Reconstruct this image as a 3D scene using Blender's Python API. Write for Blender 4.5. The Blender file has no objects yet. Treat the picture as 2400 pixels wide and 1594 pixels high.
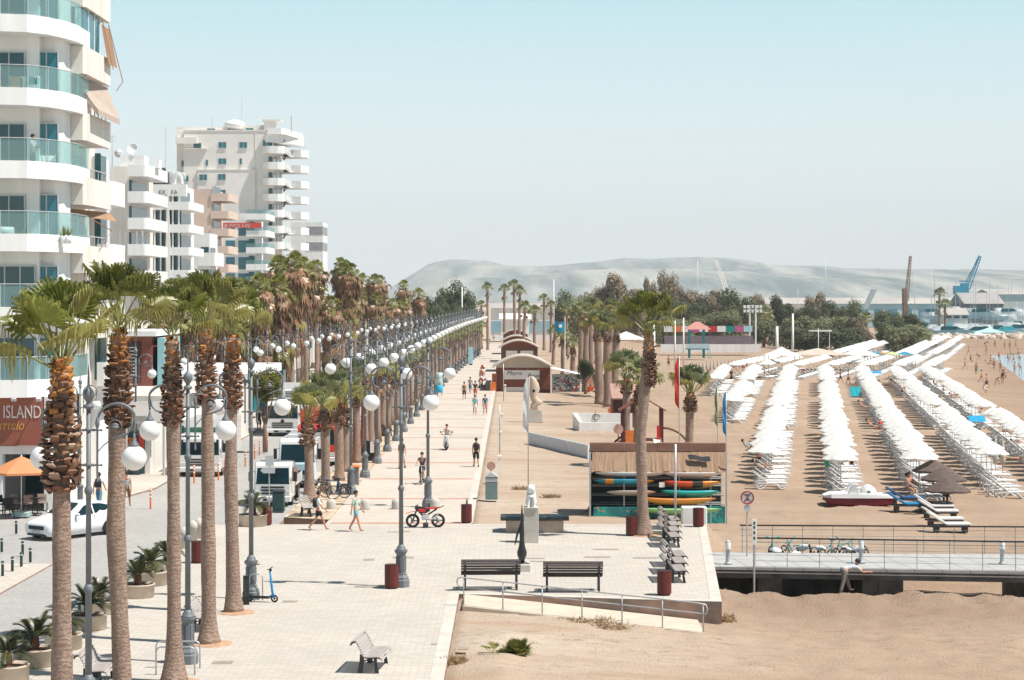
import bpy, math, random
from mathutils import Vector, Matrix
S = bpy.context.scene
C = S.collection
PI = math.pi
R = math.radians
F, H, CX, HY = 4667.0, 10.0, 1200.0, 695.0      # survey of the view: focal length, eye height, axis and horizon
rnd = random.Random(7)

def at(px, py, D):            # a sighted point at distance D -> world metres
    return Vector(((px - CX) * D / F, D, H - (py - HY) * D / F))

def gp(px, py, z=0.0):        # a sighted point on ground of height z
    D = F * (H - z) / (py - HY)
    return Vector(((px - CX) * D / F, D, z))

def lerp(a, b, t): return a + (b - a) * t

def pw(x, pts):               # piecewise linear
    if x <= pts[0][0]: return pts[0][1]
    for (a, u), (b, v) in zip(pts, pts[1:]):
        if x <= b: return u + (v - u) * (x - a) / (b - a)
    return pts[-1][1]

class MB:
    def __init__(s):
        s.v = []; s.f = []; s.m = []; s.mi = 0; s.T = None
    def add(s, vs, fs, mi=None):
        o = len(s.v)
        if s.T is not None: vs = [s.T @ Vector(v) for v in vs]
        s.v.extend([tuple(v) for v in vs])
        s.f.extend([tuple(i + o for i in f) for f in fs])
        s.m.extend([s.mi if mi is None else mi] * len(fs))
        return s
    def box(s, x0, x1, y0, y1, z0, z1, mi=None):
        return s.add([(x0,y0,z0),(x1,y0,z0),(x1,y1,z0),(x0,y1,z0),(x0,y0,z1),(x1,y0,z1),(x1,y1,z1),(x0,y1,z1)],
                     [(0,3,2,1),(4,5,6,7),(0,1,5,4),(1,2,6,5),(2,3,7,6),(3,0,4,7)], mi)
    def cbox(s, c, sx, sy, sz, rot=(0,0,0), mi=None):
        from mathutils import Euler
        M = Matrix.Translation(Vector(c)) @ Euler(rot).to_matrix().to_4x4()
        p = [M @ Vector((a*sx/2, b*sy/2, d*sz/2)) for d in (-1,1) for a, b in ((-1,-1),(1,-1),(1,1),(-1,1))]
        return s.add(p, [(0,3,2,1),(4,5,6,7),(0,1,5,4),(1,2,6,5),(2,3,7,6),(3,0,4,7)], mi)
    def bbox(s, x0, x1, y0, y1, z0, z1, b=.03, mi=None):      # box with chamfered upright and top edges
        pl = [(x0+b,y0),(x1-b,y0),(x1,y0+b),(x1,y1-b),(x1-b,y1),(x0+b,y1),(x0,y1-b),(x0,y0+b)]
        cx, cy = (x0+x1)/2, (y0+y1)/2
        def sh(k): return [(cx+(x-cx)*(1-k*2/max(x1-x0,.01)), cy+(y-cy)*(1-k*2/max(y1-y0,.01))) for x, y in pl]
        vs = [(x,y,z0) for x,y in pl]+[(x,y,z1-b) for x,y in pl]+[(x,y,z1) for x,y in sh(b)]
        fs = [tuple(range(7,-1,-1)), tuple(range(16,24))]
        for r in (0,8):
            for i in range(8): fs.append((r+i, r+(i+1)%8, r+8+(i+1)%8, r+8+i))
        return s.add(vs, fs, mi)
    def quad(s, a, b, c, d, mi=None): return s.add([a,b,c,d], [(0,1,2,3)], mi)
    def tri(s, a, b, c, mi=None): return s.add([a,b,c], [(0,1,2)], mi)
    def prism(s, poly, z0, z1, mi=None):
        n = len(poly)
        vs = [(x,y,z0) for x,y in poly]+[(x,y,z1) for x,y in poly]
        fs = [tuple(range(n-1,-1,-1)), tuple(range(n,2*n))]+[(i,(i+1)%n,n+(i+1)%n,n+i) for i in range(n)]
        return s.add(vs, fs, mi)
    def sheet(s, poly, z, mi=None): return s.add([(x,y,z) for x,y in poly], [tuple(range(len(poly)))], mi)
    def xprof(s, prof, x0, x1, mi=None):       # profile of (y,z) pushed along x
        n = len(prof)
        vs = [(x0,y,z) for y,z in prof]+[(x1,y,z) for y,z in prof]
        fs = [tuple(range(n-1,-1,-1)), tuple(range(n,2*n))]+[(i,(i+1)%n,n+(i+1)%n,n+i) for i in range(n)]
        return s.add(vs, fs, mi)
    def yprof(s, prof, y0, y1, mi=None):       # profile of (x,z) pushed along y
        n = len(prof)
        vs = [(x,y0,z) for x,z in prof]+[(x,y1,z) for x,z in prof]
        fs = [tuple(range(n)), tuple(range(2*n-1,n-1,-1))]+[((i+1)%n,i,n+i,n+(i+1)%n) for i in range(n)]
        return s.add(vs, fs, mi)
    def tube(s, pts, r, n=8, cap=True, mi=None, closed=False):
        pts = [Vector(p) for p in pts]
        rs = r if isinstance(r, (list, tuple)) else [r]*len(pts)
        m = len(pts); vs = []; fs = []
        up = None
        for i, p in enumerate(pts):
            if closed: d = pts[(i+1)%m]-pts[i-1]
            else: d = pts[min(i+1,m-1)]-pts[max(i-1,0)]
            if d.length < 1e-9: d = Vector((0,0,1))
            d.normalize()
            if up is None:
                a = Vector((0,0,1)) if abs(d.z) < .9 else Vector((1,0,0))
                up = (a-d*a.dot(d)).normalized()
            else:
                up = up-d*up.dot(d)
                up = up.normalized() if up.length > 1e-6 else Vector((1,0,0))
            q = d.cross(up)
            for k in range(n):
                t = 2*PI*k/n
                vs.append(p+(up*math.cos(t)+q*math.sin(t))*rs[i])
        for i in range(m if closed else m-1):
            j = (i+1) % m
            for k in range(n):
                fs.append((i*n+k, i*n+(k+1)%n, j*n+(k+1)%n, j*n+k))
        if cap and not closed:
            fs.append(tuple(range(n-1,-1,-1))); fs.append(tuple(range((m-1)*n, m*n)))
        return s.add(vs, fs, mi)
    def lathe(s, prof, n=12, c=(0,0,0), mi=None, ph=0.0, cap=True):      # (r,z) profile
        vs = []; fs = []
        for r, z in prof:
            for k in range(n):
                t = ph+2*PI*k/n
                vs.append((c[0]+r*math.cos(t), c[1]+r*math.sin(t), c[2]+z))
        m = len(prof)
        for i in range(m-1):
            for k in range(n):
                fs.append((i*n+k, i*n+(k+1)%n, (i+1)*n+(k+1)%n, (i+1)*n+k))
        if cap: fs.append(tuple(range(n-1,-1,-1))); fs.append(tuple(range((m-1)*n, m*n)))
        return s.add(vs, fs, mi)
    def ball(s, c, r, n=12, m=8, sx=1, sy=1, sz=1, mi=None):
        vs = [(c[0],c[1],c[2]-r*sz)]; fs = []
        for i in range(1, m):
            a = -PI/2+PI*i/m
            for k in range(n):
                t = 2*PI*k/n
                vs.append((c[0]+r*sx*math.cos(a)*math.cos(t), c[1]+r*sy*math.cos(a)*math.sin(t), c[2]+r*sz*math.sin(a)))
        vs.append((c[0],c[1],c[2]+r*sz)); e = len(vs)-1
        for k in range(n):
            fs.append((0, 1+(k+1)%n, 1+k)); fs.append((e, 1+(m-2)*n+k, 1+(m-2)*n+(k+1)%n))
        for i in range(m-2):
            for k in range(n):
                a = 1+i*n
                fs.append((a+k, a+(k+1)%n, a+n+(k+1)%n, a+n+k))
        return s.add(vs, fs, mi)
    def loft(s, rings, mi=None, cap=True, closed=True):
        n = len(rings[0]); vs = [p for r in rings for p in r]; fs = []
        for i in range(len(rings)-1):
            for k in range(n if closed else n-1):
                fs.append((i*n+k, i*n+(k+1)%n, (i+1)*n+(k+1)%n, (i+1)*n+k))
        if cap and closed:
            fs.append(tuple(range(n-1,-1,-1))); fs.append(tuple(range((len(rings)-1)*n, len(rings)*n)))
        return s.add(vs, fs, mi)
    def mesh(s, name, mats, smooth=False):
        me = bpy.data.meshes.new(name)
        me.from_pydata(s.v, [], s.f)
        if not isinstance(mats, (list, tuple)): mats = [mats]
        for m in mats: me.materials.append(m)
        if len(mats) > 1: me.polygons.foreach_set('material_index', s.m)
        if smooth: me.polygons.foreach_set('use_smooth', [True]*len(s.f))
        me.update()
        return me
    def build(s, name, mats, parent=None, smooth=False, loc=None):
        o = bpy.data.objects.new(name, s.mesh(name, mats, smooth))
        C.objects.link(o)
        if parent: o.parent = parent
        if loc is not None: o.location = loc
        return o

def tag(o, label=None, cat=None, group=None, kind=None):
    if label: o['label'] = label
    if cat: o['category'] = cat
    if group: o['group'] = group
    if kind: o['kind'] = kind
    return o

def thing(name, label, cat, loc=(0,0,0), rz=0.0, group=None, scale=1.0):
    o = bpy.data.objects.new(name, None); C.objects.link(o)
    o.empty_display_size = .2
    o.location = loc; o.rotation_euler = (0,0,rz); o.scale = (scale,)*3
    return tag(o, label, cat, group)

def inst(name, me, parent=None, loc=(0,0,0), rz=0.0, scale=None, rot=None):
    o = bpy.data.objects.new(name, me); C.objects.link(o)
    if parent: o.parent = parent
    o.location = loc; o.rotation_euler = rot if rot else (0,0,rz)
    if scale is not None: o.scale = scale if isinstance(scale, (tuple, list)) else (scale,)*3
    return o

KIDS = {}
def kids(o): return [c for c in bpy.data.objects if c.parent == o]
def dup(root, loc, rz=0.0, label=None, group=None, scale=None):
    if root.name not in KIDS: KIDS[root.name] = [(k, kids(k)) for k in kids(root)]
    r = root.copy(); C.objects.link(r); r.location = loc; r.rotation_euler = (0,0,rz)
    if scale is not None: r.scale = (scale,)*3
    if label: r['label'] = label
    if group: r['group'] = group
    for k, sub in KIDS[root.name]:
        c = k.copy(); C.objects.link(c); c.parent = r
        for g in sub:
            d = g.copy(); C.objects.link(d); d.parent = c
    return r

ORD = ['nearest','second','third','fourth','fifth','sixth','seventh','eighth','ninth','tenth','eleventh','twelfth',
       'thirteenth','fourteenth','fifteenth','sixteenth','seventeenth','eighteenth','nineteenth','twentieth']

# ---------------------------------------------------------------- materials
def _mat(name):
    m = bpy.data.materials.new(name); m.use_nodes = True
    nt = m.node_tree; b = nt.nodes['Principled BSDF']
    return m, nt, b
def nd(nt, t, **kw):
    n = nt.nodes.new(t)
    for k, v in kw.items():
        if k in n.inputs.keys(): n.inputs[k].default_value = v
        else: setattr(n, k, v)
    return n
def rgba(c): return (c[0], c[1], c[2], 1.0)
def mixc(nt, fac, a, b, mode='MIX'):
    n = nt.nodes.new('ShaderNodeMix'); n.data_type = 'RGBA'; n.blend_type = mode
    for sock, v in ((n.inputs[0], fac), (n.inputs[6], a), (n.inputs[7], b)):
        if hasattr(v, 'links'): nt.links.new(v, sock)
        elif isinstance(v, (int, float)): sock.default_value = v
        else: sock.default_value = rgba(v)
    return n.outputs[2]
def ramp(nt, fac, lo, hi):
    n = nt.nodes.new('ShaderNodeMapRange'); n.inputs['From Min'].default_value = lo; n.inputs['From Max'].default_value = hi
    nt.links.new(fac, n.inputs['Value']); return n.outputs['Result']
def coords(nt, world=False, scale=(1,1,1)):
    if world: src = nd(nt, 'ShaderNodeNewGeometry').outputs['Position']
    else: src = nd(nt, 'ShaderNodeTexCoord').outputs['Object']
    mp = nt.nodes.new('ShaderNodeMapping'); mp.inputs['Scale'].default_value = scale
    nt.links.new(src, mp.inputs['Vector']); return mp.outputs['Vector']
def noise(nt, vec, scale, detail=4, rough=.6):
    n = nt.nodes.new('ShaderNodeTexNoise'); n.inputs['Scale'].default_value = scale
    n.inputs['Detail'].default_value = detail; n.inputs['Roughness'].default_value = rough
    nt.links.new(vec, n.inputs['Vector']); return n.outputs['Fac']
def bump(nt, b, h, strength=.3, dist=.02):
    n = nt.nodes.new('ShaderNodeBump'); n.inputs['Strength'].default_value = strength; n.inputs['Distance'].default_value = dist
    nt.links.new(h, n.inputs['Height']); nt.links.new(n.outputs['Normal'], b.inputs['Normal'])

def mat(name, col, rough=.65, var=.18, sc=2.0, col2=None, metal=0.0, bmp=0.0, bsc=None, world=False, rndv=0.0, stretch=(1,1,1), trans=0.0, spec=.4):
    """weathered plain surface: two tones mixed by noise, a little bump, a per-object drift"""
    m, nt, b = _mat(name)
    v = coords(nt, world, stretch)
    f = noise(nt, v, sc)
    f = ramp(nt, f, .3, .7)
    lo = [c*(1-var) for c in col]; hi = [min(1, c*(1+var)) for c in (col2 or col)]
    c = mixc(nt, f, lo, hi)
    if rndv:
        oi = nd(nt, 'ShaderNodeObjectInfo')
        hs = nt.nodes.new('ShaderNodeHueSaturation')
        mr = nt.nodes.new('ShaderNodeMapRange'); mr.inputs['To Min'].default_value = 1-rndv; mr.inputs['To Max'].default_value = 1+rndv
        nt.links.new(oi.outputs['Random'], mr.inputs['Value']); nt.links.new(mr.outputs['Result'], hs.inputs['Value'])
        nt.links.new(c, hs.inputs['Color']); c = hs.outputs['Color']
    nt.links.new(c, b.inputs['Base Color'])
    b.inputs['Roughness'].default_value = rough; b.inputs['Metallic'].default_value = metal
    b.inputs['Specular IOR Level'].default_value = spec
    if bmp: bump(nt, b, noise(nt, v, bsc or sc*4, 5), bmp)
    if trans:
        tr = nt.nodes.new('ShaderNodeBsdfTranslucent'); nt.links.new(c, tr.inputs['Color'])
        mx = nt.nodes.new('ShaderNodeMixShader'); mx.inputs[0].default_value = trans
        out = nt.nodes['Material Output']
        nt.links.new(b.outputs[0], mx.inputs[1]); nt.links.new(tr.outputs[0], mx.inputs[2]); nt.links.new(mx.outputs[0], out.inputs['Surface'])
    return m

def glass_mat(name, tint, alpha=.5, rough=.05):
    m, nt, b = _mat(name)
    b.inputs['Base Color'].default_value = rgba(tint); b.inputs['Roughness'].default_value = rough
    b.inputs['Specular IOR Level'].default_value = .6
    tr = nt.nodes.new('ShaderNodeBsdfTransparent'); tr.inputs['Color'].default_value = rgba([min(1, .35+t*.8) for t in tint])
    mx = nt.nodes.new('ShaderNodeMixShader'); mx.inputs[0].default_value = alpha
    nt.links.new(tr.outputs[0], mx.inputs[1]); nt.links.new(b.outputs[0], mx.inputs[2])
    nt.links.new(mx.outputs[0], nt.nodes['Material Output'].inputs['Surface'])
    return m

def text(s, size, m, name, parent=None, loc=(0,0,0), rot=(PI/2,0,0), ext=.004, sx=1.0, shear=0.0, align='LEFT'):
    cu = bpy.data.curves.new(name, 'FONT'); cu.body = s; cu.size = size; cu.extrude = ext; cu.shear = shear
    cu.align_x = align; cu.resolution_u = 3
    to = bpy.data.objects.new(name, cu); C.objects.link(to)
    bpy.context.view_layer.update()
    me = bpy.data.meshes.new_from_object(to.evaluated_get(bpy.context.evaluated_depsgraph_get()))
    bpy.data.objects.remove(to); bpy.data.curves.remove(cu)
    me.name = name; me.materials.clear(); me.materials.append(m)
    o = bpy.data.objects.new(name, me); C.objects.link(o)
    o.location = loc; o.rotation_euler = rot; o.scale = (sx,1,1)
    if parent: o.parent = parent
    return o

M = {}
M['white'] = mat('white_paint', (.83,.82,.80), .55, .06, .9, stretch=(1.6,1.6,.22))
M['render_white'] = mat('white_render', (.82,.81,.79), .8, .09, .5, bmp=.1, bsc=8, stretch=(1.6,1.6,.2))
M['render_warm'] = mat('warm_white_render', (.74,.69,.63), .85, .10, .5, bmp=.1, bsc=8, stretch=(1.6,1.6,.2))
M['render_grey'] = mat('pale_grey_render', (.79,.755,.71), .85, .08, .2, bmp=.1, bsc=6)
M['render_pink'] = mat('peach_render', (.64,.50,.42), .85, .07, .3)
M['lamp_metal'] = mat('grey_blue_metal_paint', (.15,.163,.178), .5, .15, 3, spec=.5)
M['globe'] = mat('opal_globe', (.80,.80,.79), .35, .02, 2, spec=.5)
M['dark_glass'] = mat('dark_window_glass', (.016,.075,.09), .12, .3, .6, spec=.6)
M['teal_glass'] = mat('teal_window_glass', (.012,.15,.19), .12, .25, .5, spec=.6)
M['rail_glass'] = glass_mat('pale_teal_rail_glass', (.45,.62,.62), .22)
M['alu'] = mat('aluminium_frame', (.52,.53,.53), .4, .08, 3)
M['steel'] = mat('brushed_steel', (.50,.51,.52), .35, .1, 4, metal=.6)
M['dark_steel'] = mat('dark_iron', (.030,.032,.038), .5, .2, 4)
M['black'] = mat('black_plastic', (.012,.014,.016), .5, .2, 4)
M['rubber'] = mat('tyre_rubber', (.018,.018,.019), .85, .2, 8)
M['concrete'] = mat('pale_concrete', (.50,.46,.41), .9, .13, 1.2, bmp=.25, bsc=12)
M['bin_red'] = mat('dark_red_slats', (.125,.022,.018), .5, .3, 1.5, stretch=(9,9,.5))
M['wood_grey'] = mat('weathered_grey_wood', (.36,.32,.30), .8, .25, 4, stretch=(1,6,6))
M['wood_dark'] = mat('dark_stained_and_shaded_wood', (.055,.040,.038), .7, .3, 4, stretch=(1,6,6))
M['wood_red'] = mat('red_brown_timber', (.20,.062,.040), .7, .25, 1.4, stretch=(1,1,7))
M['wood_mid'] = mat('brown_timber', (.15,.075,.05), .75, .3, 2, stretch=(1,1,8))
M['soil'] = mat('dry_soil', (.14,.075,.05), .95, .4, 6, bmp=.5)
M['red'] = mat('red_paint', (.55,.03,.025), .45, .1, 2)
M['orange'] = mat('orange_paint', (.72,.18,.035), .5, .12, 2)
M['blue'] = mat('bright_blue_paint', (.015,.22,.50), .4, .1, 2)
M['teal'] = mat('teal_paint', (.02,.30,.34), .5, .2, 2)
M['green'] = mat('deep_green_paint', (.015,.13,.075), .5, .15, 2)
M['skin'] = mat('sun_tanned_skin', (.48,.235,.145), .55, .08, 6, rndv=.22)
M['hair'] = mat('dark_brown_hair', (.022,.014,.010), .6, .3, 30)
# ---------------------------------------------------------------- camera, sky, sun
cam = bpy.data.cameras.new('camera'); co = bpy.data.objects.new('camera', cam); C.objects.link(co)
cam.sensor_width = 36.0; cam.lens = 36.0*F/2400.0; cam.shift_y = -102.0/2400.0
cam.clip_start = .5; cam.clip_end = 30000
co.location = (0,0,H); co.rotation_euler = (PI/2,0,0); S.camera = co
SUN = Vector((3.33,-1.1,6.3)).normalized()          # towards the sun
w = bpy.data.worlds.new('World'); S.world = w; w.use_nodes = True
nt = w.node_tree; bg = nt.nodes['Background']
sky = nt.nodes.new('ShaderNodeTexSky'); sky.sky_type = 'NISHITA'; sky.sun_disc = False
sky.sun_elevation = math.asin(SUN.z); sky.sun_rotation = math.atan2(SUN.x, SUN.y)
sky.altitude = 0; sky.air_density = 1.0; sky.dust_density = 2.6; sky.ozone_density = 1.6
# sea haze whitens the lowest degrees of the sky
geo = nt.nodes.new('ShaderNodeTexCoord'); sep = nt.nodes.new('ShaderNodeSeparateXYZ'); nt.links.new(geo.outputs['Generated'], sep.inputs[0])
cr = nt.nodes.new('ShaderNodeValToRGB'); e = cr.color_ramp.elements
e[0].position = 0.0; e[0].color = (17.8,18.0,17.9,1); e[1].position = .16; e[1].color = (8.2,13.4,14.8,1)
e.new(.05).color = (16.4,17.4,17.4,1); e.new(.32).color = (3.2,6.6,9.0,1)
nt.links.new(sep.outputs['Z'], cr.inputs['Fac'])
mr = nt.nodes.new('ShaderNodeMapRange'); mr.inputs['From Min'].default_value = .17; mr.inputs['From Max'].default_value = .36
mr.inputs['To Min'].default_value = .9; mr.inputs['To Max'].default_value = 0.0
nt.links.new(sep.outputs['Z'], mr.inputs['Value'])
tint = nt.nodes.new('ShaderNodeMix'); tint.data_type = 'RGBA'
tq = nt.nodes.new('ShaderNodeMix'); tq.data_type = 'RGBA'; tq.blend_type = 'MULTIPLY'; tq.inputs[0].default_value = 1.0; tq.inputs[7].default_value = (.70,1.0,1.10,1)
nt.links.new(sky.outputs[0], tq.inputs[6])
nt.links.new(mr.outputs['Result'], tint.inputs[0]); nt.links.new(tq.outputs[2], tint.inputs[6]); nt.links.new(cr.outputs[0], tint.inputs[7])
nt.links.new(tint.outputs[2], bg.inputs['Color']); bg.inputs['Strength'].default_value = .05
sl = bpy.data.lights.new('sun', 'SUN'); sl.energy = 5.0; sl.angle = R(.53); sl.color = (1.0,.955,.885)
so = bpy.data.objects.new('sun', sl); C.objects.link(so); so.location = (60,-30,90)
so.rotation_euler = (-SUN).to_track_quat('-Z','Y').to_euler()
S.view_settings.view_transform = 'Standard'; S.view_settings.look = 'None'; S.view_settings.exposure = 0.42; S.view_settings.gamma = 1.0
try:
    S.cycles.max_bounces = 6; S.cycles.diffuse_bounces = 3; S.cycles.glossy_bounces = 3; S.cycles.transparent_max_bounces = 12
    S.cycles.volume_bounces = 0; S.cycles.use_denoising = True; S.cycles.caustics_reflective = False; S.cycles.caustics_refractive = False
except Exception: pass

# ---------------------------------------------------------------- ground
def shore(y): return 67+(y-250)*.2
def hsh(x, y):
    v = math.sin(x*12.9898+y*78.233)*43758.5453
    return v-math.floor(v)
def vnoise(x, y):
    i, j = math.floor(x), math.floor(y); u, v = x-i, y-j
    u = u*u*(3-2*u); v = v*v*(3-2*v)
    return lerp(lerp(hsh(i,j),hsh(i+1,j),u), lerp(hsh(i,j+1),hsh(i+1,j+1),u), v)
def ground_h(x, y):
    z = pw(x, [(-1.8,-.14),(1,-.2),(4,-.42),(8,-.8),(12,-.9),(24,-1.0),(40,-1.05)])
    if x > 40 or y > 200:
        d = shore(min(y,392))-x
        if y > 392: d += (y-392)*1.2
        if d < 14: z -= (14-max(d,-20))*.045
    if y > 86 and x < 9: z = max(z, pw(x, [(-1.8,-.1),(8,-.3),(9,-.5)]))
    if x < -1.9: return -.4
    ramp_ = 64.25-(x+1.6)*.212 < y < 67.2 and x < 6.9
    k = min(1, max(0, (x-1)/6))
    if y < 260:
        z += (vnoise(x*.5,y*.3)-.5)*.16*k+(vnoise(x*1.7+9,y*1.1)-.5)*.10*max(k,.4)+(vnoise(x*1.2+2,y*2.1)-.5)*.10*k*(.4+vnoise(x*.21+5,y*.3))+(vnoise(x*3.1,y*2.7+4)-.5)*.06*k
        if 72.2 < y < 78.5 and x > 7.1: z -= min(.75, (y-72.2)*1.1, (78.5-y)*1.3)
        if 66 < y < 76 and 7 < x < 30:      # spoil heaped along the jetty
            e = math.exp(-((y-70.6)/1.1)**2)
            z += e*(.06+.40*vnoise(x*.55+3,2.2)*vnoise(x*1.3,7.7)+.22*vnoise(x*2.1,y*1.8))
        if y < 60 and -1.7 < x < 1.2: z += .28*vnoise(x*1.5,y*.9)*max(0,1-abs(x+.3)/1.3)
    if ramp_: z = min(z, -.6*(x+1.6)/7.75-.10)
    return z
xs = [-9000,-3000,-800,-300,-120,-60,-30,-15,-6,-3,-1.95,-1.7]
x = -1.4
while x < 20: xs.append(x); x += .22
while x < 30: xs.append(x); x += .4
while x < 130: xs.append(x); x += 2.2
xs += [140,170,220,300,500,900,2500,9000]
ys = [-60,0,30,44]; y = 48.0
while y < 76: ys.append(y); y += .24
while y < 120: ys.append(y); y += .36+(y-48)*.012
while y < 420: ys.append(y); y *= 1.022
ys += [450,490,540,600,700,900,1300,2000,3500,9000]
gm = MB()
nx = len(xs)
gm.v = [(x, y, ground_h(x,y) if (y < 600 and x < 400) else -1.2) for y in ys for x in xs]
gm.f = [(j*nx+i, j*nx+i+1, (j+1)*nx+i+1, (j+1)*nx+i) for j in range(len(ys)-1) for i in range(nx-1)]
gm.m = [0]*len(gm.f)
def sand_mat():
    m, nt, b = _mat('beach_sand')
    P = coords(nt, True)
    P2 = coords(nt, True, (.35,1.0,1.0))
    big = ramp(nt, noise(nt, P2, .16, 5, .65), .35, .68)
    mid = ramp(nt, noise(nt, P2, 1.3, 6, .7), .3, .72)
    fine = ramp(nt, noise(nt, P, 9, 4, .7), .25, .75)
    sx = nd(nt, 'ShaderNodeSeparateXYZ'); nt.links.new(nd(nt,'ShaderNodeNewGeometry').outputs['Position'], sx.inputs[0])
    right = ramp(nt, sx.outputs['X'], 1.0, 9.0)
    pale = mixc(nt, big, (.44,.33,.24), (.57,.48,.39))
    warm = mixc(nt, big, (.335,.230,.160), (.44,.33,.245))
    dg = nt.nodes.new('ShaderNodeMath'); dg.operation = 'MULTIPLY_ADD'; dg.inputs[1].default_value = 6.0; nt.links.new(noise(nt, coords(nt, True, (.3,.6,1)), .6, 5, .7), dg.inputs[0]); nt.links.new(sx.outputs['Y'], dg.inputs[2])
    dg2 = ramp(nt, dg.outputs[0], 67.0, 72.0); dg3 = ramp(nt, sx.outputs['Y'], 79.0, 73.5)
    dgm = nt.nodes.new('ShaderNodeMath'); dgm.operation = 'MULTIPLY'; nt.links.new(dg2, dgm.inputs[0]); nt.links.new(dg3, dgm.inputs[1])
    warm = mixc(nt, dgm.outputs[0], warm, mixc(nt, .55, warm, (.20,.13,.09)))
    c = mixc(nt, right, pale, warm)
    rust = ramp(nt, noise(nt, coords(nt, True, (.25,.8,1)), .5, 4, .6), .58, .74)
    inv = nt.nodes.new('ShaderNodeMath'); inv.operation = 'MULTIPLY_ADD'; inv.inputs[1].default_value = -.55; inv.inputs[2].default_value = .55
    nt.links.new(right, inv.inputs[0])
    mu = nt.nodes.new('ShaderNodeMath'); mu.operation = 'MULTIPLY'; nt.links.new(rust, mu.inputs[0]); nt.links.new(inv.outputs[0], mu.inputs[1])
    c = mixc(nt, mu.outputs[0], c, (.36,.17,.085))
    c = mixc(nt, mid, mixc(nt, .86, (.25,.15,.10), c), c)
    foot = ramp(nt, noise(nt, coords(nt, True, (.55,1.1,1)), 2.1, 7, .78), .53, .66)  # dark mottles painted for the shade in footprints and clods
    zone = ramp(nt, noise(nt, coords(nt, True, (.5,1,1)), .16, 3), .40, .58)
    fz = nt.nodes.new('ShaderNodeMath'); fz.operation = 'MULTIPLY'; nt.links.new(foot, fz.inputs[0]); nt.links.new(zone, fz.inputs[1])
    f2 = nt.nodes.new('ShaderNodeMath'); f2.operation = 'MULTIPLY'; f2.inputs[1].default_value = .78; nt.links.new(fz.outputs[0], f2.inputs[0])
    c = mixc(nt, f2.outputs[0], c, (.20,.125,.085))
    streak = ramp(nt, noise(nt, coords(nt, True, (.12,1.5,1)), .55, 5, .7), .52, .68)
    c = mixc(nt, streak, c, mixc(nt, .30, c, (.26,.15,.09)))
    c = mixc(nt, .16, c, mixc(nt, fine, (.33,.22,.15), (.62,.48,.36)))
    # damp sand near the water line
    sh = nt.nodes.new('ShaderNodeMath'); sh.operation = 'MULTIPLY_ADD'; sh.inputs[1].default_value = -.2; nt.links.new(sx.outputs['Y'], sh.inputs[0]); nt.links.new(sx.outputs['X'], sh.inputs[2])
    wet = ramp(nt, sh.outputs[0], 6.0, 15.0)
    c = mixc(nt, wet, c, mixc(nt, .5, c, (.24,.15,.10)))
    nt.links.new(c, b.inputs['Base Color']); b.inputs['Roughness'].default_value = .95; b.inputs['Specular IOR Level'].default_value = .15
    ad = nt.nodes.new('ShaderNodeMath'); ad.operation = 'ADD'
    nt.links.new(noise(nt, P2, 2.2, 8, .75), ad.inputs[0]); nt.links.new(noise(nt, P, 14, 3), ad.inputs[1])
    bump(nt, b, ad.outputs[0], .7, .11)
    return m
M['sand'] = sand_mat()
g = gm.build('ground', M['sand'], None, True); g['kind'] = 'structure'

# clods and litter of shells in the dug sand, toned darker than it
g_ = random.Random(77); m = MB()
for i in range(3600):
    x = g_.uniform(6.2,20) if i%4 else g_.uniform(-1.5,6); y = g_.uniform(50,71.6) if i%3 else g_.gauss(70.3,.8)
    if y > 71.9: continue
    if y > 64 and x < 7.4: continue
    if vnoise(x*.35+3,y*.5) < .45 and g_.random() < .85: continue
    r = g_.uniform(.010,.034)*(1.5 if g_.random() < .15 else 1); z = ground_h(x,y)
    m.add([(x-r,y-r*.6,z-.01),(x+r,y-r*.5,z-.01),(x+r*.2,y+r,z-.01),(x+g_.uniform(-.3,.3)*r,y,z+r*g_.uniform(.5,1.0))],[(0,1,3),(1,2,3),(2,0,3)])
o = m.build('sand_clods', mat('dark_sand_clod', (.25,.165,.115), .95, .3, 3, (.38,.29,.22), world=True)); o['kind'] = 'stuff'

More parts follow.
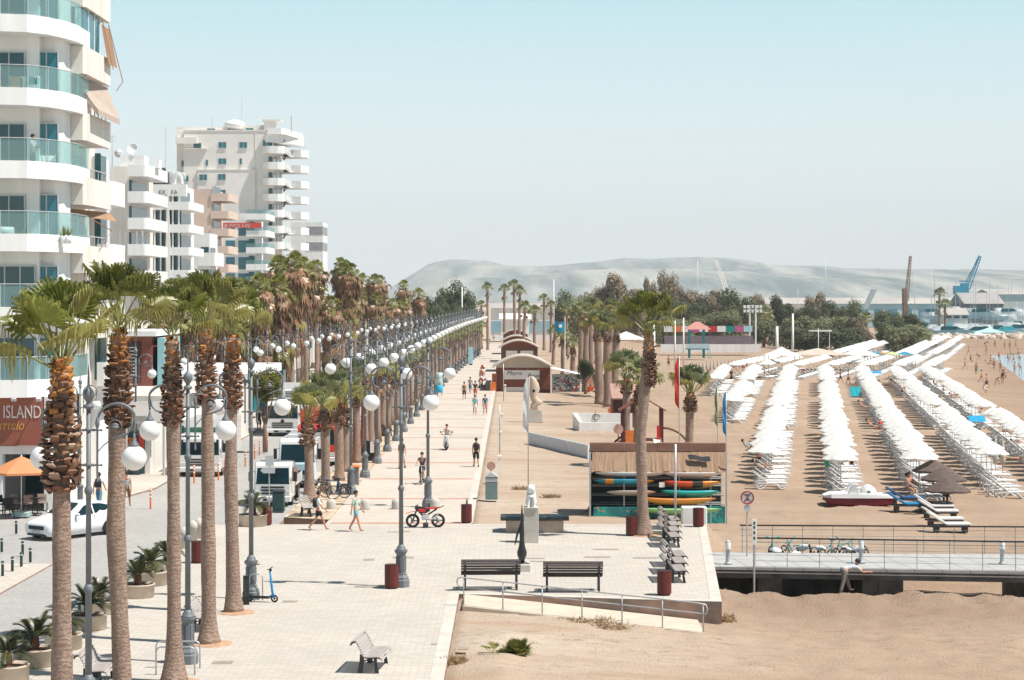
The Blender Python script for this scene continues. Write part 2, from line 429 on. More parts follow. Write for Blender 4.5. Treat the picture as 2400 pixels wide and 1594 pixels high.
def paver_mat(name, c1, c2, mortar, sx, sy, bw, bh, dirt=.3, rot=0.0):
    m, nt, b = _mat(name)
    P = coords(nt, True)
    mp = nt.nodes.new('ShaderNodeMapping'); mp.inputs['Scale'].default_value = (sx,sy,1); mp.inputs['Rotation'].default_value = (0,0,rot)
    nt.links.new(nd(nt,'ShaderNodeNewGeometry').outputs['Position'], mp.inputs['Vector'])
    br = nt.nodes.new('ShaderNodeTexBrick'); br.inputs['Color1'].default_value = rgba(c1); br.inputs['Color2'].default_value = rgba(c2)
    br.inputs['Mortar'].default_value = rgba(mortar); br.inputs['Scale'].default_value = 1; br.inputs['Mortar Size'].default_value = .012
    br.inputs['Brick Width'].default_value = bw; br.inputs['Row Height'].default_value = bh
    nt.links.new(mp.outputs[0], br.inputs['Vector'])
    f = ramp(nt, noise(nt, P, .22, 6, .65), .38, .68)
    c = mixc(nt, f, br.outputs['Color'], mixc(nt, 1-dirt, [v*.62 for v in c1], br.outputs['Color']))
    gum = ramp(nt, noise(nt, P, 3.7, 3, .5), .67, .72)
    c = mixc(nt, gum, c, mixc(nt, .75, [v*.55 for v in c1], c))
    dr = ramp(nt, noise(nt, coords(nt, True, (.25,2.2,1)), .8, 5, .7), .56, .72)
    c = mixc(nt, dr, c, mixc(nt, .78, [v*.6 for v in c1], c))
    st = ramp(nt, noise(nt, coords(nt, True, (1,.5,1)), 1.9, 5, .7), .62, .78)
    c = mixc(nt, st, c, mixc(nt, .8, [v*.6 for v in c1], c))
    nt.links.new(c, b.inputs['Base Color']); b.inputs['Roughness'].default_value = .85; b.inputs['Specular IOR Level'].default_value = .25
    bump(nt, b, br.outputs['Fac'], -.25, .01)
    return m
M['paver'] = paver_mat('pale_brick_pavers', (.545,.495,.435), (.475,.43,.375), (.39,.345,.30), 1, 1, .42, .21)
M['walk'] = paver_mat('promenade_slabs', (.56,.49,.42), (.52,.45,.385), (.44,.37,.315), 1, 1, .5, .5)
M['road'] = paver_mat('grey_setts', (.44,.42,.395), (.37,.35,.33), (.26,.245,.235), 1, 1, .26, .13, .4, R(45))
M['kerb'] = mat('pale_kerb_stone', (.54,.49,.43), .85, .12, 1.3, world=True)
M['pave_left'] = paver_mat('side_pavement', (.56,.50,.44), (.50,.44,.38), (.36,.31,.27), 1, 1, .4, .4)
M['stripe'] = mat('terracotta_pavers', (.45,.235,.175), .85, .15, 2, world=True)
M['grass_dry'] = mat('dry_grass_soil', (.40,.27,.17), .95, .35, 1.2, (.52,.42,.31), world=True, bmp=.4)

M['wall_conc'] = mat('stained_concrete', (.26,.22,.19), .9, .35, .9, (.33,.20,.15), bmp=.4, bsc=9, world=True)
def slab(name, poly, z1, m, z0=-1.3):
    mb = MB().prism(poly, z0, z1, 1); mb.m[1] = 0
    o = mb.build(name, [m, M['wall_conc']]); o['kind'] = 'structure'; return o
TR = (8.5,87.2); TF = (6.87,65.2)          # back right and front right corner of the terrace
slab('road', [(-13.25,30),(-13.25,87.4),(-10.3,87.5),(-10.3,101),(-9.2,420),(-70,420),(-70,30)], -.06, M['road'])
slab('promenade', [(-13.25,30),(-1.78,30),(-1.78,87.4),(-13.25,87.4)], 0.0, M['paver'])
slab('terrace', [(-1.78,66.9),TF,TR,(-1.78,87.4)], 0.0, M['paver'])
slab('promenade_walk', [(-8.2,87.4),(-1.78,87.4),(-1.75,420),(-8.2,420)], 0.0, M['walk'])
k = MB()
for poly in ([(-2.15,30),(-1.78,30),(-1.78,66.9),(-2.15,66.9)], [(-2.1,87.8),(-1.74,87.8),(-1.72,420),(-2.08,420)],
             [(TF[0]-.35,65.6),(TF[0],65.2),(TR[0],87.2),(TR[0]-.35,86.9)], [(-1.78,66.9),TF,(6.5,65.62),(-1.78,67.3)],
             [(-1.78,87.05),(8.15,86.9),TR,(-1.78,87.4)]):
    k.prism(poly, -.01, .012)
o = k.build('kerb', M['kerb']); o['kind'] = 'structure'
# strips of earth, parking bay, pavements
slab('planting_strip', [(-10.3,90),(-8.15,89),(-8.15,420),(-9.2,420),(-10.3,101)], .03, M['grass_dry'])
slab('side_pavement', [(-70,30),(-17.6,30),(-17.2,74.5),(-70,74.5)], .0, M['pave_left'])
slab('side_pavement', [(-19.8,96),(-18.6,104),(-19.2,160),(-13.5,360),(-70,360),(-70,96)], .02, M['pave_left'])
st = MB()
D0 = 87.6
while D0 < 420:
    st.box(-8.0,-2.12, D0, D0+.5, -.01, .006); D0 += 10.65
o = st.build('terracotta_stripe', M['stripe']); o['kind'] = 'structure'
# gratings and covers let into the paving
M['grate'] = mat('rusty_drain_cover', (.30,.25,.21), .8, .25, 5)
gr = MB()
for px, py, w_, d_ in ((2010,0,0,0),):
    pass
for px, py, wd, dp in ((522,1553,.55,.5),(945,1307,.8,.55),(865,1312,.4,.5),(1105,1313,.75,.3),(1180,1313,.6,.25),(1260,1316,.55,.35),(1255,1309,.7,.35),
                       (1420,1288,1.0,.4),(1400,1306,1.0,.4),(1515,1308,1.0,.35),(948,1246,.5,.4),(920,1247,.45,.3),(865,1375,1.0,.5),(680,1410,.5,.4),
                       (1085,1520,.3,.3),(1020,1510,.25,.25)):
    p = gp(px, py)
    gr.box(p.x-wd/2, p.x+wd/2, p.y-dp/2, p.y+dp/2, -.01, .007)
o = gr.build('drain_cover', M['grate']); o['kind'] = 'structure'

# sea, harbour water
def water_mat(name, deep):
    m, nt, b = _mat(name)
    P = coords(nt, True, (1,.5,1))
    c = mixc(nt, ramp(nt, noise(nt, P, .25, 4), .35, .65), deep, [v*1.25 for v in deep])
    nt.links.new(c, b.inputs['Base Color']); b.inputs['Roughness'].default_value = .12
    bump(nt, b, noise(nt, P, 2.0, 5), .35, .08)
    return m
M['sea'] = water_mat('shallow_sea', (.22,.33,.36))
o = MB().sheet([(28,60),(900,60),(900,425),(110,425),(70,400),(50,300)], -1.62).build('sea', M['sea']); o['kind'] = 'structure'
o = MB().sheet([(118,556),(1500,556),(1500,1150),(150,1150),(128,700)], -1.1).build('harbour_water', water_mat('harbour_water', (.05,.13,.15))); o['kind'] = 'structure'

# hills behind the town
def hill_mat():
    m, nt, b = _mat('hazed_hill_scrub')
    P = coords(nt, True, (1,.10,1.2))
    f = ramp(nt, noise(nt, P, .0075, 9, .68), .40, .62)
    c = mixc(nt, f, (.13,.165,.17), (.40,.39,.35))  # scrub made paler and bluer in its colour for distance haze
    s = ramp(nt, noise(nt, coords(nt, True, (.6,.06,3)), .009, 6, .7), .60, .68)
    c = mixc(nt, s, c, (.55,.47,.38))
    nt.links.new(c, b.inputs['Base Color']); b.inputs['Roughness'].default_value = 1; b.inputs['Specular IOR Level'].default_value = 0
    return m
M['hill'] = hill_mat()
def hills(D, top, rough, back):
    mb = MB(); cols = 150; rows = 14
    for j in range(rows+1):
        t = j/rows
        for i in range(cols+1):
            px = lerp(500, 2750, i/cols)
            zt = (HY-pw(px, top))*D/F+H
            e = math.sin(min(1,t/.8)*PI/2)**1.3 if t < .8 else 1-(t-.8)*1.5
            y = D-back*(1-t)+ (0 if t < .8 else (t-.8)*900)
            n = (vnoise(px*.02+D, t*5)-.5)*rough*math.sin(PI*min(1,t))
            mb.v.append(((px-CX)*D/F, y, -4+(zt+4)*e+n*zt))
    W = cols+1
    mb.f = [(j*W+i, j*W+i+1, (j+1)*W+i+1, (j+1)*W+i) for j in range(rows) for i in range(cols)]
    mb.m = [0]*len(mb.f)
    o = mb.build('hill', M['hill'], None, True); o['kind'] = 'structure'
hills(7000, [(800,697),(930,692),(965,668),(995,644),(1030,620),(1070,612),(1130,616),(1190,627),(1260,629),(1380,621),(1430,613),(1560,611),(1660,613),(1720,623),(1800,627),(1960,635),(2300,638),(2700,640)], .10, 2300)
hills(4600, [(900,699),(985,690),(1080,650),(1200,655),(1300,640),(1420,632),(1560,634),(1700,640),(1800,648),(2000,652),(2400,650),(2700,655)], .12, 1300)
# the air
hz = MB().box(-7400,7400,-70,9300,-9,420).build('haze', M['white']); hz['kind'] = 'stuff'
hz.data.materials.clear()
hm = bpy.data.materials.new('sea_haze'); hm.use_nodes = True
for n in list(hm.node_tree.nodes):
    if n.type == 'BSDF_PRINCIPLED': hm.node_tree.nodes.remove(n)
pv = hm.node_tree.nodes.new('ShaderNodeVolumePrincipled'); pv.inputs['Density'].default_value = .00013
pv.inputs['Color'].default_value = (.93,.98,1.0,1); pv.inputs['Anisotropy'].default_value = -.1
hm.node_tree.links.new(pv.outputs[0], hm.node_tree.nodes['Material Output'].inputs['Volume'])
hz.data.materials.append(hm)
# ---------------------------------------------------------------- lamp posts with two opal globes
def lamp_meshes():
    m = MB()      # pedestal and pole
    o8 = PI/8
    m.lathe([(.30,0),(.30,.24),(.27,.27),(.27,.33),(.20,.42),(.20,.46)], 8, ph=o8)
    m.lathe([(.19,.46),(.175,.50),(.165,1.12),(.20,1.16),(.235,1.22),(.235,1.27)], 8, ph=o8)
    for k in range(8):                          # raised panels on the pedestal faces
        a = 2*PI*k/8
        c, s_ = math.cos(a), math.sin(a); r = .163
        m.add([(c*r-s_*u, s_*r+c*u, z) for u, z in ((-.04,.56),(.04,.56),(.04,1.06),(-.04,1.06))]+
              [(c*(r+.014)-s_*u, s_*(r+.014)+c*u, z) for u, z in ((-.035,.565),(.035,.565),(.035,1.055),(-.035,1.055))],
              [(4,5,6,7),(0,1,5,4),(1,2,6,5),(2,3,7,6),(3,0,4,7)])
    ped = m.mesh('pedestal', M['lamp_metal']); m = MB()
    m.lathe([(.20,1.27),(.16,1.30),(.15,1.36),(.10,1.42),(.085,1.46)], 12)
    m.lathe([(.078,1.46),(.074,3.30),(.10,3.33),(.115,3.38),(.10,3.44),(.085,3.47),(.066,3.50)], 10)
    m.lathe([(.064,3.50),(.060,5.52),(.082,5.54),(.10,5.62),(.082,5.68),(.055,5.72),(.052,7.45)], 10)
    m.lathe([(.06,6.15),(.085,6.17),(.085,6.22),(.06,6.24)], 10); m.lathe([(.06,6.95),(.08,6.97),(.08,7.01),(.06,7.03)], 10)
    m.lathe([(.05,7.45),(.12,7.49),(.12,7.54),(.05,7.58),(.06,7.63),(.105,7.69),(.13,7.78),(.11,7.87),(.06,7.93),(.03,7.97),(.02,8.25),(.004,8.46)], 12)
    pole = m.mesh('pole', M['lamp_metal'], True)
    a = MB()
    a.lathe([(.012,5.80),(.03,5.83),(.03,5.90),(.02,5.93),(.026,5.96),(.026,7.02),(.05,7.08),(.055,7.16),(.035,7.22),(.026,7.28)], 7, c=(.20,0,0))
    for z in (6.19,6.98): a.tube([(.05,0,z),(.30,0,z)], .022, 6)
    for z in (6.19,6.98): a.ball((.12,0,z), .034, 6, 4); a.ball((.29,0,z), .032, 6, 4)
    pts = [(.20,0,7.2)]+[(.64-.44*math.cos(t), 0, 7.16+.42*math.sin(t)) for t in [PI*k/14 for k in range(1,13)]]+[(1.045,0,7.1),(1.03,0,6.98),(1.03,0,6.92)]
    a.tube(pts, [.026]*2+[.03]*5+[.04]*5+[.03]*(len(pts)-12), 7)
    a.tube([(1.0,0,7.25),(.98,0,7.02),(.88,0,6.9),(.72,0,6.84),(.5,0,6.76),(.32,0,6.62),(.22,0,6.5)], [.03,.026,.022,.03,.014,.012,.012], 6)
    a.tube([(.60+.15*math.cos(t), 0, 7.06+.15*math.sin(t)) for t in [2*PI*k/14 for k in range(14)]], .012, 5, closed=True)
    a.lathe([(.0,.0),(.05,.012),(.09,.0),(.10,-.03)], 9, c=(.60,0,7.06))
    a.ball((.60,0,7.06), .085, 9, 6, sy=.35)
    a.lathe([(.12,6.61),(.105,6.66),(.05,6.74),(.03,6.82),(.022,6.92)], 10, c=(1.03,0,0))
    arm = a.mesh('arm', M['lamp_metal'], True)
    gl = MB(); gl.ball((1.03,0,6.35), .285, 22, 14)
    return pole, arm, gl.mesh('globe', M['globe'], True), ped
LP_, LA_, LG_, LD_ = lamp_meshes()
def lamp(x, y, label, group, scale=1.0, rz=0.0, z=0.0):
    t = thing('street_lamp', label, 'street lamp', (x,y,z), rz, group, scale)
    inst('pedestal', LD_, t); inst('pole', LP_, t); inst('arm', LA_, t); inst('arm', LA_, t, rz=PI)
    inst('globe', LG_, t); inst('globe', LG_, t, rz=PI)
    return t
lamp(-9.57, 45.0, 'tall grey lamp post with two globes in front of the two leftmost palms', 'lamp posts on the square')
lamp(-8.84, 54.3, 'grey double globe lamp post with octagonal base beside the steel bike rail', 'lamp posts on the square', rz=.05)
lamp(-8.62, 65.8, 'grey double globe lamp post with two blue scooters leaning at its base', 'lamp posts on the square')
lamp(-3.82, 68.6, 'grey double globe lamp post beside the red bin in the middle of the square', 'lamp posts on the square', rz=-.04)
lamp(-3.99, 94.5, 'grey double globe lamp post rising behind the parked red motorbike', 'lamp posts on the square')
def row_x(D): return pw(D, [(98,-8.15),(222,-7.75),(273,-7.1),(344,-5.5),(400,-4.2)])
D = 100.6; i = 0
while D < 350:
    lab = ('%s lamp post of the row along the promenade, counted from the square' % ORD[i]).replace('nearest lamp post of','first lamp post of') if i < 9 else 'small grey lamp post in the far part of the row along the promenade'
    lamp(row_x(D), D, lab, 'lamp posts in a row along the promenade', rz=.06*math.sin(i*2.3)); D += 9.3; i += 1
def row2_x(D): return pw(D, [(95,-20.6),(119,-21.4),(158,-20.2),(229,-19.6),(300,-17.0),(356,-14.8)])
lamp(-20.6, 95, 'low double globe lamp post on the pavement beside the white hatchback', 'lamp posts across the road', .76)
D = 112.0; i = 0
while D < 360:
    lab = 'double globe lamp post across the road, %s along from the café' % ORD[i+1] if i < 6 else 'small double globe lamp post in the far row beneath the tall shaggy palms'
    lamp(row2_x(D), D, lab, 'lamp posts across the road', .89, rz=.12*math.sin(i*1.7)); D += 10.4; i += 1
# ---------------------------------------------------------------- fan palms
def leaf_mat(name, dark, light, tip, trans=.3, rough=.36, spec=.5):
    m, nt, b = _mat(name)
    v = coords(nt)
    f = ramp(nt, noise(nt, v, 1.1, 3), .3, .7)
    c = mixc(nt, f, dark, light)
    f2 = ramp(nt, noise(nt, v, 5.5, 2), .55, .8)
    c = mixc(nt, f2, c, tip)
    oi = nd(nt, 'ShaderNodeObjectInfo'); h = nt.nodes.new('ShaderNodeHueSaturation')
    mr = nt.nodes.new('ShaderNodeMapRange'); mr.inputs['To Min'].default_value = .8; mr.inputs['To Max'].default_value = 1.25
    nt.links.new(oi.outputs['Random'], mr.inputs['Value']); nt.links.new(mr.outputs['Result'], h.inputs['Value']); nt.links.new(c, h.inputs['Color'])
    c = h.outputs['Color']
    nt.links.new(c, b.inputs['Base Color']); b.inputs['Roughness'].default_value = rough; b.inputs['Specular IOR Level'].default_value = spec
    tr = nt.nodes.new('ShaderNodeBsdfTranslucent'); nt.links.new(c, tr.inputs['Color'])
    mx = nt.nodes.new('ShaderNodeMixShader'); mx.inputs[0].default_value = trans
    nt.links.new(b.outputs[0], mx.inputs[1]); nt.links.new(tr.outputs[0], mx.inputs[2])
    nt.links.new(mx.outputs[0], nt.nodes['Material Output'].inputs['Surface'])
    return m
M['frond'] = leaf_mat('fan_frond_green', (.085,.11,.018), (.28,.28,.052), (.58,.52,.18), .48)
M['frond_old'] = leaf_mat('fan_frond_yellowing', (.20,.20,.05), (.34,.31,.10), (.52,.43,.18), .4)
M['frond_grey'] = leaf_mat('fan_frond_grey_green', (.13,.155,.07), (.27,.29,.14), (.50,.48,.28), .38)
M['frond_dead'] = leaf_mat('dead_frond_brown', (.17,.085,.045), (.32,.185,.105), (.46,.27,.14), .2)
M['petiole'] = mat('palm_leaf_stalk', (.22,.22,.075), .5, .25, 2)
def trunk_mat(name, c1, c2, ring=11.0):
    m, nt, b = _mat(name)
    v = coords(nt)
    wv = nt.nodes.new('ShaderNodeTexWave'); wv.bands_direction = 'Z'; wv.inputs['Scale'].default_value = ring/6.28*1.6; wv.inputs['Distortion'].default_value = 9.0
    wv.inputs['Detail'].default_value = 3; wv.inputs['Detail Scale'].default_value = 2.5; nt.links.new(v, wv.inputs['Vector'])
    cr = ramp(nt, noise(nt, coords(nt, False, (5,5,2.2)), 1.7, 6, .75), .36, .60)
    big = ramp(nt, noise(nt, coords(nt, False, (1,1,.8)), .9, 4), .3, .7)
    c = mixc(nt, big, c1, c2)
    c = mixc(nt, wv.outputs['Fac'], mixc(nt, .35, c, (.14,.085,.06)), c)
    c = mixc(nt, cr, mixc(nt, .42, c, (.12,.075,.055)), c)
    nt.links.new(c, b.inputs['Base Color']); b.inputs['Roughness'].default_value = .95; b.inputs['Specular IOR Level'].default_value = .1
    a = nt.nodes.new('ShaderNodeMath'); a.operation = 'MULTIPLY_ADD'; a.inputs[1].default_value = .6
    nt.links.new(wv.outputs['Fac'], a.inputs[0]); nt.links.new(cr, a.inputs[2])
    bump(nt, b, a.outputs[0], .6, .03)
    return m
M['trunk'] = trunk_mat('palm_trunk_bark', (.37,.255,.20), (.45,.33,.265))
M['boot'] = leaf_mat('palm_leaf_bases', (.15,.07,.042), (.26,.14,.088), (.35,.21,.14), .05, .85, .15)
M['boot_pale'] = leaf_mat('pale_leaf_base_tips', (.26,.17,.12), (.36,.26,.19), (.45,.34,.26), .05, .85, .15); M['boot_dark'] = leaf_mat('dark_leaf_bases', (.075,.040,.028), (.14,.08,.055), (.2,.12,.08), .05, .85, .15)  # palest and darkest leaf base tones, dealt out at random
M['boot_new'] = leaf_mat('fresh_leaf_bases', (.30,.11,.035), (.42,.19,.06), (.55,.32,.12), .1, .8, .2)

def fan(mb, base, az, el, pet, Rad, droop, segs, rng, mi=0, mip=1, spread=1.9, petr=.022, lod=0):
    """one fan frond: stalk, pleated blade, free drooping tips"""
    d = Vector((math.cos(az)*math.cos(el), math.sin(az)*math.cos(el), math.sin(el)))
    base = Vector(base); sag = droop*.35
    p1 = base+d*pet*.55+Vector((0,0,-.02*pet)); p2 = base+d*pet+Vector((0,0,-sag*pet*.35))
    if lod < 2: mb.tube([base, p1, p2], [petr*1.7, petr, petr*.8], 4 if lod else 5, cap=False, mi=mip)
    f = (p2-p1).normalized(); f = (f+Vector((0,0,-.12*droop))).normalized()
    s = f.cross(Vector((0,0,1)))
    if s.length < .05: s = Vector((-math.sin(az), math.cos(az), 0))
    s.normalize()
    roll = rng.uniform(-.45,.45); n = s.cross(f); s = (s*math.cos(roll)+n*math.sin(roll)).normalized(); n = s.cross(f).normalized()
    cup = rng.uniform(.05,.28)
    def pt(a, r, dr, off=0.0):
        v = f*math.cos(a)+s*math.sin(a)
        q = p2+v*r+n*(cup*r*abs(math.sin(a))*.8+off)
        q.z -= dr; return q
    da = 2*spread/segs
    for i in range(segs):
        a0 = -spread+i*da; a1 = a0+da; am = (a0+a1)/2
        k = 1-.22*abs(am/spread)**2
        rr = Rad*k*rng.uniform(.92,1.05); ri = rr*.58
        dr = droop*rr*rng.uniform(.5,1.0)
        h0, h1, hm = pt(a0,ri,droop*ri*.12), pt(a1,ri,droop*ri*.12), pt(am,ri*1.02,droop*ri*.12,.03*Rad)
        if lod:
            t = pt(am, rr*(1-.25*droop), dr*.75)
            mb.add([p2,h0,hm,h1,t],[(0,1,2),(0,2,3),(1,4,2),(2,4,3)], mi)
        else:
            w0, w1 = pt(lerp(a0,am,.35), rr*.80, dr*.30), pt(lerp(a1,am,.35), rr*.80, dr*.30)
            wm = pt(am, rr*.82, dr*.30, .02*Rad)
            t = pt(am+rng.uniform(-.55,.55)*da, rr*rng.uniform(.9,1.12)*(1.04-.36*droop), dr*.95+rr*rng.uniform(-.02,.24))
            mb.add([p2,h0,hm,h1,w0,wm,w1,t],[(0,1,2),(0,2,3),(1,4,5,2),(2,5,6,3),(4,7,5),(5,7,6)], mi)

def crown_mesh(seed, n, Rad, pet, segs, lod=0, mats=('frond','frond_old'), up=1.35, low=-.75, dead=0, petr=.022, wind=0.0, shape=1.0, d0=.12, d1=.95):
    g = random.Random(seed); mb = MB()
    for i in range(n):
        t = (i+.5)/n
        el = lerp(up, low, t**shape)+g.uniform(-.12,.12)
        az = i*2.39996+g.uniform(-.25,.25)
        dro = lerp(d0, d1, t)+g.uniform(-.1,.15)
        yellow = t > .80 or g.random() < .13
        k = lerp(.85,1.05,min(1,t*2))
        mb_mi = 1 if yellow else 0
        fan(mb, (0.10*math.cos(az),.10*math.sin(az),-.35*t), az+wind*math.cos(az), el, pet*lerp(.9,1.05,g.random())*k, Rad*k*g.uniform(.88,1.08), max(.05,dro), segs, g, mb_mi, 2, g.uniform(1.5,2.1), petr, lod)
    for i in range(dead):
        az = g.uniform(0,2*PI)
        fan(mb, (.15*math.cos(az),.15*math.sin(az),-.6-g.uniform(0,.5)), az, -1.1+g.uniform(-.25,.3), pet*.8, Rad*.75, .95, max(6,segs//2), g, 3, 3, 1.2, petr, 1)
    return mb.mesh('crown', [M[mats[0]], M[mats[1]], M['petiole'], M['frond_dead']])

def skirt_mesh(seed, n, L, r0, r1, segs=5, Rad=.9):
    g = random.Random(seed); mb = MB()
    for i in range(n):
        t = i/n; az = i*2.39996+g.uniform(-.3,.3); z = -t*L
        r = lerp(r0, r1, t)*g.uniform(.5,1.0)
        el = lerp(-.7,-1.35,min(1,t*2.5))+g.uniform(-.25,.3)
        fan(mb, (.2*math.cos(az),.2*math.sin(az),z), az, el, r, Rad*g.uniform(.8,1.15), .8, segs, g, 0 if g.random() < .8 else 1, 0, 1.3, .02, 2)
    return mb.mesh('dead_fronds', [M['frond_dead'], M['frond_old']])

def trunk_obj(t, path, r, seed, flare=1.55, n=14, step=.22, name='trunk'):
    """path: list of (x,y,z) local; r: function of z"""
    g = random.Random(seed); pts = []; rs = []
    zs = [path[0][2]]
    L = path[-1][2]
    z = path[0][2]
    while z < L: pts.append(z); z += step
    pts.append(L)
    P = []
    for z in pts:
        x = pw(z, [(p[2],p[0]) for p in path]); y = pw(z, [(p[2],p[1]) for p in path])
        P.append((x,y,z))
        wob = 1+.05*math.sin(z*2.1+seed)+.05*math.sin(z*.83+seed*2)+g.uniform(-.02,.02)
        fl = 1+(flare-1)*math.exp(-max(0,z)/.42)
        rs.append(r(z)*wob*fl)
    mb = MB(); mb.tube(P, rs, n, cap=True)
    return mb.build(name, M['trunk'], t, True)

def boots_mesh(seed, L, r_low, r_high, size=.30, rows=None):
    """criss-cross of old leaf bases round the upper trunk, z from -L to 0"""
    g = random.Random(seed); mb = MB()
    n = int(L/.016)
    for i in range(n):
        t = i/n; z = -L+t*L
        az = i*2.39996+g.uniform(-.2,.2)
        r = pw(t, [(0,r_low*.74),(.10,r_low),(.38,r_low*.97),(.72,lerp(r_low,r_high,.5)),(1,r_high)])*g.uniform(.9,1.06)
        w_ = size*g.uniform(.6,1.05); h_ = size*g.uniform(.45,1.1); out = lerp(.075,.03,t)*g.uniform(.2,1.7); up = g.uniform(-.35,1.0)
        c, s_ = math.cos(az), math.sin(az)
        def q(u, rad, zz): return (c*rad-s_*u, s_*rad+c*u, z+zz)
        k = g.uniform(-.1,.1)
        vs = [q(-w_*.5,r*.80,-h_*.25), q(w_*.5,r*.80,-h_*.25), q(w_*.42+k,r+out,h_*.55*up), q(-w_*.42+k,r+out*.9,h_*.5*up),
              q(-w_*.42,r*.72,h_*.1), q(w_*.42,r*.72,h_*.1), q(w_*.34+k,r+out-.04,h_*.55*up+.03), q(-w_*.34+k,r+out-.04,h_*.5*up+.03), q(0,r+.03,-.02)]
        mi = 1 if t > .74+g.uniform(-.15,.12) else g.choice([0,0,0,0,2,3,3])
        mb.add(vs, [(0,1,8),(1,2,8),(2,3,8),(3,0,8),(4,7,6,5),(2,6,7,3),(0,3,7,4),(1,5,6,2)], mi)
        for _ in range(1 if g.random() < .6 else 0):      # torn fibres
            f = g.uniform(-.12,.12)
            mb.add([q(f,r,.05), q(f+.02,r,.05), q(f+g.uniform(-.08,.08),r+.12+g.uniform(0,.08),g.uniform(-.12,.14))], [(0,1,2)], mi)
    return mb.mesh('leaf_bases', [M['boot'], M['boot_new'], M['boot_pale'], M['boot_dark']])

CROWN_A = [crown_mesh(11+i, 13, 1.0, 1.12, 24, 0, up=1.5, low=.60, wind=.15, shape=1.1, d0=.06, d1=.85) for i in range(4)]
CROWN_B = [crown_mesh(31+i, 18, .90, 1.0, 20, 0, mats=('frond_grey','frond_old'), up=1.55, low=.72, shape=1.0, d0=.03, d1=.45) for i in range(3)]
CROWN_C = [crown_mesh(51+i, 20, .72, .62, 12, 1, mats=('frond','frond_old'), up=1.45, low=-.3, dead=10) for i in range(3)]
CROWN_D = [crown_mesh(71+i, 17, .78, .68, 11, 1, mats=('frond_grey','frond_old'), up=1.5, low=.25, dead=3) for i in range(3)]
SKIRT_L = [skirt_mesh(81+i, 130, 3.6, 1.15, .8, Rad=1.0) for i in range(3)]
SKIRT_X = [skirt_mesh(91+i, 190, 6.6, 1.2, 1.6, Rad=1.1) for i in range(2)]
BOOT_BIG = [boots_mesh(5, 2.7, .37, .15, .24), boots_mesh(6, 2.3, .33, .15, .22)]
BOOT_MID = [boots_mesh(8, 1.5, .40, .14, .22)]
BOOT_SM = [boots_mesh(9, 1.1, .38, .14, .24)]

def palm(x, y, z0, trunk_top, top_dx, r, crown, boots, bootz, label, group, seed, flare=1.5, rz=0.0, cs=1.0, bsc=1.0, top_dy=0.0, n=14, mid=None, step=.22):
    t = thing('palm_tree', label, 'palm tree', (x,y,z0), 0, group)
    path = [(0,0,-.05),(top_dx*.35 if mid is None else mid,top_dy*.3,trunk_top*.5),(top_dx,top_dy,trunk_top)]
    trunk_obj(t, path, lambda z: lerp(r*1.05, r*.86, z/trunk_top), seed, flare, n, step)
    if boots is not None: inst('leaf_bases', boots, t, (top_dx*.97,top_dy,bootz), seed, (bsc,bsc,1))
    inst('crown', crown, t, (top_dx,top_dy,trunk_top+(.36 if crown in CROWN_A else .22)), rz, cs)
    return t

# the big ones in the foreground
G1 = 'tall palms in the foreground'
palm(-9.15, 40.5, 0, 8.45, -.02, .205, CROWN_A[0], BOOT_BIG[0], 8.75, 'leftmost foreground palm with a thick shaggy collar of cut leaf bases', G1, 3, 1.4, .3, .94)
palm(-8.95, 46.0, 0, 9.15, -.15, .215, CROWN_A[1], BOOT_BIG[1], 9.25, 'foreground palm second from left with a lumpy trunk', G1, 5, 1.5, 1.5, .82, .95, mid=-.2)
palm(-8.75, 51.6, 0, 8.85, -.05, .185, CROWN_A[2], BOOT_BIG[1], 8.95, 'foreground palm standing between the two nearest globe lamp posts', G1, 7, 1.95, 2.4, .72, .82)
palm(-8.72, 57.3, 0, 9.1, -.08, .20, CROWN_A[3], BOOT_BIG[1], 9.2, 'foreground palm with orange earth around its flared foot', G1, 9, 1.9, 3.6, .84, .88)
palm(-8.80, 63.0, 0, 8.7, -.05, .205, CROWN_A[1], BOOT_BIG[1], 8.75, 'foreground palm beside the blue scooters, its collar ending in spiky stubs', G1, 12, 1.75, 5.0, .80, .92, mid=-.1)
palm(5.5, 83.3, 0, 8.4, .25, .235, CROWN_A[2], BOOT_BIG[1], 8.5, 'tall lone palm in front of the reed roofed surfboard shack', 'palms by the beach', 14, 1.75, 1.2, 1.02, .9, mid=-.12)
b = MB(); 
for x, y in ((-8.72,57.3),(-8.80,63.0),(5.5,83.3),(-8.75,51.6)): b.lathe([(.62,.0),(.6,.02),(.3,.06)], 12, c=(x+.08,y,0))
o = b.build('earth_patch', mat('orange_earth', (.44,.27,.17), .95, .25, 4)); o['kind'] = 'structure'
# shorter grey palms in the planting strip beside the promenade
G2 = 'short palms in the strip beside the promenade'
D = 96.6; i = 0; gx = random.Random(4)
while D < 385:
    x = (-9.75 if i == 0 else -9.45)+gx.uniform(-.12,.12)+ (row_x(D)+8.15)
    hgt = (4.1, 4.5, 4.4)[i] if i < 3 else gx.uniform(3.7,5.0)
    lab = ['grey green short palm nearest the parked flatbed truck','short palm standing just behind the bicycle rack','short palm whose fronds overlap the next globe lamp'][i] if i < 3 else \
          ('short palm beside the promenade, %s from the square' % ORD[i]) if i < 9 else 'small palm far along the strip beside the promenade'
    hi = i < 7
    palm(x, D, .03, hgt, gx.uniform(-.12,.12), .24, CROWN_B[i%3] if hi else CROWN_D[i%3], BOOT_MID[0] if hi else (BOOT_SM[0] if D < 200 else None), hgt+.1, lab, G2, 20+i, 1.35, i*1.3, gx.uniform(.9,1.05), 1.0, n=10 if hi else 6, step=.3 if hi else 1.0)
    D += 5.6+gx.uniform(-.4,.6); i += 1
o = None
